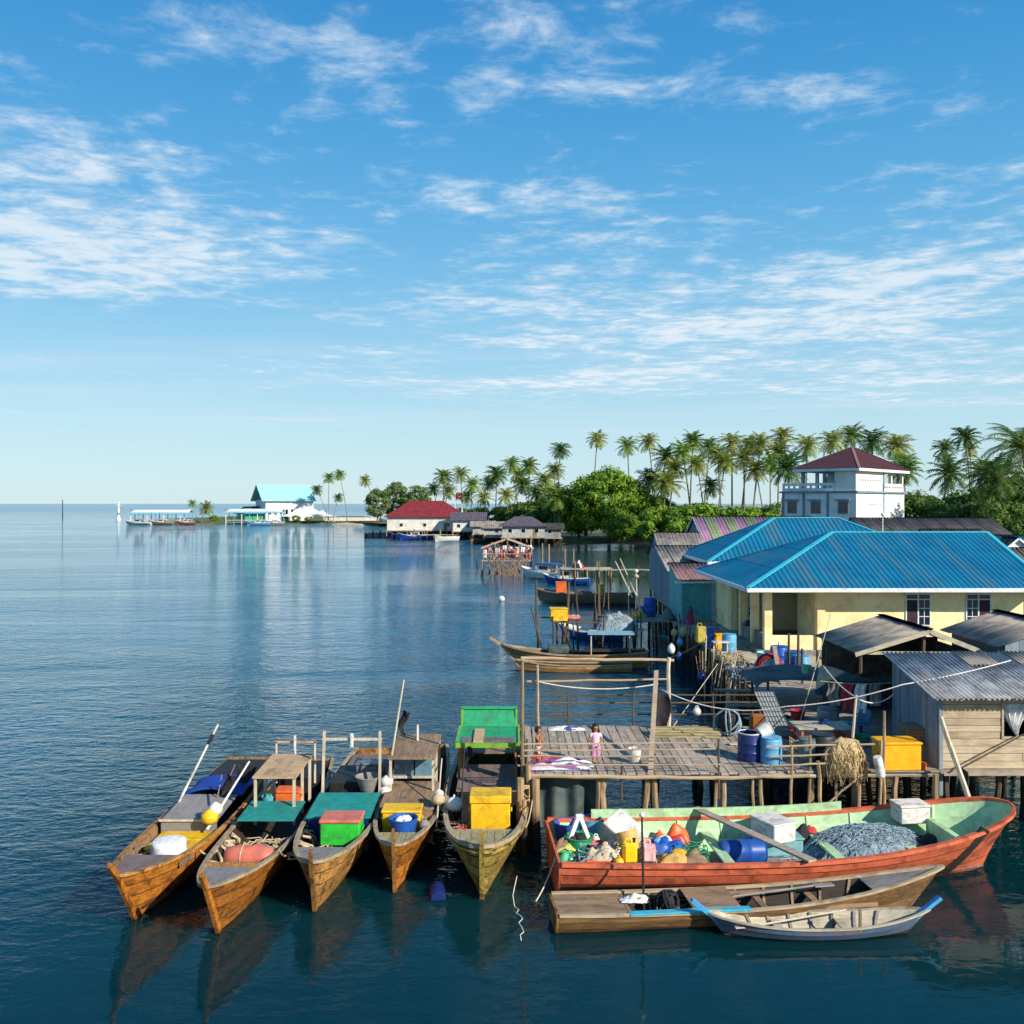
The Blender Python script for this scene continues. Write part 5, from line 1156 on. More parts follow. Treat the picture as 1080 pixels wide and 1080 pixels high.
for k in range(8):
    mb = corrug(Q(11.78 + k * .74, 26.5 + rnd(-.05, .03), 4.03 + .014 * (k % 2)), (1, 0, 0), vv_, nn_, .80, vv_.length + rnd(-.05, .05), .135, .045); mb.build('roof_sheet', M_zinc, sh, 'all')
for k, (x_, y_, w2, l2) in enumerate([(14.0, 29.0, .9, 1.2), (15.6, 29.15, 1.7, 1.0)]):
    z_ = 4.03 + (y_ - 26.5) * .192 + .055; mb = corrug(Q(x_, y_, z_), (1, 0, 0), vv_, nn_, w2, l2, .125, .03); mb.build('patch_sheet', M_asb, sh, 'all')
# leaning poles with cloth in front of the shed
pole('pale bent pole with a dark sack leaning in front of the shed', A(1024, 850, 25.9), A(992, 756, 26.6), .085, M_pole, flag=(.42, .2, 1.2, M_dark), name='leaning_pole')
pole('short thick post in the water beside the leaning pole', (11.75, 26.3, -.8), (11.8, 26.4, 1.95), .12, M_post, name='water_post', cat='post')
pole('thin dark brace running up along the shed wall to the right edge', A(1010, 812, 26.55), A(1092, 768, 26.7), .03, M_postd, name='brace_pole')
# ---- platform in the shade between jetty and shed
pf = thing('shore_platform', 'shaded plank platform on dark stilts between jetty and shed', 'platform', (10.2, 31, 0)); F = lambda x, y, z: (x - 10.2, y - 31, z)
y = 26.75
while y < 39.6:
    wd = rnd(.24, .32); x0_ = 8.36 if y < 33 else 9.9; mb = B(); mb.cbox(x0_ - 10.2 + rnd(-.1, .1), 12.08 - 10.2 + (0 if y < 30.2 else 4.5), y - 31, y + wd - .025 - 31, ZF - .05 + rnd(-.01, .01), ZF, .006); mb.build('plank', M_gplankx, pf); y += wd
for X in (8.5, 9.7, 10.9, 12.0):
    for Y in (26.9, 28.9, 31, 33.4, 36, 38.8):
        if X < 9.8 and Y > 33: continue
        if X > 11.9 and Y < 30: continue
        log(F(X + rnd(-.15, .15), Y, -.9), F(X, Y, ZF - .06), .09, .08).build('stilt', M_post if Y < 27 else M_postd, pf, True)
for X in (13.2, 15.0):
    for Y in (31.5, 34, 37): log(F(X, Y, -.9), F(X, Y, ZF - .06), .09, .08).build('stilt', M_postd, pf, True)
for Y in (26.85, 29.5, 32.5, 36, 39): log(F(8.3, Y, ZF - .12), F(12.1, Y, ZF - .12), .07, .06).build('joist', M_gplankx, pf, True)
for p, q, r in [((8.32, 26.6, -.8), (8.36, 26.6, 3.0), .05), ((9.05, 26.6, -.8), (9.1, 26.6, 2.35), .05), ((9.72, 26.5, -.8), (9.72, 26.55, 2.0), .06), ((10.35, 26.4, .2), (10.4, 26.5, 3.7), .05), ((10.15, 26.3, -.8), (10.28, 26.4, 2.9), .055), ((7.75, 26.4, -.8), (7.8, 26.45, 2.75), .05), ((8.75, 26.45, -.8), (8.55, 26.5, 2.3), .07)]:
    log(F(*p), F(*q), r, r * .8).build('rail_post', M_post, pf, True)
for p, q in [((7.2, 26.4, 2.45), (9.15, 26.5, 2.5)), ((7.2, 26.4, 2.2), (9.15, 26.5, 2.25)), ((7.1, 26.45, 2.72), (10.3, 26.5, 2.78)), ((8.4, 26.3, .85), (9.7, 26.3, 2.0))]:
    log(F(*p), F(*q), .032, .028, 6, 7).build('rail_pole', M_polex, pf, True)
# the dark lean-to with netting in front of it
GP = 'clutter on the shore platform'
lidbox('fish_box', 'large orange yellow box at the edge of the platform left of the shed', (11.0, 27.15, ZF), 1.12, .75, .80, M_orangebox, None, R(2), GP, .08)
t = thing('brick_stack', 'small stack of two orange bricks beside the yellow box', 'bricks', (11.62, 26.95, ZF), 0, GP)
for k in range(2): mb = B(); mb.cbox(-.13, .13, -.09, .09, .1 * k + .002, .1 * k + .098, .01); mb.build('brick', M_orange, t)
lidbox('wooden_crate', 'low grey crate between yellow box and shed wall', (11.92, 28.2, ZF), .55, .8, .55, M_deckg, None, 0, GP, .05, 'crate')
lidbox('wooden_crate', 'brown crate on the grey crate between yellow box and shed', (11.9, 28.25, ZF + .55), .5, .7, .4, M_deckb, None, 0, GP, .05, 'crate')
t = thing('straw_net', 'shaggy bundle of straw coloured net hung over the platform rail', 'net', (9.35, 26.62, 1.85), 0, GP)
mb = B(); rg = random.Random(9)
mb.lathe([(.1, -.05), (.42, .05), (.52, .4), (.5, .75), (.38, .98), (.1, 1.06)], 18, sy=.6)
mb.v = [tuple(Vector(v) * (1 + .22 * noise.noise(Vector(v) * 5))) for v in mb.v]; mb.build('bundle', M_nett, t, 'all')
mb = B()
for k in range(260):
    a = rg.uniform(0, 6.28); z = rg.uniform(.35, 1.05); r_ = .5 * (1 - max(0, z - .7) ** 2 * 3); p = Vector((r_ * math.cos(a), r_ * .62 * math.sin(a), z)); q = p + Vector((rg.uniform(-.15, .15), rg.uniform(-.12, .1), -rg.uniform(.25, .7)))
    mb.tube([p, p.lerp(q, .5) + Vector((.06 * math.cos(a), .08 * math.sin(a), .02)), q], .010, 3, cap=False)
q = mb.build('fibres', M_nett, t); q['kind'] = 'stuff'
barrel('dark steel drum standing behind the straw net', (9.0, 27.5, ZF), .36, .85, mat('dark_steel', srgb(58, 62, 66), srgb(38, 40, 44), 4, .5, .1, metal=.3), group=GP)
barrel('grey green drum between the rail and the dark drum', (8.5, 27.3, ZF), .24, .75, mat('grey_green', srgb(110, 122, 116), srgb(80, 90, 86), 4, .6), group=GP)
barrel('white tubular float hanging on the post beside the yellow box', (10.22, 26.25, 1.95), .12, .55, M_white, rot=(R(8), R(-14), 0), group=GP, name='float', cat='float')
# table with basin
t = thing('table', 'low wooden table with pale top in the shaded platform', 'table', (9.55, 29.3, ZF), 0, GP)
mb = B(); mb.cbox(-.85, .85, -.5, .5, .66, .72, .01); mb.build('table_top', M_bleach, t)
for sx_ in (-.7, .7):
    for sy_ in (-.4, .4): mb = B(); mb.beam((sx_, sy_, 0), (sx_, sy_, .66), .07, .07); mb.build('leg', M_deckb, t)
mb = B(); mb.cbox(-.75, .75, -.42, .42, .36, .42, .01); mb.build('shelf', M_orange, t)
for k, m in enumerate((M_navy, M_blue)): tub(('dark' if k == 0 else 'bright') + ' blue cup on the low table', (9.55 + .18 * k, 29.3, ZF + .722), .07, .14, m, name='cup', cat='cup', group=GP)
t = thing('plastic_chair', 'light blue plastic chair in the shade behind the table', 'chair', (11.2, 30.7, ZF), R(200), GP)
mb = B(); mb.cbox(-.26, .26, -.25, .25, .42, .46, .01); mb.build('seat', M_lblue, t)
mb = B(); mb.grid(lambda u, v: ((u - .5) * .56, .24 + .08 * v - .06 * math.sin(math.pi * u), .46 + .5 * v * (1 - .25 * abs(2 * u - 1) ** 3)), 8, 6, 0, Vector((0, .03, 0))); mb.build('backrest', M_lblue, t, 'all')
for sx_ in (-.22, .22):
    for sy_ in (-.2, .2): mb = B(); mb.beam((sx_ * 1.1, sy_ * 1.15, 0), (sx_, sy_, .42), .05, .05); mb.build('leg', M_lblue, t)
barrel('grey barrel in the shade left of the light blue chair', (10.4, 31.2, ZF), .35, .8, mat('grey_plastic', srgb(130, 134, 136), srgb(100, 104, 106), 4, .5), group=GP)
clothpile('blue cloth heap in the shade right of the light blue chair', (11.6, 29.2, ZF), .6, .5, .4, [M_bluecl, M_navy], GP, 4, 'cloth_heap', 'cloth')
t = thing('mesh_panel', 'leaning panel of pale wire mesh at the end of the jetty', 'mesh panel', A(818, 765, 30), 0, GP)
for k in range(7): mb = B(); o = (k - 3) * .1; mb.tube([(o + .25, 0, -.35), (o - .35, .1, 1.05)], .010, 4); mb.build('wire', M_metal, t)
for k in range(10): mb = B(); v = k / 9; mb.tube([(-.3 + .25 - .6 * v, .1 * v, -.35 + 1.4 * v), (.3 + .25 - .6 * v, .1 * v, -.35 + 1.4 * v)], .010, 4); mb.build('wire', M_metal, t)
mb = B(); mb.grid(lambda u, v: (-.3 + .6 * u + .25 - .6 * v, .02 + .1 * v, -.35 + 1.4 * v), 1, 1); mb.build('sheet', mat('pale_mesh', srgb(170, 176, 178), srgb(130, 136, 140), 30, .7), t)
# ---- the gabled shack roofs behind the shed
def gable(name, label, x0, x1, xr, y0, y1, ze0, ze1, zr, m_roof, m_wall, zfloor=ZF, axis='y', over=.35, sheets=True, cat='house', m_fascia=None, posts=True, wave=.18, amp=.03, walls=True, board=.45):
    """gable-roofed hut; ridge runs along axis, x across it"""
    t = thing(name, label, cat, ((x0 + x1) / 2, (y0 + y1) / 2, 0) if axis == 'y' else ((y0 + y1) / 2, (x0 + x1) / 2, 0))
    cx, cy = (x0 + x1) / 2, (y0 + y1) / 2
    def T(x, y, z): return Vector((x - cx, y - cy, z)) if axis == 'y' else Vector((y - cy, x - cx, z))
    for (xa, za) in ((x0, ze0), (x1, ze1)):
        a = T(xa, y0, za); u = T(xa, y1, za) - a; v = T(xr, y0, zr) - a; nn = u.cross(v); nn = nn if nn.z > 0 else -nn; n = max(1, round(u.length / .9)) if sheets else 1
        for k in range(n):
            wv = u.length / n; mb = corrug(a + u.normalized() * wv * k + nn.normalized() * .012 * (k % 2), u, v, nn, wv + (.04 if sheets else 0), v.length, wave, amp); mb.build('roof_sheet' if sheets else 'roof', m_roof, t, 'all')
    mb = B()
    for yy in (y0 - .02, y1 + .02): mb.beam(T(xr, y0 - .03, zr + .03), T(xr, y1 + .03, zr + .03), .22, .04)
    mb.build('ridge_cap', m_fascia or m_roof, t)
    if m_fascia:
        for (xa, za) in ((x0, ze0), (x1, ze1)):
            mb = B(); mb.beam(T(xa, y0 - .03, za - .06), T(xr, y0 - .03, zr - .06), .03, .14); mb.build('fascia', m_fascia, t)
    if walls:
        xi0, xi1 = x0 + over, x1 - over; zi0, zi1 = ze0 + (zr - ze0) * over / (xr - x0) - .03, ze1 + (zr - ze1) * over / (x1 - xr) - .03
        for yy, th in ((y0 + over * .6, .05), (y1 - over * .6, -.05)):
            xx = xi0
            while xx < xi1 - .02:
                xe = min(xx + board, xi1)
                def top(x_): return (zi0 + (zr - .04 - zi0) * (x_ - xi0) / (xr - xi0)) if x_ < xr else (zi1 + (zr - .04 - zi1) * (xi1 - x_) / (xi1 - xr))
                pl = [T(xx, yy, zfloor), T(xe - .012, yy, zfloor), T(xe - .012, yy, top(xe)), T(xx, yy, top(xx))]
                if xx < xr < xe: pl.insert(3, T(xr, yy, zr - .05))
                mb = B(); mb.prism(pl, T(cx, cy + th, 0)); mb.build('wall_board', m_wall, t); xx = xe
        for xx, zt in ((xi0, zi0), (xi1, zi1)):
            yy = y0 + over * .6 + .06
            while yy < y1 - over * .6 - .08:
                ye = min(yy + board, y1 - over * .6 - .06); mb = B(); p = T(xx - .025, yy, zfloor); q = T(xx + .025, ye - .012, zt - .02); mb.box(min(p.x, q.x), max(p.x, q.x), min(p.y, q.y), max(p.y, q.y), p.z, q.z); mb.build('wall_board', m_wall, t); yy = ye
    if posts:
        nx = max(2, int((x1 - x0) / 2.2)); ny = max(2, int((y1 - y0) / 2.2))
        for i in range(nx + 1):
            for j in range(ny + 1):
                if 0 < i < nx and 0 < j < ny: continue
                p = T(x0 + over + (x1 - x0 - 2 * over) * i / nx, y0 + over + (y1 - y0 - 2 * over) * j / ny, 0); log((p.x, p.y, -.8), (p.x, p.y, zfloor), .1, .09).build('stilt', M_postd, t, True)
        mb = B(); p = T(x0 + over * .8, y0 + over * .4, 0); q = T(x1 - over * .8, y1 - over * .4, 0); mb.box(min(p.x, q.x), max(p.x, q.x), min(p.y, q.y), max(p.y, q.y), zfloor - .12, zfloor - .003); mb.build('floor', M_gplankx, t)
    return t
g1 = gable('fishing_shack', 'open gabled shack with grey sheet roof behind the zinc shed', 11.25, 15.75, 13.7, 31.1, 35.2, 4.6, 4.55, 5.35, M_asb, M_cavity, m_fascia=M_bleach, posts=False, walls=False)
for X, Y, zt in [(11.5, 31.3, 4.65), (13.6, 31.3, 5.2), (15.5, 31.3, 4.55), (11.5, 35.0, 4.65), (15.5, 35, 4.55)]: log(Vector((X - 13.5, Y - 33.15, ZF)), Vector((X - 13.5, Y - 33.15, zt)), .07, .06).build('corner_post', M_postd, g1, True)
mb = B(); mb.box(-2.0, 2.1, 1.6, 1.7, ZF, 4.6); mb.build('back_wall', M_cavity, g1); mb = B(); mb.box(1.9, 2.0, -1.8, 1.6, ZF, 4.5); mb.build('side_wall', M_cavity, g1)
mb = B(); mb.beam((-2.1, -1.9, 4.58), (2.1, -1.9, 4.55), .08, .1); mb.build('tie_beam', M_bleach, g1)
gable('fishing_shack', 'grey roofed shack at the right edge behind the zinc shed', 15.55, 20.5, 17.6, 30.35, 34.5, 4.9, 4.6, 5.6, M_asb, M_boardz, m_fascia=None)
M_shade = mat('black_green_shade_net', srgb(76, 108, 118), srgb(50, 76, 86), 9, .95, .2)
t = thing('shade_net', 'dark green shade net sagging below the grey shack roof', 'shade net', (11.6, 30.9, 3.2))
mb = B(); mb.grid(lambda u, v: (-1.6 + 3.4 * u, -.15 + .6 * v + .1 * math.sin(7 * u), 1.05 - 1.0 * v - .35 * math.sin(math.pi * u) * (1 - .5 * v) + .06 * math.sin(11 * u + 4 * v)), 24, 10); mb.build('net', M_shade, t, 'all')
t = thing('washing', 'washing of pale and dark garments hung under the shade net', 'clothes', (10.9, 30.45, 2.55), 0)
mb = B(); mb.tube(sag((-1.0, 0, 1.25), (2.2, 0, 1.3), .12), .012, 4); mb.build('line', M_rope, t)
for k, m in enumerate([M_deckg, M_redc, M_cloth, M_deckg, M_dark, M_orange]):
    mb = B(); x0_ = -.75 + k * .45; mb.grid(lambda u, v: (x0_ + .36 * u + .03 * math.sin(9 * v + k), .04 * math.sin(12 * u + k) + .05 * math.sin(4 * v), 1.16 - (.7 + .12 * (k % 3)) * v), 8, 8); mb.build('garment', m, t, 'all')
# ---- white cable from the jetty frame across to the shed
c0 = Vector((4.80, 30.5, 3.52)); pts = sag(c0, A(830, 745, 28.5), .35) + sag(A(830, 745, 28.5), A(952, 722, 27.6), .12)[1:] + sag(A(952, 722, 27.6), A(1066, 696.5, 28.9), .05)[1:]
rope('long white cable sagging from the jetty frame to the zinc roof', pts, .018, M_wrope)
rope('white rope hanging from the cable down to a pole on the platform', sag(A(868, 702, 30.5), A(902, 735, 28), .1) + sag(A(902, 735, 28), A(945, 730, 29), .25)[1:], .02, M_wrope)
rope('white rope tied between the frame poles of the jetty', sag((.75, 31.8, 3.55), (4.9, 31.8, 3.45), .22), .02, M_wrope)
pole('pale forked pole holding up the cable in front of the lean-to', (10.0, 28.0, ZF), A(903, 733, 28), .045, M_pole)
pole('thin tall stick standing on the tarpaulin table', (9.3, 31.0, ZF), A(876, 648, 31), .02, M_pole)
buoy('white square float hanging on a line behind the jetty', A(735, 747, 31.9) - Vector((0, 0, .25)), .14, M_white)
pole('thin slanting pole through the white float behind the jetty', (4.7 + .65, 32.1, 1.8), A(757, 700, 33.2), .018, M_pole)
# ================================================================== houses of the village on the right
M_bluer = mat('blue_roof_paint', srgb(16, 108, 142), srgb(12, 94, 130), .5, .6, 0, spec=.2, dirt=srgb(62, 104, 122), dirt_amt=.8, dstretch=(2.5, .22, .22), dirt_scale=.5)
M_bluecap = paint('turquoise_ridge', 60, 186, 206, .5, .15)
M_trim = paint('white_trim', 226, 230, 232, .5, .2)
M_cream = mat('cream_plaster', srgb(252, 230, 178), srgb(244, 216, 158), .8, .85, .05, dirt=srgb(190, 150, 96), dirt_amt=.45, dirt_scale=.6)
M_conc = mat('grey_concrete', srgb(150, 146, 138), srgb(110, 106, 100), 1.6, .9, .2, dirt=srgb(80, 76, 70), dirt_amt=.6)
M_pane = mat('dark_glass', srgb(24, 30, 44), srgb(16, 20, 30), 1, .08, 0, spec=.6)
M_curt = mat('plum_curtain', srgb(64, 36, 50), srgb(44, 26, 36), 6, .8, .2)
M_tile = mat('porch_floor', srgb(150, 130, 108), srgb(120, 102, 84), 2, .6)
def slope(parent, a, b, apexes, m, wave=.27, amp=.035):
    """ribbed roof plane: eave from a to b, upper edge through apexes; ribs run up the slope"""
    a, b = Vector(a), Vector(b); u = b - a; lu = u.length; un = u.normalized(); ap = [Vector(p) for p in apexes]
    v = ap[0] - a; v = v - un * v.dot(un); vn = v.normalized(); nn = un.cross(vn); nn = nn if nn.z > 0 else -nn
    prof = [(0, 0)] + sorted([((p - a).dot(un), (p - a).dot(vn)) for p in ap]) + [(lu, 0)]
    if abs(prof[1][0]) < 1e-4: prof = prof[1:]
    if abs(prof[-2][0] - lu) < 1e-4: prof = prof[:-1]
    def top(x):
        for (x0, y0), (x1, y1) in zip(prof, prof[1:]):
            if x0 - 1e-6 <= x <= x1 + 1e-6: return y0 + (y1 - y0) * (x - x0) / max(1e-6, x1 - x0)
        return 0
    n = max(2, int(lu / wave)) * 4; th = .05; vmax = max(y for _, y in prof); mb = B(); rows = 3 if vmax > 5 else (2 if vmax > 2.5 else 1)
    for r in range(rows):                                    # courses of sheets, each lapping over the one below
        v0, v1 = vmax * r / rows - (.12 if r else 0), vmax * (r + 1) / rows; vs = []; fs = []
        for i in range(n + 1):
            x = lu * i / n; hh = amp if i % 4 == 1 else (amp * .55 if i % 4 == 2 else 0); p = a + un * x + nn * (hh + .016 * r); t_ = min(v1, max(.001, top(x))); s_ = min(v0, t_ - .0005) if r else 0
            vs += [p + vn * s_, p + vn * t_, p + vn * s_ - nn * (th + hh), p + vn * t_ - nn * (th + hh)]
        for i in range(n):
            o = 4 * i; fs += [(o, o + 4, o + 5, o + 1), (o + 2, o + 3, o + 7, o + 6), (o, o + 2, o + 6, o + 4), (o + 1, o + 5, o + 7, o + 3)]
        fs += [(0, 1, 3, 2), (4 * n, 4 * n + 2, 4 * n + 3, 4 * n + 1)]
        mb.add(vs, fs)
    return mb.build('roof_slope', m, parent)
def cap(parent, p, q, m=M_bluecap, w_=.24, name='ridge_cap'):
    mb = B(); mb.beam(Vector(p) + Vector((0, 0, .05)), Vector(q) + Vector((0, 0, .05)), w_, .06); return mb.build(name, m, parent)
def window(parent, x, y, z0, z1, wd, cols=2, rows=3, trans=True, curt=None, m=M_trim, ax='x', top=.28, name='window', pane=M_pane):
    """casement with glazing bars; faces -y (ax x) in the thing's frame"""
    f = B(); e = .06
    f.box(x - wd / 2, x - wd / 2 + e, y - .05, y, z0, z1); f.box(x + wd / 2 - e, x + wd / 2, y - .05, y, z0, z1); f.box(x - wd / 2 + e, x + wd / 2 - e, y - .05, y, z0, z0 + e); f.box(x - wd / 2 + e, x + wd / 2 - e, y - .05, y, z1 - e, z1)
    if cols > 1: f.box(x - .035, x + .035, y - .047, y, z0 + e, z1 - e)
    zt = z1 - top if trans else z1
    if trans: f.box(x - wd / 2 + e, x + wd / 2 - e, y - .044, y, zt - .05, zt)
    fo = f.build(name, m, parent)
    cw = (wd - 2 * e) / cols
    for c in range(cols):
        x0_ = x - wd / 2 + e + cw * c + (.036 if c and cols > 1 else 0); x1_ = x - wd / 2 + e + cw * (c + 1) - (.036 if c < cols - 1 else 0)
        pm = curt if (curt and c == curt_col(parent, x)) else pane
        mb = B(); mb.box(x0_, x1_, y - .02, y - .012, z0 + e, (zt - .05) if trans else z1 - e); mb.build('pane', pm, fo)
        if trans: mb = B(); mb.box(x0_, x1_, y - .021, y - .013, zt, z1 - e); mb.build('pane', pane, fo)
        if pm is pane:
            for r in range(1, rows): zb = z0 + e + (zt - .05 - z0 - e) * r / rows; mb = B(); mb.box(x0_, x1_, y - .034, y - .021, zb - .018, zb + .018); mb.build('glazing_bar', m, fo)
            mb = B(); xm = (x0_ + x1_) / 2; mb.box(xm - .015, xm + .015, y - .0325, y - .021, z0 + e, (zt - .05) if trans else z1 - e); mb.build('glazing_bar', m, fo)
    return fo
_cc = {}
def curt_col(parent, x):
    return 0 if x < 22 - 19 else 1
def column(parent, x, y, z0, z1, w_, m): mb = B(); mb.cbox(x - w_ / 2, x + w_ / 2, y - w_ / 2, y + w_ / 2, z0, z1, .015); return mb.build('column', m, parent)
# ---- cream house with the large blue roof (front eave to back eave 13 m, hip on the left, gable on the right)
HX, HY = 19.0, 53.0
bh = thing('cream_house', 'cream plastered house with large bright blue ribbed roof and porch', 'house', (HX, HY, 0)); H = lambda x, y, z: (x - HX, y - HY, z)
FZ = 2.1; EZ = 5.3; x0, x1, y0, y1, xr0, xr1, yr, zr = 11.6, 26.7, 46.7, 60.0, 18.0, 26.7, 53.3, 7.85
slope(bh, H(x0, y0, EZ), H(x1, y0, EZ), [H(xr0, yr, zr), H(xr1, yr, zr)], M_bluer); slope(bh, H(x0, y1, EZ), H(x0, y0, EZ), [H(xr0, yr, zr)], M_bluer); slope(bh, H(x1, y1, EZ), H(x0, y1, EZ), [H(xr1, yr, zr), H(xr0, yr, zr)], M_bluer)
cap(bh, H(xr0, yr, zr), H(xr1, yr, zr)); cap(bh, H(x0, y0, EZ), H(xr0, yr, zr)); cap(bh, H(x0, y1, EZ), H(xr0, yr, zr)); cap(bh, H(x1, y0, EZ), H(x1, yr, zr), w_=.2)
for p, q in ((H(x0 - .03, y0 - .04, EZ - .07), H(x1, y0 - .04, EZ - .07)), (H(x0 - .04, y0 - .03, EZ - .07), H(x0 - .04, y1, EZ - .07))): mb = B(); mb.beam(p, q, .05, .2); mb.build('fascia', M_trim, bh)
mb = B(); mb.box(*(x0 - HX + .05, x1 - HX - .05, y0 - HY + .05, y1 - HY - .05), EZ - .2, EZ - .12); mb.build('soffit', M_trim, bh)
mb = B(); mb.box(12.4 - HX, 26.6 - HX, 47.75 - HY, 59.3 - HY, FZ - .35, FZ); mb.build('floor_slab', M_conc, bh)
mb = B(); mb.box(15.72 - HX, 26.3 - HX, 48.0 - HY, 48.16 - HY, FZ, EZ - .2); mb.build('front_wall', M_cream, bh)
mb = B(); mb.box(15.72 - HX, 15.88 - HX, 48.165 - HY, 52.2 - HY, FZ, EZ - .2); mb.build('inner_wall', M_cream, bh)
mb = B(); mb.box(12.9 - HX, 26.3 - HX, 55.6 - HY, 55.76 - HY, FZ, EZ - .2); mb.build('back_wall', M_cream, bh)
mb = B(); mb.box(12.75 - HX, 12.9 - HX, 55.6 - HY, 59.0 - HY, FZ, EZ - .2); mb.build('side_wall', M_cream, bh)
mb = B(); mb.prism([H(26.3, 48.0, FZ), H(26.3, 59.0, FZ), H(26.3, 59.0, EZ - .2), H(26.3, 53.3, 7.5), H(26.3, 48.0, EZ - .2)], (.12, 0, 0)); mb.build('gable_wall', M_cream, bh)
for X, Y in ((12.95, 48.1), (12.95, 50.6), (12.95, 53.2), (12.95, 55.5), (15.6, 48.05)): column(bh, X - HX, Y - HY, FZ, EZ - .2, .40, M_cream)
mb = B(); mb.box(13.16 - HX, 15.38 - HX, 48.0 - HY, 48.14 - HY, FZ, FZ + .72); mb.build('porch_parapet', M_cream, bh)
for a, c in ((48.35, 50.38), (50.82, 52.98)): mb = B(); mb.box(12.88 - HX, 13.02 - HX, a - HY, c - HY, FZ, FZ + .72); mb.build('porch_parapet', M_conc, bh)
for X in (20.55, 23.6): window(bh, X - HX, 47.995 - HY, 3.3, 4.95, 1.28, curt=M_curt)
window(bh, 14.6 - HX, 55.58 - HY, 3.6, 4.3, 1.0, rows=2, trans=False); window(bh, 13.9 - HX + .2, 55.58 - HY, 2.9, 3.5, .6, cols=1, rows=2, trans=False)
mb = B(); mb.box(26.0 - HX, 26.08 - HX, 47.9 - HY, 47.98 - HY, FZ, EZ - .2); mb.build('downpipe', M_trim, bh)
for X in (12.7, 14.8, 17, 19.5, 22, 24.5, 26.2):
    for Y in (47.95, 53.0, 58.8): log((X - HX, Y - HY, -.8), (X - HX, Y - HY, FZ - .35), .13, .12).build('stilt', M_postd, bh, True)
lidbox('porch_bench', 'dark bench standing in the shaded porch', (14.4, 50.5, FZ), 1.6, .5, .5, M_inside, None, 0, None, .06, 'bench')
clothpile('dark bundle lying on the porch parapet', (12.98, 52.0, FZ + .72), .5, .6, .45, [M_dark, M_lila2], None, 4, 'bundle', 'cloth')
# ---- second blue roof behind it
H2X, H2Y = 21.0, 70.5
h2 = thing('cream_house', 'house with hipped blue roof standing behind the large blue roof', 'house', (H2X, H2Y, 0)); K = lambda x, y, z: (x - H2X, y - H2Y, z)
x0, x1, y0, y1, xr0, xr1, yr, EZ2, zr = 13.4, 30.3, 64.8, 76.2, 19.5, 24.2, 70.5, 5.5, 8.4
slope(h2, K(x0, y0, EZ2), K(x1, y0, EZ2), [K(xr0, yr, zr), K(xr1, yr, zr)], M_bluer, .33, .05); slope(h2, K(x0, y1, EZ2), K(x0, y0, EZ2), [K(xr0, yr, zr)], M_bluer, .33); slope(h2, K(x1, y0, EZ2), K(x1, y1, EZ2), [K(xr1, yr, zr)], M_bluer, .33); slope(h2, K(x1, y1, EZ2), K(x0, y1, EZ2), [K(xr1, yr, zr), K(xr0, yr, zr)], M_bluer, .33)
for p, q in ((K(xr0, yr, zr), K(xr1, yr, zr)), (K(x0, y0, EZ2), K(xr0, yr, zr)), (K(x0, y1, EZ2), K(xr0, yr, zr)), (K(x1, y0, EZ2), K(xr1, yr, zr))): cap(h2, p, q, w_=.3)
for p, q in ((K(x0 - .03, y0 - .04, EZ2 - .07), K(x1, y0 - .04, EZ2 - .07)), (K(x0 - .04, y0 - .03, EZ2 - .07), K(x0 - .04, y1, EZ2 - .07))): mb = B(); mb.beam(p, q, .05, .2); mb.build('fascia', M_trim, h2)
for nm, a in (('front_wall', (14.4, 29.3, 65.8, 65.95)), ('back_wall', (14.4, 29.3, 75.2, 75.35)), ('side_wall', (14.4, 14.55, 65.96, 75.19)), ('side_wall', (29.15, 29.3, 65.96, 75.19))): mb = B(); mb.box(a[0] - H2X, a[1] - H2X, a[2] - H2Y, a[3] - H2Y, FZ, EZ2 - .02); mb.build(nm, M_cream, h2)
mb = B(); mb.box(14.2 - H2X, 29.5 - H2X, 65.6 - H2Y, 75.5 - H2Y, FZ - .3, FZ - .003); mb.build('floor_slab', M_conc, h2)
mb = B(); mb.box(-.02, .12, -.2, .2, 0, 0); 
f_ = B(); f_.box(14.34 - H2X, 14.39 - H2X, 67.2 - H2Y, 68.2 - H2Y, 3.2, 4.7); f_.build('window', M_pane, h2)
for X in (14.5, 18, 22, 26, 29.2):
    for Y in (66, 70.5, 75.2): log((X - H2X, Y - H2Y, -.8), (X - H2X, Y - H2Y, FZ - .3), .12, .11).build('stilt', M_postd, h2, True)
# ---- white house with dark red roof
wa = R(42); dl = Vector((-math.cos(wa), math.sin(wa), 0)); dr = Vector((math.sin(wa), math.cos(wa), 0)); WC = A(903, 531, 110); WC.z = 0
wh = thing('white_house', 'white three storey house with dark red hip roof and balcony', 'house', WC, 0)
M_wwall = mat('white_plaster', srgb(232, 230, 224), srgb(216, 212, 204), .7, .85, .05, dirt=srgb(160, 156, 148), dirt_amt=.35, dirt_scale=.4)
M_wtrim = mat('grey_blue_trim', srgb(120, 146, 160), srgb(100, 128, 144), 1, .7)
M_rroof = mat('dark_red_tiles', srgb(74, 34, 36), srgb(54, 26, 30), 3, .7, .3)
W3 = lambda l, r, z: dl * l + dr * r + Vector((0, 0, z))
def wbox(name, l0, l1, r0, r1, z0, z1, m, parent=wh):
    mb = B(); pl = [W3(l0, r0, z0), W3(l1, r0, z0), W3(l1, r1, z0), W3(l0, r1, z0)]; mb.prism(pl, (0, 0, z1 - z0)); return mb.build(name, m, parent)
LF, RF = 9.2, 15.4
wbox('lower_storeys', 0, LF, 0, RF, 1.0, 7.6, M_wwall); wbox('middle_storey', 0, LF, 0, RF, 7.603, 10.75, M_wwall)
wbox('floor_slab', -.25, LF + .25, -.25, RF + .25, 10.753, 10.98, M_wtrim)
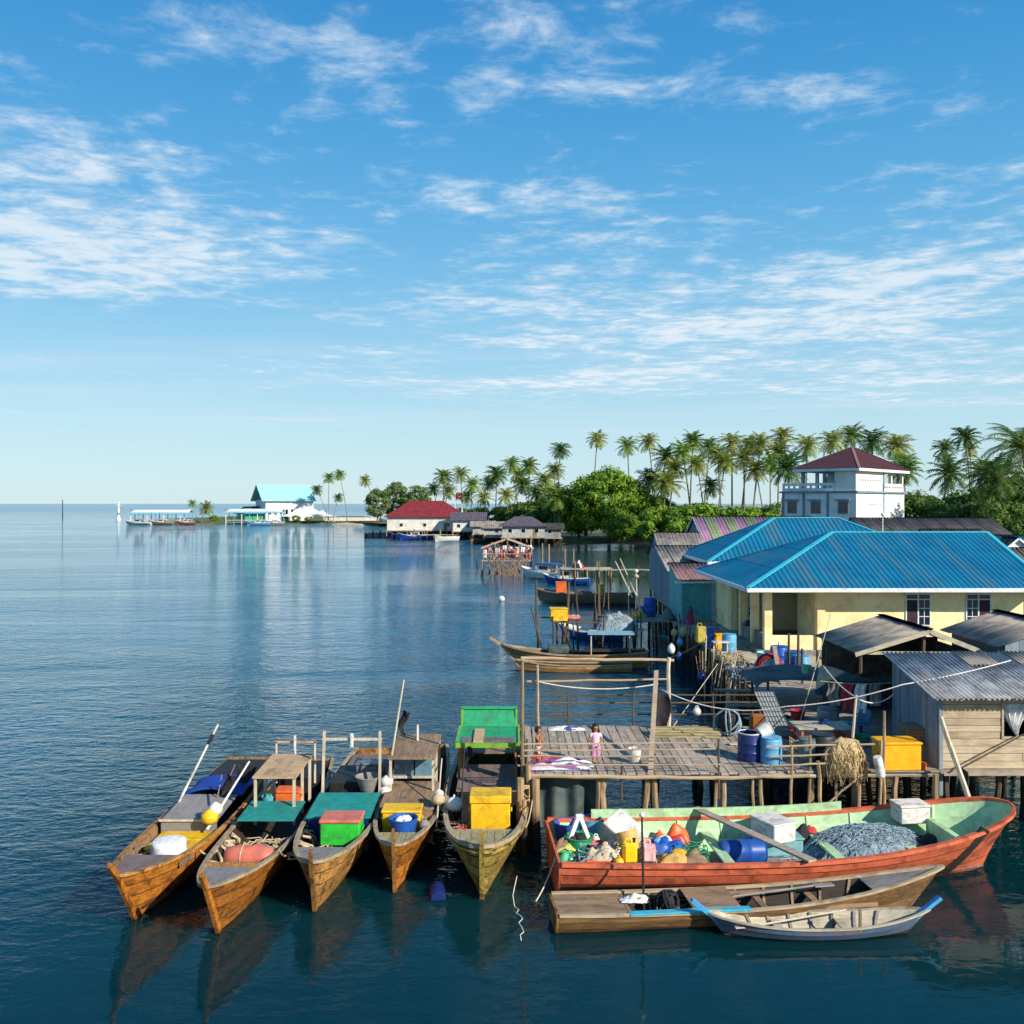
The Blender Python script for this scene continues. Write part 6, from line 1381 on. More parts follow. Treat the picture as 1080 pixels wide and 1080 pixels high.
wbox('top_storey', 0.05, 2.6, 0.05, 8.2, 10.983, 13.3, M_wwall); wbox('top_storey_back', 2.603, 6.8, 7.6, RF - .3, 10.984, 13.3, M_wwall)
wbox('eave_slab', -.6, 7.6, -.6, RF + .3, 13.303, 13.62, M_wwall)
ap = W3(3.5, 7.4, 16.5); e_ = [W3(-.6, -.6, 13.65), W3(7.6, -.6, 13.65), W3(7.6, RF + .3, 13.65), W3(-.6, RF + .3, 13.65)]
for a, b_ in zip(e_, e_[1:] + e_[:1]): slope(wh, a, b_, [ap], M_rroof, .4, .05)
for a in e_: cap(wh, a, ap, M_rroof if a is not e_[0] else mat('pale_hip', srgb(150, 110, 108), srgb(130, 90, 90), 2, .7), .3)
def wcol(l, r, z0, z1, w_=.35): return wbox('column', l - w_ / 2, l + w_ / 2, r - w_ / 2, r + w_ / 2, z0, z1, M_wtrim if r < .5 and l > .5 else M_wwall)
for l, r in ((3.9, .25), (6.6, .25), (6.6, 4.2), (.25, 11.3), (.25, RF - .3)): wcol(l, r, 10.985, 13.3)
for l in (3.4, 6.4, 9.05): wbox('pilaster', l - .15, l + .15, -.06, -.003, 7.5, 10.75, M_wtrim)
wbox('pilaster', -.06, -.003, 8.3, 8.6, 1.0, 13.3, M_wtrim); wbox('string_course', -.06, LF + .06, -.08, -.004, 7.3, 7.55, M_wtrim)
def balus(l0, l1, r0, r1):      # openwork parapet: rail, base and little piers
    wbox('parapet_base', l0, l1, r0, r1, 10.985, 11.35, M_wwall); wbox('parapet_rail', l0, l1, r0, r1, 11.62, 11.95, M_wwall); n = 9
    for k in range(n + 1):
        if l1 - l0 > r1 - r0: c = l0 + (l1 - l0 - .25) * k / n; wbox('parapet_pier', c, c + .25, r0 + .01, r1 - .01, 11.352, 11.618, M_wwall)
        else: c = r0 + (r1 - r0 - .25) * k / n; wbox('parapet_pier', l0 + .01, l1 - .01, c, c + .25, 11.352, 11.618, M_wwall)
balus(2.65, LF, .05, .2); balus(.05, .2, 8.6, RF - .5)
for c in (1.55, 4.9, 7.9):
    fr = wbox('window', c - .62, c + .62, -.05, -.002, 8.3, 9.75, M_wtrim); wbox('window_hood', c - .9, c + .9, -.4, -.004, 9.85, 10.0, M_wtrim)
    for k in range(2): wbox('pane', c - .55 + .58 * k, c - .05 + .58 * k, -.075, -.052, 8.38, 9.3, M_pane, fr); wbox('pane', c - .55 + .58 * k, c - .05 + .58 * k, -.0752, -.0522, 9.36, 9.68, M_pane, fr)
for k in range(9): wbox('vent_block', -.03, -.003, 1.2 + k * .75, 1.45 + k * .75, 12.2, 12.35, M_wtrim)
for k in range(5): wbox('vent_block', -.03, -.003, 4.2 + k * .75, 4.45 + k * .75, 9.3, 9.5, M_wtrim)
# ---- dark roofed long house before it, and roofs to the right
M_darkr = mat('dark_sheet_roof', srgb(74, 70, 70), srgb(50, 48, 50), .8, .85, .1, rnd=.1)
gable('long_house', 'long house with dark grey roof in front of the white house', 88, 97.5, 92.5, 33.0, 46.5, 6.6, 6.4, 8.1, M_darkr, M_boardz, zfloor=1.2, axis='x', posts=False, wave=.3, board=1.2)
gable('small_house', 'low dark house peeping above the blue roof ridge', 78, 84, 81, 34.8, 40.0, 5.9, 5.9, 7.3, M_darkr, M_boardz, zfloor=1.2, axis='x', posts=False, wave=.3, board=1.2)
t = gable('striped_house', 'house with faded purple and green striped roof', 82, 92, 87, 16.6, 27.5, 6.1, 6.1, 8.3, M_asb, M_boardz, zfloor=1.9, axis='x', posts=True, wave=.3, amp=.04, m_fascia=M_trim, board=.6)
stripes = [mat('faded_purple_sheet', srgb(158, 116, 146), srgb(132, 100, 120), 1, .8), mat('faded_green_sheet', srgb(128, 142, 104), srgb(106, 118, 88), 1, .8)]
for i, o in enumerate([c for c in t.children if c.name.startswith('roof_sheet')]): o.data.materials[0] = stripes[i % 2]
gable('grey_house', 'small grey house with gable end over the creek', 78, 86, 82, 12.2, 16.2, 4.9, 4.9, 7.0, M_asb, M_boardz, axis='x', posts=True, wave=.3, board=.6)
gable('grey_house', 'lean roofed grey house between creek house and blue roof', 69.5, 77.5, 76.5, 11.4, 16.8, 4.5, 5.9, 6.1, M_asb, M_boardz, axis='x', posts=True, wave=.3, board=.6)
t = gable('teal_shop', 'little teal painted house with rusty roof left of the blue roofs', 60.8, 65.5, 64.5, 10.6, 13.2, 4.6, 5.3, 5.45, mat('rusty_sheet', srgb(140, 104, 98), srgb(110, 84, 82), 1.5, .85, rnd=.1), paint('teal_wall_paint', 90, 178, 176, .7, .3), axis='x', posts=True, wave=.25, board=.5)
for k, X in enumerate((10.75, 12.9)):
    mb = B(); mb.box(X - 11.9 - .12, X - 11.9 + .12, -2.62, -2.4, 2.0, 4.55); mb.build('porch_post', paint('pale_teal_post', 150, 206, 204, .6, .2), t)
mb = B(); mb.beam((-1.5, -2.65, 4.45), (2.2, -2.8, 4.5), .1, .12); mb.build('porch_beam', M_trim, t)
gable('blue_house', 'house with blue roof at the right edge behind the cream house', 72, 80, 76, 37.0, 48.0, 5.4, 5.4, 6.95, M_bluer, M_cream, zfloor=1.2, axis='x', posts=False, wave=.33, board=1.5)
gable('brown_roof_house', 'house with brown sheet roof beside the blue gable', 60, 68, 64, 31.4, 40.0, 4.7, 4.7, 6.5, mat('brown_sheet', srgb(134, 112, 98), srgb(104, 88, 78), 1.5, .85, rnd=.1), M_cream, zfloor=1.9, axis='x', posts=False, wave=.3, board=1.2)
gable('white_gable_hut', 'tiny hut with pale gable above the brown roof', 35.6, 38.4, 37.0, 69.2, 71.5, 5.9, 5.9, 7.0, M_darkr, M_trim, zfloor=1.9, posts=False, wave=.3, m_fascia=M_trim, board=1.0)
pole('white aerial mast standing behind the large blue roof', (24.2, 62.0, 1.5), A(931, 541, 62), .05, M_white, name='aerial', ext=[(.97, .13, M_white)])
# ---- concrete walkway in front of the cream house with its clutter
wk = thing('walkway', 'pale plank walkway along the water before the cream house', 'walkway', (11.2, 48, 0))
y = 39.7
while y < 62.5:
    wd = .36; mb = B(); xr = 12.35 if y > 47.4 else 15.0; mb.cbox(10.25 - 11.2 + rnd(-.08, .08), xr - 11.2, y - 48, y + wd - .03 - 48, 1.86, 1.93, .008); mb.build('plank', M_bleach if y > 42.6 and y < 48 else M_gplankx, wk); y += wd
for Y in [40 + 2.2 * i for i in range(11)]:
    for X in (10.35, 11.9): log((X - 11.2, Y - 48, -.8), (X - 11.2 + rnd(-.1, .1), Y - 48, 1.86), .1, .09).build('stilt', M_postd, wk, True)
for k in range(26):
    Y = rnd(39.8, 60); X = 10.2 + rnd(-.35, .3); log((X - 11.2 + rnd(-.35, .35), Y - 48 + rnd(-.3, .3), -.8), (X - 11.2, Y - 48, rnd(1.5, 2.9)), rnd(.04, .085), .04, 6, 6, .4).build('stilt', M_post if k % 3 == 0 else M_postd, wk, True)
for X, Y in ((13.5, 41), (14.7, 41), (13.5, 44), (14.7, 46.5)): log((X - 11.2, Y - 48, -.8), (X - 11.2, Y - 48, 1.86), .1, .09).build('stilt', M_postd, wk, True)
GW = 'clutter along the walkway'
for lb, px, py, Y, r, hgt, m in [('light blue barrel standing on the walkway edge', 769, 686, 47.2, .36, 1.05, M_lblue), ('blue barrel behind the light blue one on the walkway', 751, 678, 50, .38, 1.0, M_blue), ('large blue barrel beside the red coil', 822, 700, 43.5, .42, 1.0, M_blue),
        ('dark blue barrel right of the large blue one', 838, 712, 42.2, .45, .95, paint('mid_blue', 24, 98, 160, .4, .2)), ('pale blue barrel at the walkway end', 846, 714, 41.4, .32, .9, M_lblue), ('blue barrel on the small platform by the teal house', 685, 649, 63.5, .42, 1.25, M_blue)]:
    X = (px - 540) * Y / FPX; barrel(lb, (X, Y, 1.93), r, hgt, m, group=GW)
tub('white and teal tub in front of the blue barrels', ((808 - 540) * .0432, 43.2, 1.93), .42, .8, mat('pale_teal_tub', srgb(150, 200, 200), srgb(120, 170, 176), 3, .6), name='tub', cat='tub', group=GW)
lidbox('fish_box', 'yellow box standing among the blue barrels of the walkway', ((762 - 540) * .0495, 49.5, 1.93), .8, .6, .8, M_orangebox, None, 0, GW, .06)
t = thing('red_coil', 'large coil of dark red net standing on the walkway', 'net', ((812 - 540) * .0405, 40.5, 1.95), 0, GW)
for k in range(7): mb = B(); r_ = .5 + rnd(-.06, .06); o = rnd(-.15, .15); mb.tube([(r_ * math.cos(R(a)), o + .05 * math.sin(R(3 * a)), .56 + r_ * math.sin(R(a))) for a in range(0, 361, 24)], .06, 6); mb.build('coil', paint('dark_red_net', 150, 34, 42, .8, .2), t, 'all')
mb = B(); mb.beam((.35, -.25, -.0), (.1, -.3, 1.5), .18, .12); mb.build('prop_board', M_gplankx, t)
t = thing('tarpaulin_table', 'table covered with dark grey tarpaulin at the walkway end', 'table', (11.1, 36.2, ZF), 0, GW)
mb = B(); mb.grid(lambda u, v: (-2.1 + 4.0 * u, -1.3 + 2.9 * v, 1.0 + .10 * math.sin(math.pi * u) + .04 * math.sin(7 * u + 5 * v) - 2.0 * max(0, abs(2 * u - 1) - .9) - .6 * max(0, .12 - v)), 24, 14); mb.build('cover', mat('dark_tarp', srgb(84, 88, 92), srgb(58, 62, 66), 1.2, .8, .2), t, 'all')
for a in (-1.6, 1.5):
    for c in (-1.0, 1.3): mb = B(); mb.beam((a, c, 0), (a, c, 1.0), .08, .08); mb.build('leg', M_postd, t)
tub('small mint bucket on the tarpaulin covered table', (11.05, 35.6, ZF + 1.18), .19, .3, paint('mint_plastic', 130, 214, 170, .5, .1), name='bucket', cat='bucket', group=GW)
for k, (px, py, Y) in enumerate([(832, 668, 41), (842, 668, 40.6), (846, 684, 39.9), (862, 686, 39), (868, 672, 38.4), (872, 678, 37.6)]):
    pole(f'dark upright stake, {ORD[k]} from the left in front of the cream wall', ((px - 540) * Y / FPX, Y, .0), A(px, py, Y), .07, M_postd, name='stake', cat='stake', group='stakes by the cream wall')
pole('green tub beside plants on the porch corner', (13.3, 47.3, 1.93), (13.3, 47.3, 2.6), .03, M_postd, name='plant_stake')
# tangle of sticks and floats hanging at the walkway edge
for k in range(34):
    x_ = 9.9 + rnd(-.9, .5); y_ = rnd(39.8, 46.5); log_p = Vector((x_ + rnd(-.5, .2), y_ - rnd(0, .8), rnd(-.6, .2))); log_q = Vector((x_ + rnd(-.2, .5), y_ + rnd(-.3, .6), rnd(2.0, 3.1)))
    pole(f'crooked weathered stick leaning in the tangle at the walkway edge', log_p, log_q, rnd(.015, .045), random.choice([M_post, M_postd, M_pole]), name='stick', cat='stick', group='tangle of sticks at the walkway edge')
for k, (px, py, Y, m, lb) in enumerate([(711, 668, 52, M_rope, 'tan round float hanging from the walkway'), (720, 668, 52, M_rope, 'tan round float right of the other tan float'), (717, 678, 51, M_lblue, 'pale blue float below the tan floats'), (708, 686, 50, M_cloth, 'cream oval float low over the water'), (716, 693, 49, M_bluecl, 'deep blue float lowest in the hanging bunch'), (740, 716, 44, M_navy, 'dark blue float under the stick tangle')]):
    buoy(lb, A(px, py, Y) - Vector((0, 0, .2)), .17 + .03 * (k % 2), m, 'floats hanging along the walkway', sq=1.35)
jerry('yellow jerrycan tied to the walkway edge', A(739, 678, 47.5), mat('olive_yellow', srgb(176, 160, 60), srgb(150, 130, 50), 4, .6), .5, .3, 1.0, .2, GW)
t = thing('small_table', 'white topped stand beside the light blue barrel', 'table', ((760 - 540) * .0465, 46.5, 1.93), 0, GW); mb = B(); mb.cbox(-.4, .4, -.25, .25, .75, .8, .01); mb.build('table_top', M_white, t)
for a in (-.33, .33): mb = B(); mb.beam((a, 0, 0), (a, 0, .75), .06, .06); mb.build('leg', M_pole, t)
# small platform by the teal house with clothes, basins, chair
sp2 = thing('small_platform', 'small platform over dark water by the teal house', 'platform', (9.3, 62.6, 0))
for k in range(11): mb = B(); mb.cbox(-2.0, 2.3, -1.6 + k * .32, -1.31 + k * .32, 1.86, 1.93, .008); mb.build('plank', M_gplankx, sp2)
for X in (-1.9, 0, 2.1):
    for Y in (-1.5, 1.7): log((X, Y, -.8), (X, Y, 1.86), .1, .09).build('stilt', M_postd, sp2, True)
clothpile('yellow blue and green gear heaped on the small platform', (8.6, 63.4, 1.93), .9, .6, .9, [M_yellow, M_lblue, M_greenp, M_navy], GW, 6, 'gear_heap', 'gear')
clothpile('grey sacks on the small platform right of the blue barrel', (10.2, 62.4, 1.93), .7, .5, .8, [M_deckg, M_netg, M_tarp], GW, 4, 'sacks', 'sack')
clothpile('red and blue clothes hung beside the teal posts', (11.1, 59.5, 1.93), .5, .4, 1.2, [M_redc, M_bluecl, M_lila2], GW, 4, 'clothes_bundle', 'clothes')
for k, (p, q) in enumerate([(A(667, 630, 68), A(649, 592, 70)), (A(671, 628, 68.5), A(654, 589, 70.5)), ((9.0, 68, .5), A(671, 602, 69)), ((8.4, 68.2, 0), A(663, 618, 68.5))]):
    pole(['long pale pole leaning left by the teal house', 'second long pale pole leaning by the teal house', 'pale post carrying floats by the teal house', 'short pale stake below the leaning poles'][k], p, q, .05, M_pole, ext=[(.86, .17, M_rope), (.96, .15, M_cloth)] if k == 2 else None)
# ================================================================== boats and platforms in the middle distance
GM = 'moorings in the middle distance'
# slim boat with upturned bow beyond the jetty
L = 8.4; mbt = thing('outrigger_boat', 'slim tan boat with raised bow moored beyond the jetty frame', 'boat', (3.6, 55.3, 0), R(177))
M_tan = wood('tan_hull_planks', 190, 140, 86, 0, .6, rough=.5, rnd=.2)
h = Hull(L, 1.7, .75, 1.25, .95, keel=-.3, rake=1.4, full=.8, stern=.75); h.planks(mbt, (M_tan, M_inside, M_keel), n=4); h.gunwale(mbt, M_rail, .12, .09); h.transom(mbt, M_tan); h.floor(mbt, M_deckb, .35); h.stem(mbt, M_tan, .55, lean=.3); h.deck(mbt, M_deckb, .72)
panel(mbt, -3.4, -.6, 1.2, .95, M_inside, n=3)
for x_ in (-3.2, -1.0):
    for sg in (-1, 1): mb = B(); mb.beam((x_, sg * .6, .6), (x_, sg * .6, 1.95), .06, .06); mb.build('canopy_post', M_pole, mbt)
panel(mbt, -3.5, -.8, 1.5, 1.95, paint('pale_blue_canopy', 130, 176, 186, .6, .3), n=2, name='canopy_board')
mb = B(); mb.cbox(.3, 1.5, -.5, .5, .8, 1.2, .05); mb.build('engine_cover', M_tarp, mbt)
L = 6.6; b2 = thing('canoe', 'narrow wooden canoe lying alongside the slim tan boat', 'boat', (3.4, 53.6, 0), R(180)); h = Hull(L, 1.1, .4, .7, .45, keel=-.2, rake=.8, full=.8, stern=.6); h.planks(b2, (M_tan, M_inside, M_inside), n=3); h.gunwale(b2, M_rail, .08, .06); h.floor(b2, M_deckb, .1); h.transom(b2, M_tan); h.deck(b2, M_deckb, .8)
# pole frame with yellow box, net rack
fr = thing('pole_rack', 'rough rack of dark poles over the water behind the slim boat', 'rack', (4.2, 58, 0)); Fq = lambda p: Vector(p) - Vector((4.2, 58, 0))
for px, pt_, Y, r in [(565, 612, 58, .09), (600, 614, 59, .1), (608, 622, 60, .08), (631, 616, 59, .11), (637, 650, 57.5, .08), (668, 655, 58, .1), (663, 650, 60, .09), (583, 650, 57.5, .06)]:
    X = (px - 540) * Y / FPX; log(Fq((X + rnd(-.2, .2), Y, -.8)), Fq(A(px, pt_, Y)), r, r * .7, 6, 8, .5).build('upright_pole', M_postd, fr, True)
for k in range(14):
    px = rnd(578, 690); Y = rnd(58, 66); X = (px - 540) * Y / FPX; log(Fq((X + rnd(-.5, .5), Y, -.8)), Fq((X, Y, rnd(2.2, 4.6))), .06, .04, 5, 7, .6).build('upright_pole', M_postd, fr, True)
for (a, b_) in [(A(563, 651, 58), A(612, 653, 59)), (A(583, 656, 57.5), A(640, 657, 59)), (A(628, 668, 58.5), A(672, 670, 58.5)), (A(630, 649, 58.8), A(670, 649, 59))]: log(Fq(a), Fq(b_), .05, .045).build('cross_pole', M_postd, fr, True)
for (a, b_) in [((1.6, 58, 0), A(566, 645, 58)), ((2.0, 57.6, 0), A(560, 640, 58)), ((3.0, 57.6, 0), A(598, 655, 58.3)), ((3.9, 58, 0), A(590, 652, 58))]: log(Fq(a), Fq(b_), .06, .05).build('brace_pole', M_postd, fr, True)
lidbox('fish_box', 'yellow box perched on the pole rack beyond the slim boat', A(589, 654, 58) + Vector((0, 0, -.02)), 1.05, .8, .78, M_yellow, None, R(4), GM, .06)
t = thing('life_ring', 'white ring lying right of the yellow box on the rack', 'ring', A(603, 652, 58.5), 0, GM); mb = B(); mb.tube([(.42 * math.cos(R(a)), .42 * math.sin(R(a)), .05) for a in range(0, 361, 24)], .11, 8); mb.build('ring', M_pink, t, 'all'); mb = B(); mb.tube([(.42 * math.cos(R(a)), .42 * math.sin(R(a)), .06) for a in range(0, 91, 18)], .118, 8); mb.build('band', M_white, t, 'all')
t = thing('net_heap', 'pale grey net heaped over the pole rack', 'net', A(650, 661, 58.8), 0, GM)
mb = B(); heap(mb, 0, 0, -.2, 1.3, .8, .95, 12.3, 24, .3); mb.build('mound', M_netg, t, 'all'); mb = B(); strands(mb, 0, 0, -.2, 1.3, .8, .95, 160, .014, random.Random(8)); q = mb.build('strands', mat('pale_twine', srgb(190, 196, 194), srgb(140, 150, 150), 9, .9), t, 'all'); q['kind'] = 'stuff'
# small blue and white boat beyond
def skiff(name, label, p, L, beam, rz, m1, m2, cabin=None, zmid=.6, zbow=1.1, group=GM):
    b = thing(name, label, 'boat', (p[0], p[1], 0), rz, group); h = Hull(L, beam, zmid, zbow, zmid + .1, keel=-.25, rake=.7, full=.6, stern=.8); h.planks(b, (m1, m2, m1), n=3); h.gunwale(b, m2, .12, .1); h.transom(b, m1); h.floor(b, m2, .15); h.deck(b, m2, .68, nb=3)
    if cabin:
        mb = B(); mb.cbox(-L * .12, L * .12, -beam * .34, beam * .34, .3, zmid + 1.0, .06); mb.build('cabin', m2, b)
        for sg in (-1, 1): mb = B(); mb.cbox(-L * .09, L * .09, sg * beam * .345 - .01, sg * beam * .345 + .01, zmid + .35, zmid + .8, .005); mb.build('window', M_pane, b)
        mb = B(); mb.cbox(L * .121, L * .126, -beam * .28, beam * .28, zmid + .35, zmid + .8, .004); mb.build('window', M_pane, b)
        mb = B(); mb.grid(lambda u, v: (-L * .3 + L * .46 * u, -beam * .42 + beam * .84 * v, zmid + 1.05 + .12 * math.sin(math.pi * v)), 4, 6, 0, .05); mb.build('canopy', cabin, b, 'all')
        for x_ in (-L * .28, L * .14):
            for sg in (-1, 1): mb = B(); mb.beam((x_, sg * beam * .38, zmid), (x_, sg * beam * .38, zmid + 1.06), .06, .06); mb.build('canopy_post', m2, b)
    return b
skiff('small_boat', 'small blue and white boat right of the pole rack', ((621 - 540) * .0665, 66.5), 4.6, 1.7, R(160), M_blue, M_white)
skiff('fishing_boat', 'white cabin boat with blue awning by the net hut', ((576 - 540) * .119, 119), 7.0, 2.3, R(150), M_white, M_white, M_blue, .9, 1.5)
skiff('fishing_boat', 'blue hulled boat with white top before the white cabin boat', ((597 - 540) * .112, 112), 5.6, 2.0, R(165), M_blue, M_white, M_white, .7, 1.2)
b = skiff('long_boat', 'long brown boat with wooden deck carrying an orange crate', ((616 - 540) * .090, 90), 9.5, 2.2, R(172), M_deckb, M_deckb, None, .9, 1.4)
lidbox('fish_box', 'orange crate on the long brown boat', local(b, (2.2, .0, 1.05)), 1.0, .8, 1.0, M_orange, None, 0, GM)
barrel('yellow can on the long brown boat', local(b, (-1.6, .2, .75)), .3, 1.1, M_yellow, group=GM)
clothpile('tan net pile on the long brown boat', local(b, (0, 0, .6)), 1.6, .7, .8, [M_nett, M_deckb, M_redc], GM, 6, 'net_pile', 'net')
clothpile('blue and grey sheets heaped beside the net rack', ((660 - 540) * .072, 72, .5), 1.6, .9, .7, [M_netg, M_bluecl, M_tarp], GM, 5, 'sheet_heap', 'tarpaulin')
buoy('white mooring float in open water beyond the boats', G(529, 634, 0) - Vector((0, 0, .12)), .32, M_white, GM)
pole('dark slim stake standing in the water left of the net hut', G(505, 600) + Vector((0, 0, -.8)), A(500, 580, 138), .10, M_postd, name='water_stake', cat='stake', group=GM)
# stilt net hut: bare frame of poles
M_hut = wood('hut_poles', 188, 164, 138, 2, .6, rnd=.25); M_hut2 = wood('hut_poles_dark', 150, 118, 92, 2, .6, rnd=.3)
nh = thing('net_hut', 'open net drying hut of bare pale poles on stilts', 'hut', (0, 126, 0))
for i in range(9):
    for j in range(2):
        x_ = -3.2 + i * .8; log((x_ + rnd(-.3, .3), j * 4 - 2, -.8), (x_, j * 4 - 2, 2.0 + rnd(-.2, .3)), .11, .09, 5, 4).build('stilt', M_post if j == 0 else M_postd, nh, True)
for k in range(26): log((-3.2 + rnd(0, 6.4), -2.2, -.5), (-3.2 + rnd(0, 6.4), -2.1, rnd(1.5, 2.6)), .07, .05, 5, 3).build('brace_pole', M_hut2, nh, True)
for k in range(7): mb = B(); mb.box(-3.4, 3.4, -2.1 + k * .6, -1.55 + k * .6, 1.95, 2.03); mb.build('plank', M_hut, nh)
for x_ in (-3.2, -1.6, 0, 1.6, 3.2):
    zt = 4.75 - abs(x_) * .33
    for y_ in (-2, 2): log((x_, y_, 2), (x_ * .97, y_, zt), .08, .07, 5, 4).build('post', M_hut2, nh, True)
for y_ in (-2, 0, 2):
    log((-3.5, y_, 3.55), (0, y_, 4.8), .08, .07, 5, 4).build('rafter', M_hut, nh, True); log((3.5, y_, 3.55), (0, y_, 4.8), .08, .07, 5, 4).build('rafter', M_hut, nh, True)
for x_, z_ in ((0, 4.82), (-3.3, 3.6), (3.3, 3.6)): log((x_, -2.3, z_), (x_, 2.3, z_), .08, .07, 5, 4).build('purlin', M_hut, nh, True)
log((-3.3, -2.05, 2.9), (3.3, -2.05, 2.9), .06, .06, 5, 4).build('rail', M_hut, nh, True)
for k in range(26):
    m = [M_cloth, M_redc, M_netg, M_pink, M_cloth, M_bluecl, M_deckg][k % 7]; x_ = -3.2 + k * .24; y_ = rnd(-1.7, 1.7); z1_ = rnd(3.4, 4.0); mb = B(); mb.grid(lambda u, v: (x_ + .5 * u, y_ + .12 * math.sin(8 * u), z1_ - 1.2 * v), 4, 4); mb.build('hanging_net', m, nh, 'all')
for k in range(18): log((rnd(-3.3, 3.3), rnd(-2, 2), 2), (rnd(-3.3, 3.3), rnd(-2, 2), rnd(3.2, 4.4)), .06, .05, 5, 3).build('prop_pole', M_hut if k % 2 else M_hut2, nh, True)
nh.location.x = (535 - 540) * .126
for lb, px, Y in [('grey walkway stage with red tarp and posts right of the blue boats', 618, 112)]:
    t = thing('stage', lb, 'platform', ((px - 540) * Y / FPX, Y, 0))
    for k in range(6): mb = B(); mb.box(-3, 3, -1.5 + k * .5, -1.04 + k * .5, 1.8, 1.88); mb.build('plank', M_bleach, t)
    for i in range(5):
        for j in (-1.3, 1.3): log((-2.8 + 1.4 * i, j, -.8), (-2.8 + 1.4 * i, j, 1.8 + (rnd(.5, 2.4) if i % 2 else 0)), .11, .09, 5, 4).build('stilt', M_post, t, True)
clothpile('dark red tarp heaped on the grey stage', ((610 - 540) * .112, 112, 1.88), 1.0, .7, 1.1, [M_redc, M_dark, M_cloth], GM, 4, 'tarp_heap', 'tarpaulin')
for k, (px, py, Y) in enumerate([(560, 565, 130), (572, 573, 124), (579, 574, 122), (596, 579, 118)]):
    pole(f'tall pale stake, {ORD[k]} from the net hut', ((px - 540) * Y / FPX, Y, -.8), A(px, py, Y), .13, M_post, name='stake', cat='stake', group='stakes by the net hut')
fb = thing('foot_bridge', 'low plank footbridge crossing the creek behind the boats', 'footbridge', (14, 118, 0))
for k in range(16): mb = B(); mb.box(-9 + k * 1.15, -7.88 + k * 1.15, -.5, .5, 1.2 + .03 * math.sin(k), 1.3 + .03 * math.sin(k)); mb.build('plank', M_gplankx, fb)
for k in range(9): log((-8.8 + 2.1 * k, rnd(-.4, .4), -.8), (-8.8 + 2.1 * k, 0, 1.3 + rnd(0, .9)), .12, .1, 5, 4).build('stilt', M_postd, fb, True)
skiff('beached_boat', 'pale boat beached on the sand bank of the creek', ((684 - 540) * .221, 223), 7, 2.2, R(165), M_tan, M_deckb, None, 1.4, 2.6, 'boats far off')
# ================================================================== far shore
def stilthouse(label, px, Y, w_, d_, zf, ze, zr, m_wall, m_roof, hip=True, name='stilt_house', nwin=3, zbase=-.6):
    X = (px - 540) * Y / FPX; t = thing(name, label, 'house', (X, Y + d_ / 2, 0)); a, c = w_ / 2, d_ / 2
    for nm, bx in (('front_wall', (-a, a, -c, -c + .2)), ('back_wall', (-a, a, c - .2, c)), ('side_wall', (-a, -a + .2, -c + .201, c - .201)), ('side_wall', (a - .2, a, -c + .201, c - .201))): mb = B(); mb.box(*bx, zf, ze); mb.build(nm, m_wall, t)
    mb = B(); mb.box(-a - .3, a + .3, -c - .6, c + .3, zf - .25, zf - .004); mb.build('floor', M_gplankx, t); o = .8
    e = [Vector((-a - o, -c - o, ze - .1)), Vector((a + o, -c - o, ze - .1)), Vector((a + o, c + o, ze - .1)), Vector((-a - o, c + o, ze - .1))]
    if hip: k = min(a, c) * .95; r0, r1 = Vector((-a + k - .2, 0, zr)), Vector((a - k + .2, 0, zr))
    else: r0, r1 = Vector((-a - o, 0, zr)), Vector((a + o, 0, zr))
    slope(t, e[0], e[1], [r0, r1], m_roof, .5, .05); slope(t, e[2], e[3], [r1, r0], m_roof, .5, .05)
    if hip: slope(t, e[3], e[0], [r0], m_roof, .5, .05); slope(t, e[1], e[2], [r1], m_roof, .5, .05)
    else:
        for x_ in (-a + .05, a - .05): mb = B(); mb.prism([(x_, -c, ze), (x_, c, ze), (x_, 0, zr - .25)], (.08, 0, 0)); mb.build('gable_wall', m_wall, t)
    for k in range(nwin):
        x_ = -a + w_ * (k + .6) / (nwin + .2); mb = B(); mb.box(x_ - .5, x_ + .5, -c - .05, -c - .003, zf + .9, zf + 1.9); f = mb.build('window', M_trim, t); mb = B(); mb.box(x_ - .42, x_ + .42, -c - .07, -c - .052, zf + .98, zf + 1.82); mb.build('pane', M_pane, f)
    mb = B(); x_ = a * .55; mb.box(x_ - .45, x_ + .45, -c - .06, -c - .004, zf, zf + 2.0); mb.build('door', M_deckb, t)
    mb = B(); mb.box(-a + .3, a - .3, c * .2, c * .2 + .1, -.5, zf - .26); mb.build('under_floor_shade', M_inside, t)  # dark sheet standing in for the shade beneath the floor
    n = max(3, int(w_ / 1.3))
    for i in range(n + 1):
        for y_ in (-c - .4, c * .3): log((-a + w_ * i / n + rnd(-.2, .2), y_, zbase), (-a + w_ * i / n, y_, zf - .25), .14, .12, 5, 3).build('stilt', M_post if i % 4 == 0 else M_postd, t, True)
    return t
M_wht = mat('limewashed_boards', srgb(226, 218, 204), srgb(196, 188, 174), 1.2, .85, .1); M_greyb = mat('weathered_white_boards', srgb(176, 172, 164), srgb(140, 136, 130), 1.2, .85, .1)
M_redr = mat('red_sheet_roof', srgb(132, 40, 44), srgb(108, 32, 38), 1, .75); M_purpr = mat('slate_purple_roof', srgb(92, 84, 96), srgb(70, 64, 74), 1, .85)
stilthouse('white house with broad red hip roof on the far shore', 448, 252, 20, 12, 2.4, 6.0, 10.2, M_wht, M_redr)
stilthouse('small cream stilt house right of the red roof', 494, 246, 8, 6, 2.3, 5.2, 7.2, M_wht, M_purpr, False)
stilthouse('grey white stilt house with slate roof before the palms', 552, 212, 9.5, 6.5, 2.0, 4.5, 6.5, M_greyb, M_purpr)
stilthouse('low shadowed stilt shed left of the slate roof house', 524, 222, 6, 5, 1.7, 3.8, 5.2, M_greyb, M_asb, False, nwin=1)
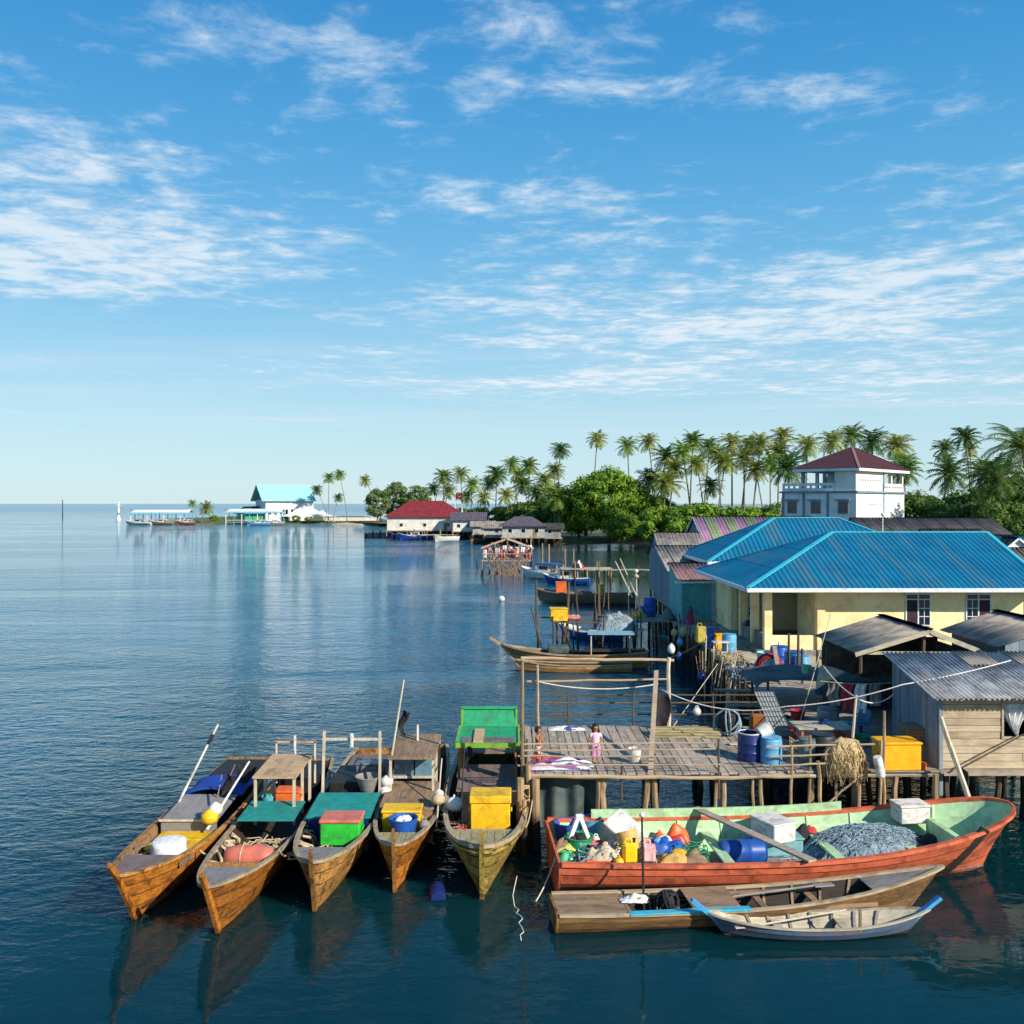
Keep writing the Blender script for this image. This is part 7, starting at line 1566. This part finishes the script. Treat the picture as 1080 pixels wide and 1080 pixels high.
stilthouse('dark stilt shed between slate roof house and creek trees', 580, 214, 5, 4.5, 1.8, 3.8, 5.0, M_boardz, M_darkr, False, nwin=1)
stilthouse('small open boat shed between the two pale stilt houses', 509, 243, 5, 5, 1.7, 3.7, 5.0, M_greyb, M_asb, False, nwin=1)
t = thing('water_tower', 'slim white tower topped by a red tank behind the red roof', 'tower', ((484 - 540) * .268, 268, 1))
for a in (-1, 1):
    for c in (-1, 1): mb = B(); mb.beam((a * 1.1, c * 1.1, 0), (a * .9, c * .9, 9.5), .25, .25); mb.build('leg', M_trim, t)
for z in (3, 6, 9.4): mb = B(); mb.cbox(-1.15, 1.15, -1.15, 1.15, z, z + .2, .02); mb.build('platform', M_trim, t)
mb = B(); mb.lathe([(.8, 9.65), (.95, 9.75), (.95, 11.0), (.8, 11.3), (.3, 11.6), (.1, 11.7)], 14); mb.build('tank', paint('red_tank', 206, 70, 66, .5, .2), t, True)
mb = B(); mb.lathe([(.9, 1.3), (1.0, 1.4), (1.0, 2.8), (.6, 2.95)], 12); mb.build('lower_tank', paint('red_tank', 206, 70, 66), t, True)
# moored boats before the red roof
for k, (px, py, L_, m1, m2, cb, lb) in enumerate([(425, 568.5, 8, M_navy, M_lblue, M_bluec, 'dark blue trawler moored left of the red roof house'), (437, 569.5, 9, M_bluec, M_white, M_bluec, 'blue trawler with white cabin before the red roof house'), (470, 571, 7, M_white, M_white, None, 'small white boat at the landing right of the red roof'), (505, 573, 6, M_deckb, M_deckb, None, 'brown skiff under the pale stilt houses')]):
    p = G(px, py); skiff('moored_boat', lb, (p.x, p.y), L_, L_ * .3, R(190 + 12 * k), m1, m2, cb, 1.1, 1.9, 'boats far off')
t = thing('landing_stage', 'pale wooden landing stage before the red roof house', 'platform', tuple(G(458, 569.5)))
for k in range(8): mb = B(); mb.box(-7 + k * 1.75, -5.3 + k * 1.75, -1.5, 1.5, 1.3, 1.42); mb.build('plank', M_bleach, t)
for i in range(9):
    for j in (-1.4, 1.4): log((-6.9 + 1.7 * i, j, -.8), (-6.9 + 1.7 * i, j, 1.3 + (1.5 if i % 4 == 1 else 0)), .14, .12, 5, 3).build('stilt', M_post, t, True)
t = thing('sea_wall', 'dark low sea wall left of the red roof house', 'wall', tuple(G(407, 567))); mb = B(); mb.cbox(-6, 3.5, -.6, .6, -.6, 1.4, .1); mb.build('wall', M_conc, t)
for k in range(5): mb = B(); mb.beam((-5.5 + 2 * k, -.65, -.5), (-5.5 + 2 * k, -.65, 2.0), .3, .3); mb.build('fender_post', M_postd, t)
# headland: hall with turquoise roof, tent roofs, two covered piers, light tower
M_turq = mat('turquoise_sheet_roof', srgb(150, 206, 206), srgb(132, 192, 196), 1, .9); M_greyw = mat('grey_gable_wall', srgb(120, 134, 142), srgb(104, 116, 126), 1, .8)
HLx = lambda px, Y: (px - 540) * Y / FPX
t = thing('hall', 'large pavilion hall with pale turquoise gable roof on the headland', 'hall', (HLx(300, 470), 470, 0))
a, c, ze, zr = 12.0, 8.0, 11.2, 18.8
t.rotation_euler = (0, 0, R(32))
mb = B(); mb.box(-a, a, -c, c, .8, ze); mb.build('hall_wall', M_wwall, t)
for y_ in (-1, 1): slope(t, (-a - 2.2, y_ * (c + 1.6), ze - .6), (a + 1, y_ * (c + 1.6), ze - .6), [(-a - 2.2, 0, zr), (a + 1, 0, zr)], M_turq, .9, .08)
mb = B(); mb.prism([(-a, -c, ze), (-a, c, ze), (-a, 0, zr - 1.2)], (.3, 0, 0)); mb.build('gable_wall', M_greyw, t)
for k in range(9): mb = B(); x_ = -a + .6 + k * 2.75; mb.box(x_, x_ + .6, -c - .25, -c - .003, .8, ze); mb.build('pilaster', M_trim, t)
for k in range(8): mb = B(); x_ = -a + 1.6 + k * 2.75; mb.box(x_, x_ + 1.2, -c - .1, -c - .004, 4.2, 6.6); mb.build('window', M_pane, t)
mb = B(); mb.box(-a - 9.5, -a - .01, -c + 2, c - 2, .8, 4.6); mb.build('side_wing', M_greenp, t)
slope(t, (-a - 10.5, -c, 4.5), (-a - .2, -c, 4.5), [(-a - 8, 0, 7.2), (-a - .2, 0, 8.2)], paint('sea_green_roof', 70, 140, 140, .7, .2), .9, .08); slope(t, (-a - .2, c, 4.5), (-a - 10.5, c, 4.5), [(-a - .2, 0, 8.2), (-a - 8, 0, 7.2)], paint('sea_green_roof', 70, 140, 140), .9, .08)
for k, (px, w_, zt) in enumerate([(323, 11, 9.0), (340, 7, 5.6)]):
    t = thing('tent_roof', ['large white pyramid tent roof right of the hall', 'small white tent roof beside the large one'][k], 'tent', (HLx(px, 452), 452, .8)); e = [(-w_, -w_ * .6, 2.6), (w_, -w_ * .6, 2.6), (w_, w_ * .6, 2.6), (-w_, w_ * .6, 2.6)]
    for p, q in zip(e, e[1:] + e[:1]): mb = B(); mb.grid(lambda u, v: (Vector(p).lerp(Vector(q), u) * (1 - v) + Vector((0, 0, zt)) * v) - Vector((0, 0, .9 * math.sin(math.pi * v))), 4, 6); mb.build('canvas_panel', M_cloth, t, 'all')
    for p in e: mb = B(); mb.beam((p[0] * .96, p[1] * .96, 0), (p[0] * .96, p[1] * .96, 2.6), .2, .2); mb.build('pole', M_trim, t)
def pier(label, px0, px1, Y, zr=5.6, wv=0):
    X0, X1 = HLx(px0, Y), HLx(px1, Y); t = thing('covered_pier', label, 'pier', ((X0 + X1) / 2, Y, 0)); a = (X1 - X0) / 2
    mb = B(); mb.cbox(-a, a, -2.6, 2.6, .9, 1.25, .03); mb.build('deck', M_conc, t)
    mb = B(); mb.grid(lambda u, v: (-a - .5 + (2 * a + 1) * u, -3.2 + 6.4 * v, zr + 1.1 * math.sin(math.pi * v) - .5 * wv * u), 10, 8, 0, .18); mb.build('roof', M_trim, t, 'all')
    mb = B(); mb.box(-a - .5, a + .5, -3.26, -3.21, zr - .75, zr - .05); mb.build('fascia', mat('pale_turquoise', srgb(130, 190, 200), srgb(110, 170, 184), 1, .7), t)
    n = 7
    for i in range(n + 1):
        for y_ in (-2.5, 2.5): mb = B(); mb.beam((-a + 2 * a * i / n, y_, -.8), (-a + 2 * a * i / n, y_, zr), .3, .3); mb.build('post', M_lblue if i % 2 else M_trim, t)
    for i in range(n): mb = B(); x_ = -a + 2 * a * i / n; mb.box(x_ + .2, x_ + 2 * a / n - .2, -2.62, -2.55, 1.9, 2.1); mb.build('rail', M_trim, t)
    return t
pier('long white roofed pier at the far left of the shore', 140, 201, 432); pier('white roofed pier with pale blue posts before the hall', 240, 298, 428, 6.0)
for k, (px, py, L_, m1, cb, lb) in enumerate([(146, 553.4, 12, M_white, M_deckg, 'grey ferry moored at the left end of the far pier'), (170, 553.4, 10, M_deckb, M_white, 'brown hulled boat under the far left pier'), (196, 553.4, 8, M_keel, M_white, 'rusty boat at the right end of the far left pier'), (272, 554.0, 10, M_lblue, M_white, 'pale blue boat tied to the pier before the hall'), (290, 553.8, 8, M_deckg, M_white, 'grey boat at the right end of the hall pier')]):
    p = G(px, py); skiff('ferry_boat', lb, (p.x, p.y), L_, L_ * .28, R(175 + 7 * k), m1, M_white, cb, 1.2, 2.0, 'boats at the far piers')
t = thing('harbour_light', 'white slender harbour light standing in the sea at far left', 'light tower', tuple(G(125, 548.5)))
mb = B(); mb.lathe([(1.3, -.8), (1.3, 1.2), (.75, 1.5), (.55, 7.5), (1.1, 7.8), (1.1, 8.1), (.5, 8.2), (.5, 9.6), (.75, 9.7), (.1, 10.6)], 12); mb.build('tower', M_trim, t, True)
mb = B(); mb.lathe([(.78, 3.0), (.74, 4.2)], 12); mb.build('band', M_wtrim, t, True); mb = B(); mb.beam((-1.6, 0, 8.6), (1.6, 0, 8.6), .2, .2); mb.build('crossarm', M_trim, t)
pole('thin dark beacon stake far out at the left', G(66, 546) - Vector((0, 0, 1)), A(66, 527, 630), .35, M_postd, name='beacon_stake', cat='stake')
t = thing('shore_wall', 'pale low wall behind the far beach', 'wall', (HLx(372, 462), 466, 0)); mb = B(); mb.cbox(-15, 12, -.3, .3, .3, 2.6, .05); mb.build('wall', M_wht, t)
for k in range(10): mb = B(); mb.cbox(-15 + k * 2.9, -14.6 + k * 2.9, -.36, -.305, .3, 2.8, .03); mb.build('pier', M_wht, t)
# ================================================================== small clutter
def tangle(label, loc, sx, sy, hh, n, r, m, seed, group=None, name='rope_tangle', cat='rope'):
    t = thing(name, label, cat, loc, 0, group); mb = B(); rg = random.Random(seed)
    for k in range(n):
        p = Vector((rg.uniform(-sx, sx), rg.uniform(-sy, sy), rg.uniform(0, hh))); a = rg.uniform(0, 6.28); pts = []
        for i in range(9):
            a += rg.uniform(-.9, .9); p = p + Vector((math.cos(a) * .12, math.sin(a) * .10, rg.uniform(-.05, .05))); p.x = max(-sx, min(sx, p.x)); p.y = max(-sy, min(sy, p.y)); p.z = max(.01, min(hh, p.z)); pts.append(p.copy())
        mb.tube(pts, r, 4, cap=False)
    q = mb.build('rope_strands', m, t, 'all'); q['kind'] = 'stuff'; return t
tangle('tangle of tan rope beside the white cloth tub', (-9.15, 23.4, .45), .3, .5, .3, 26, .016, M_rope, 1, GB)
tangle('tangle of rope and net in the dark well of the plywood canopy boat', (-6.3, 24.2, .55), .5, .4, .35, 40, .016, M_rope, 2, GB)
tangle('loose rope on the floor of the green box boat', (-5.0, 23.5, .75), .5, .25, .2, 22, .016, M_rope, 3, GB)
tangle('brown rope coil left of the large yellow box', (-1.45, 24.9, .7), .25, .4, .35, 26, .02, M_deckb, 4, GB)
tangle('grey rope tangle in the stern of the orange boat', (2.05, 23.55, .5), .4, .35, .45, 60, .016, M_netg, 5, GO)
tangle('pale rope tangle behind the yellow jerrycan', (3.1, 24.0, .5), .5, .4, .4, 50, .014, M_rope, 6, GO)
tangle('green twine bunch between blue sheets and blue drum', (4.6, 24.4, .3), .4, .4, .4, 50, .012, M_greenp, 7, GO)
tangle('dark line bunch beside the pale teal chest', (7.6, 23.4, .25), .4, .3, .3, 40, .014, M_dark, 8, GO)
tangle('rope heap on the platform behind the straw net', (8.9, 28.3, ZF), .5, .4, .5, 70, .016, M_rope, 9, GP)
tangle('grey net scraps under the low table', (9.6, 29.2, ZF), .7, .4, .3, 70, .014, M_netg, 10, GP)
tangle('rope snarl hanging at the jetty mooring posts', (.35, 26.0, 1.3), .12, .12, .5, 30, .014, M_rope, 11)
tangle('dark rope snarl in the brown boat', (4.2, 21.7, .1), .9, .3, .2, 40, .014, M_deckb, 12)
tangle('rope and net tangle on the walkway edge', (10.3, 44.3, 1.93), .5, 1.4, .5, 110, .02, M_rope, 13, GW)
tangle('bluish net tangle by the walkway end', (10.0, 41.0, 1.9), .6, .8, .6, 110, .02, M_netg, 14, GW)
for k, (x_, y_, z_, m, lb) in enumerate([(2.2, 24.9, .55, M_white, 'small white float by the blue tub'), (2.6, 23.1, .62, M_yellow, 'small yellow float at the near rail'), (3.9, 25.1, .5, M_orange, 'orange float beside the red tarpaulin'), (5.3, 23.2, .35, M_white, 'white float by the rag heap'), (1.9, 25.2, .55, M_redp, 'red float in the far stern corner'), (6.3, 25.4, .4, M_lblue, 'pale blue float by the far washboard'), (9.9, 25.6, .6, M_orange, 'orange float behind the net heap')]):
    buoy(lb + ' in the orange boat', (x_, y_, z_), .11 + .02 * (k % 3), m, GO)
for k, (x_, y_, m, lb) in enumerate([(8.9, 30.6, M_redp, 'red tub in the shade left of the table'), (10.9, 29.6, M_greenp, 'green tub under the cable pole'), (9.9, 27.4, M_deckb, 'brown tub behind the straw net'), (11.5, 28.9, M_white, 'white tub near the shed side wall'), (8.7, 32.2, M_lblue, 'light blue tub at the back of the platform'), (10.0, 33.2, M_redc, 'dark red tub behind the grey barrel')]):
    tub(lb, (x_, y_, ZF), .26, .32, m, None, 'tub', 'tub', GP)
for k, (x_, y_, L_, a, lb) in enumerate([(9.2, 33.6, 2.2, 20, 'loose grey board lying behind the table'), (11.0, 33.0, 2.6, -35, 'loose board lying under the shade net'), (11.5, 40.6, 2.4, 80, 'loose board beside the red coil'), (10.9, 45.2, 3.0, 75, 'long loose board along the walkway'), (7.6, 29.6, 1.8, 12, 'short board lying at the right end of the jetty')]):
    t = thing('loose_board', lb, 'board', (x_, y_, 1.94 if y_ > 39 else (ZF + .005 if x_ > 8.3 else ZD + .02)), R(a)); mb = B(); mb.cbox(-L_ / 2, L_ / 2, -.11, .11, 0, .035, .006); mb.build('board', M_bleach, t)
rope('mooring line from the orange boat stern down to the water', sag((1.12, 23.3, .95), (.45, 22.5, -.1), .15), .016, M_wrope, group='mooring ropes')
rope('mooring line from the olive bowed boat to the jetty posts', sag((.35, 23.9, 1.35), (.55, 25.6, 1.5), .12), .02, M_rope, group='mooring ropes')
rope('white line trailing in the water beside the jetty posts', [(.12, 22.9, .5), (.06, 22.75, .3), (.02, 22.6, .15), (.06, 22.3, .015), (.16, 22.15, .015), (.1, 21.95, .015), (.2, 21.8, .015), (.24, 21.65, .015), (.15, 21.45, .015), (.21, 21.25, .013), (.26, 21.0, .012), (.18, 20.85, .012), (.2, 20.6, .01)], .011, M_wrope, group='mooring ropes')
rope('line between pole frame and cream house eave', sag((5.28, 31.9, 4.3), (11.7, 46.8, 5.1), .5), .012, M_dark)
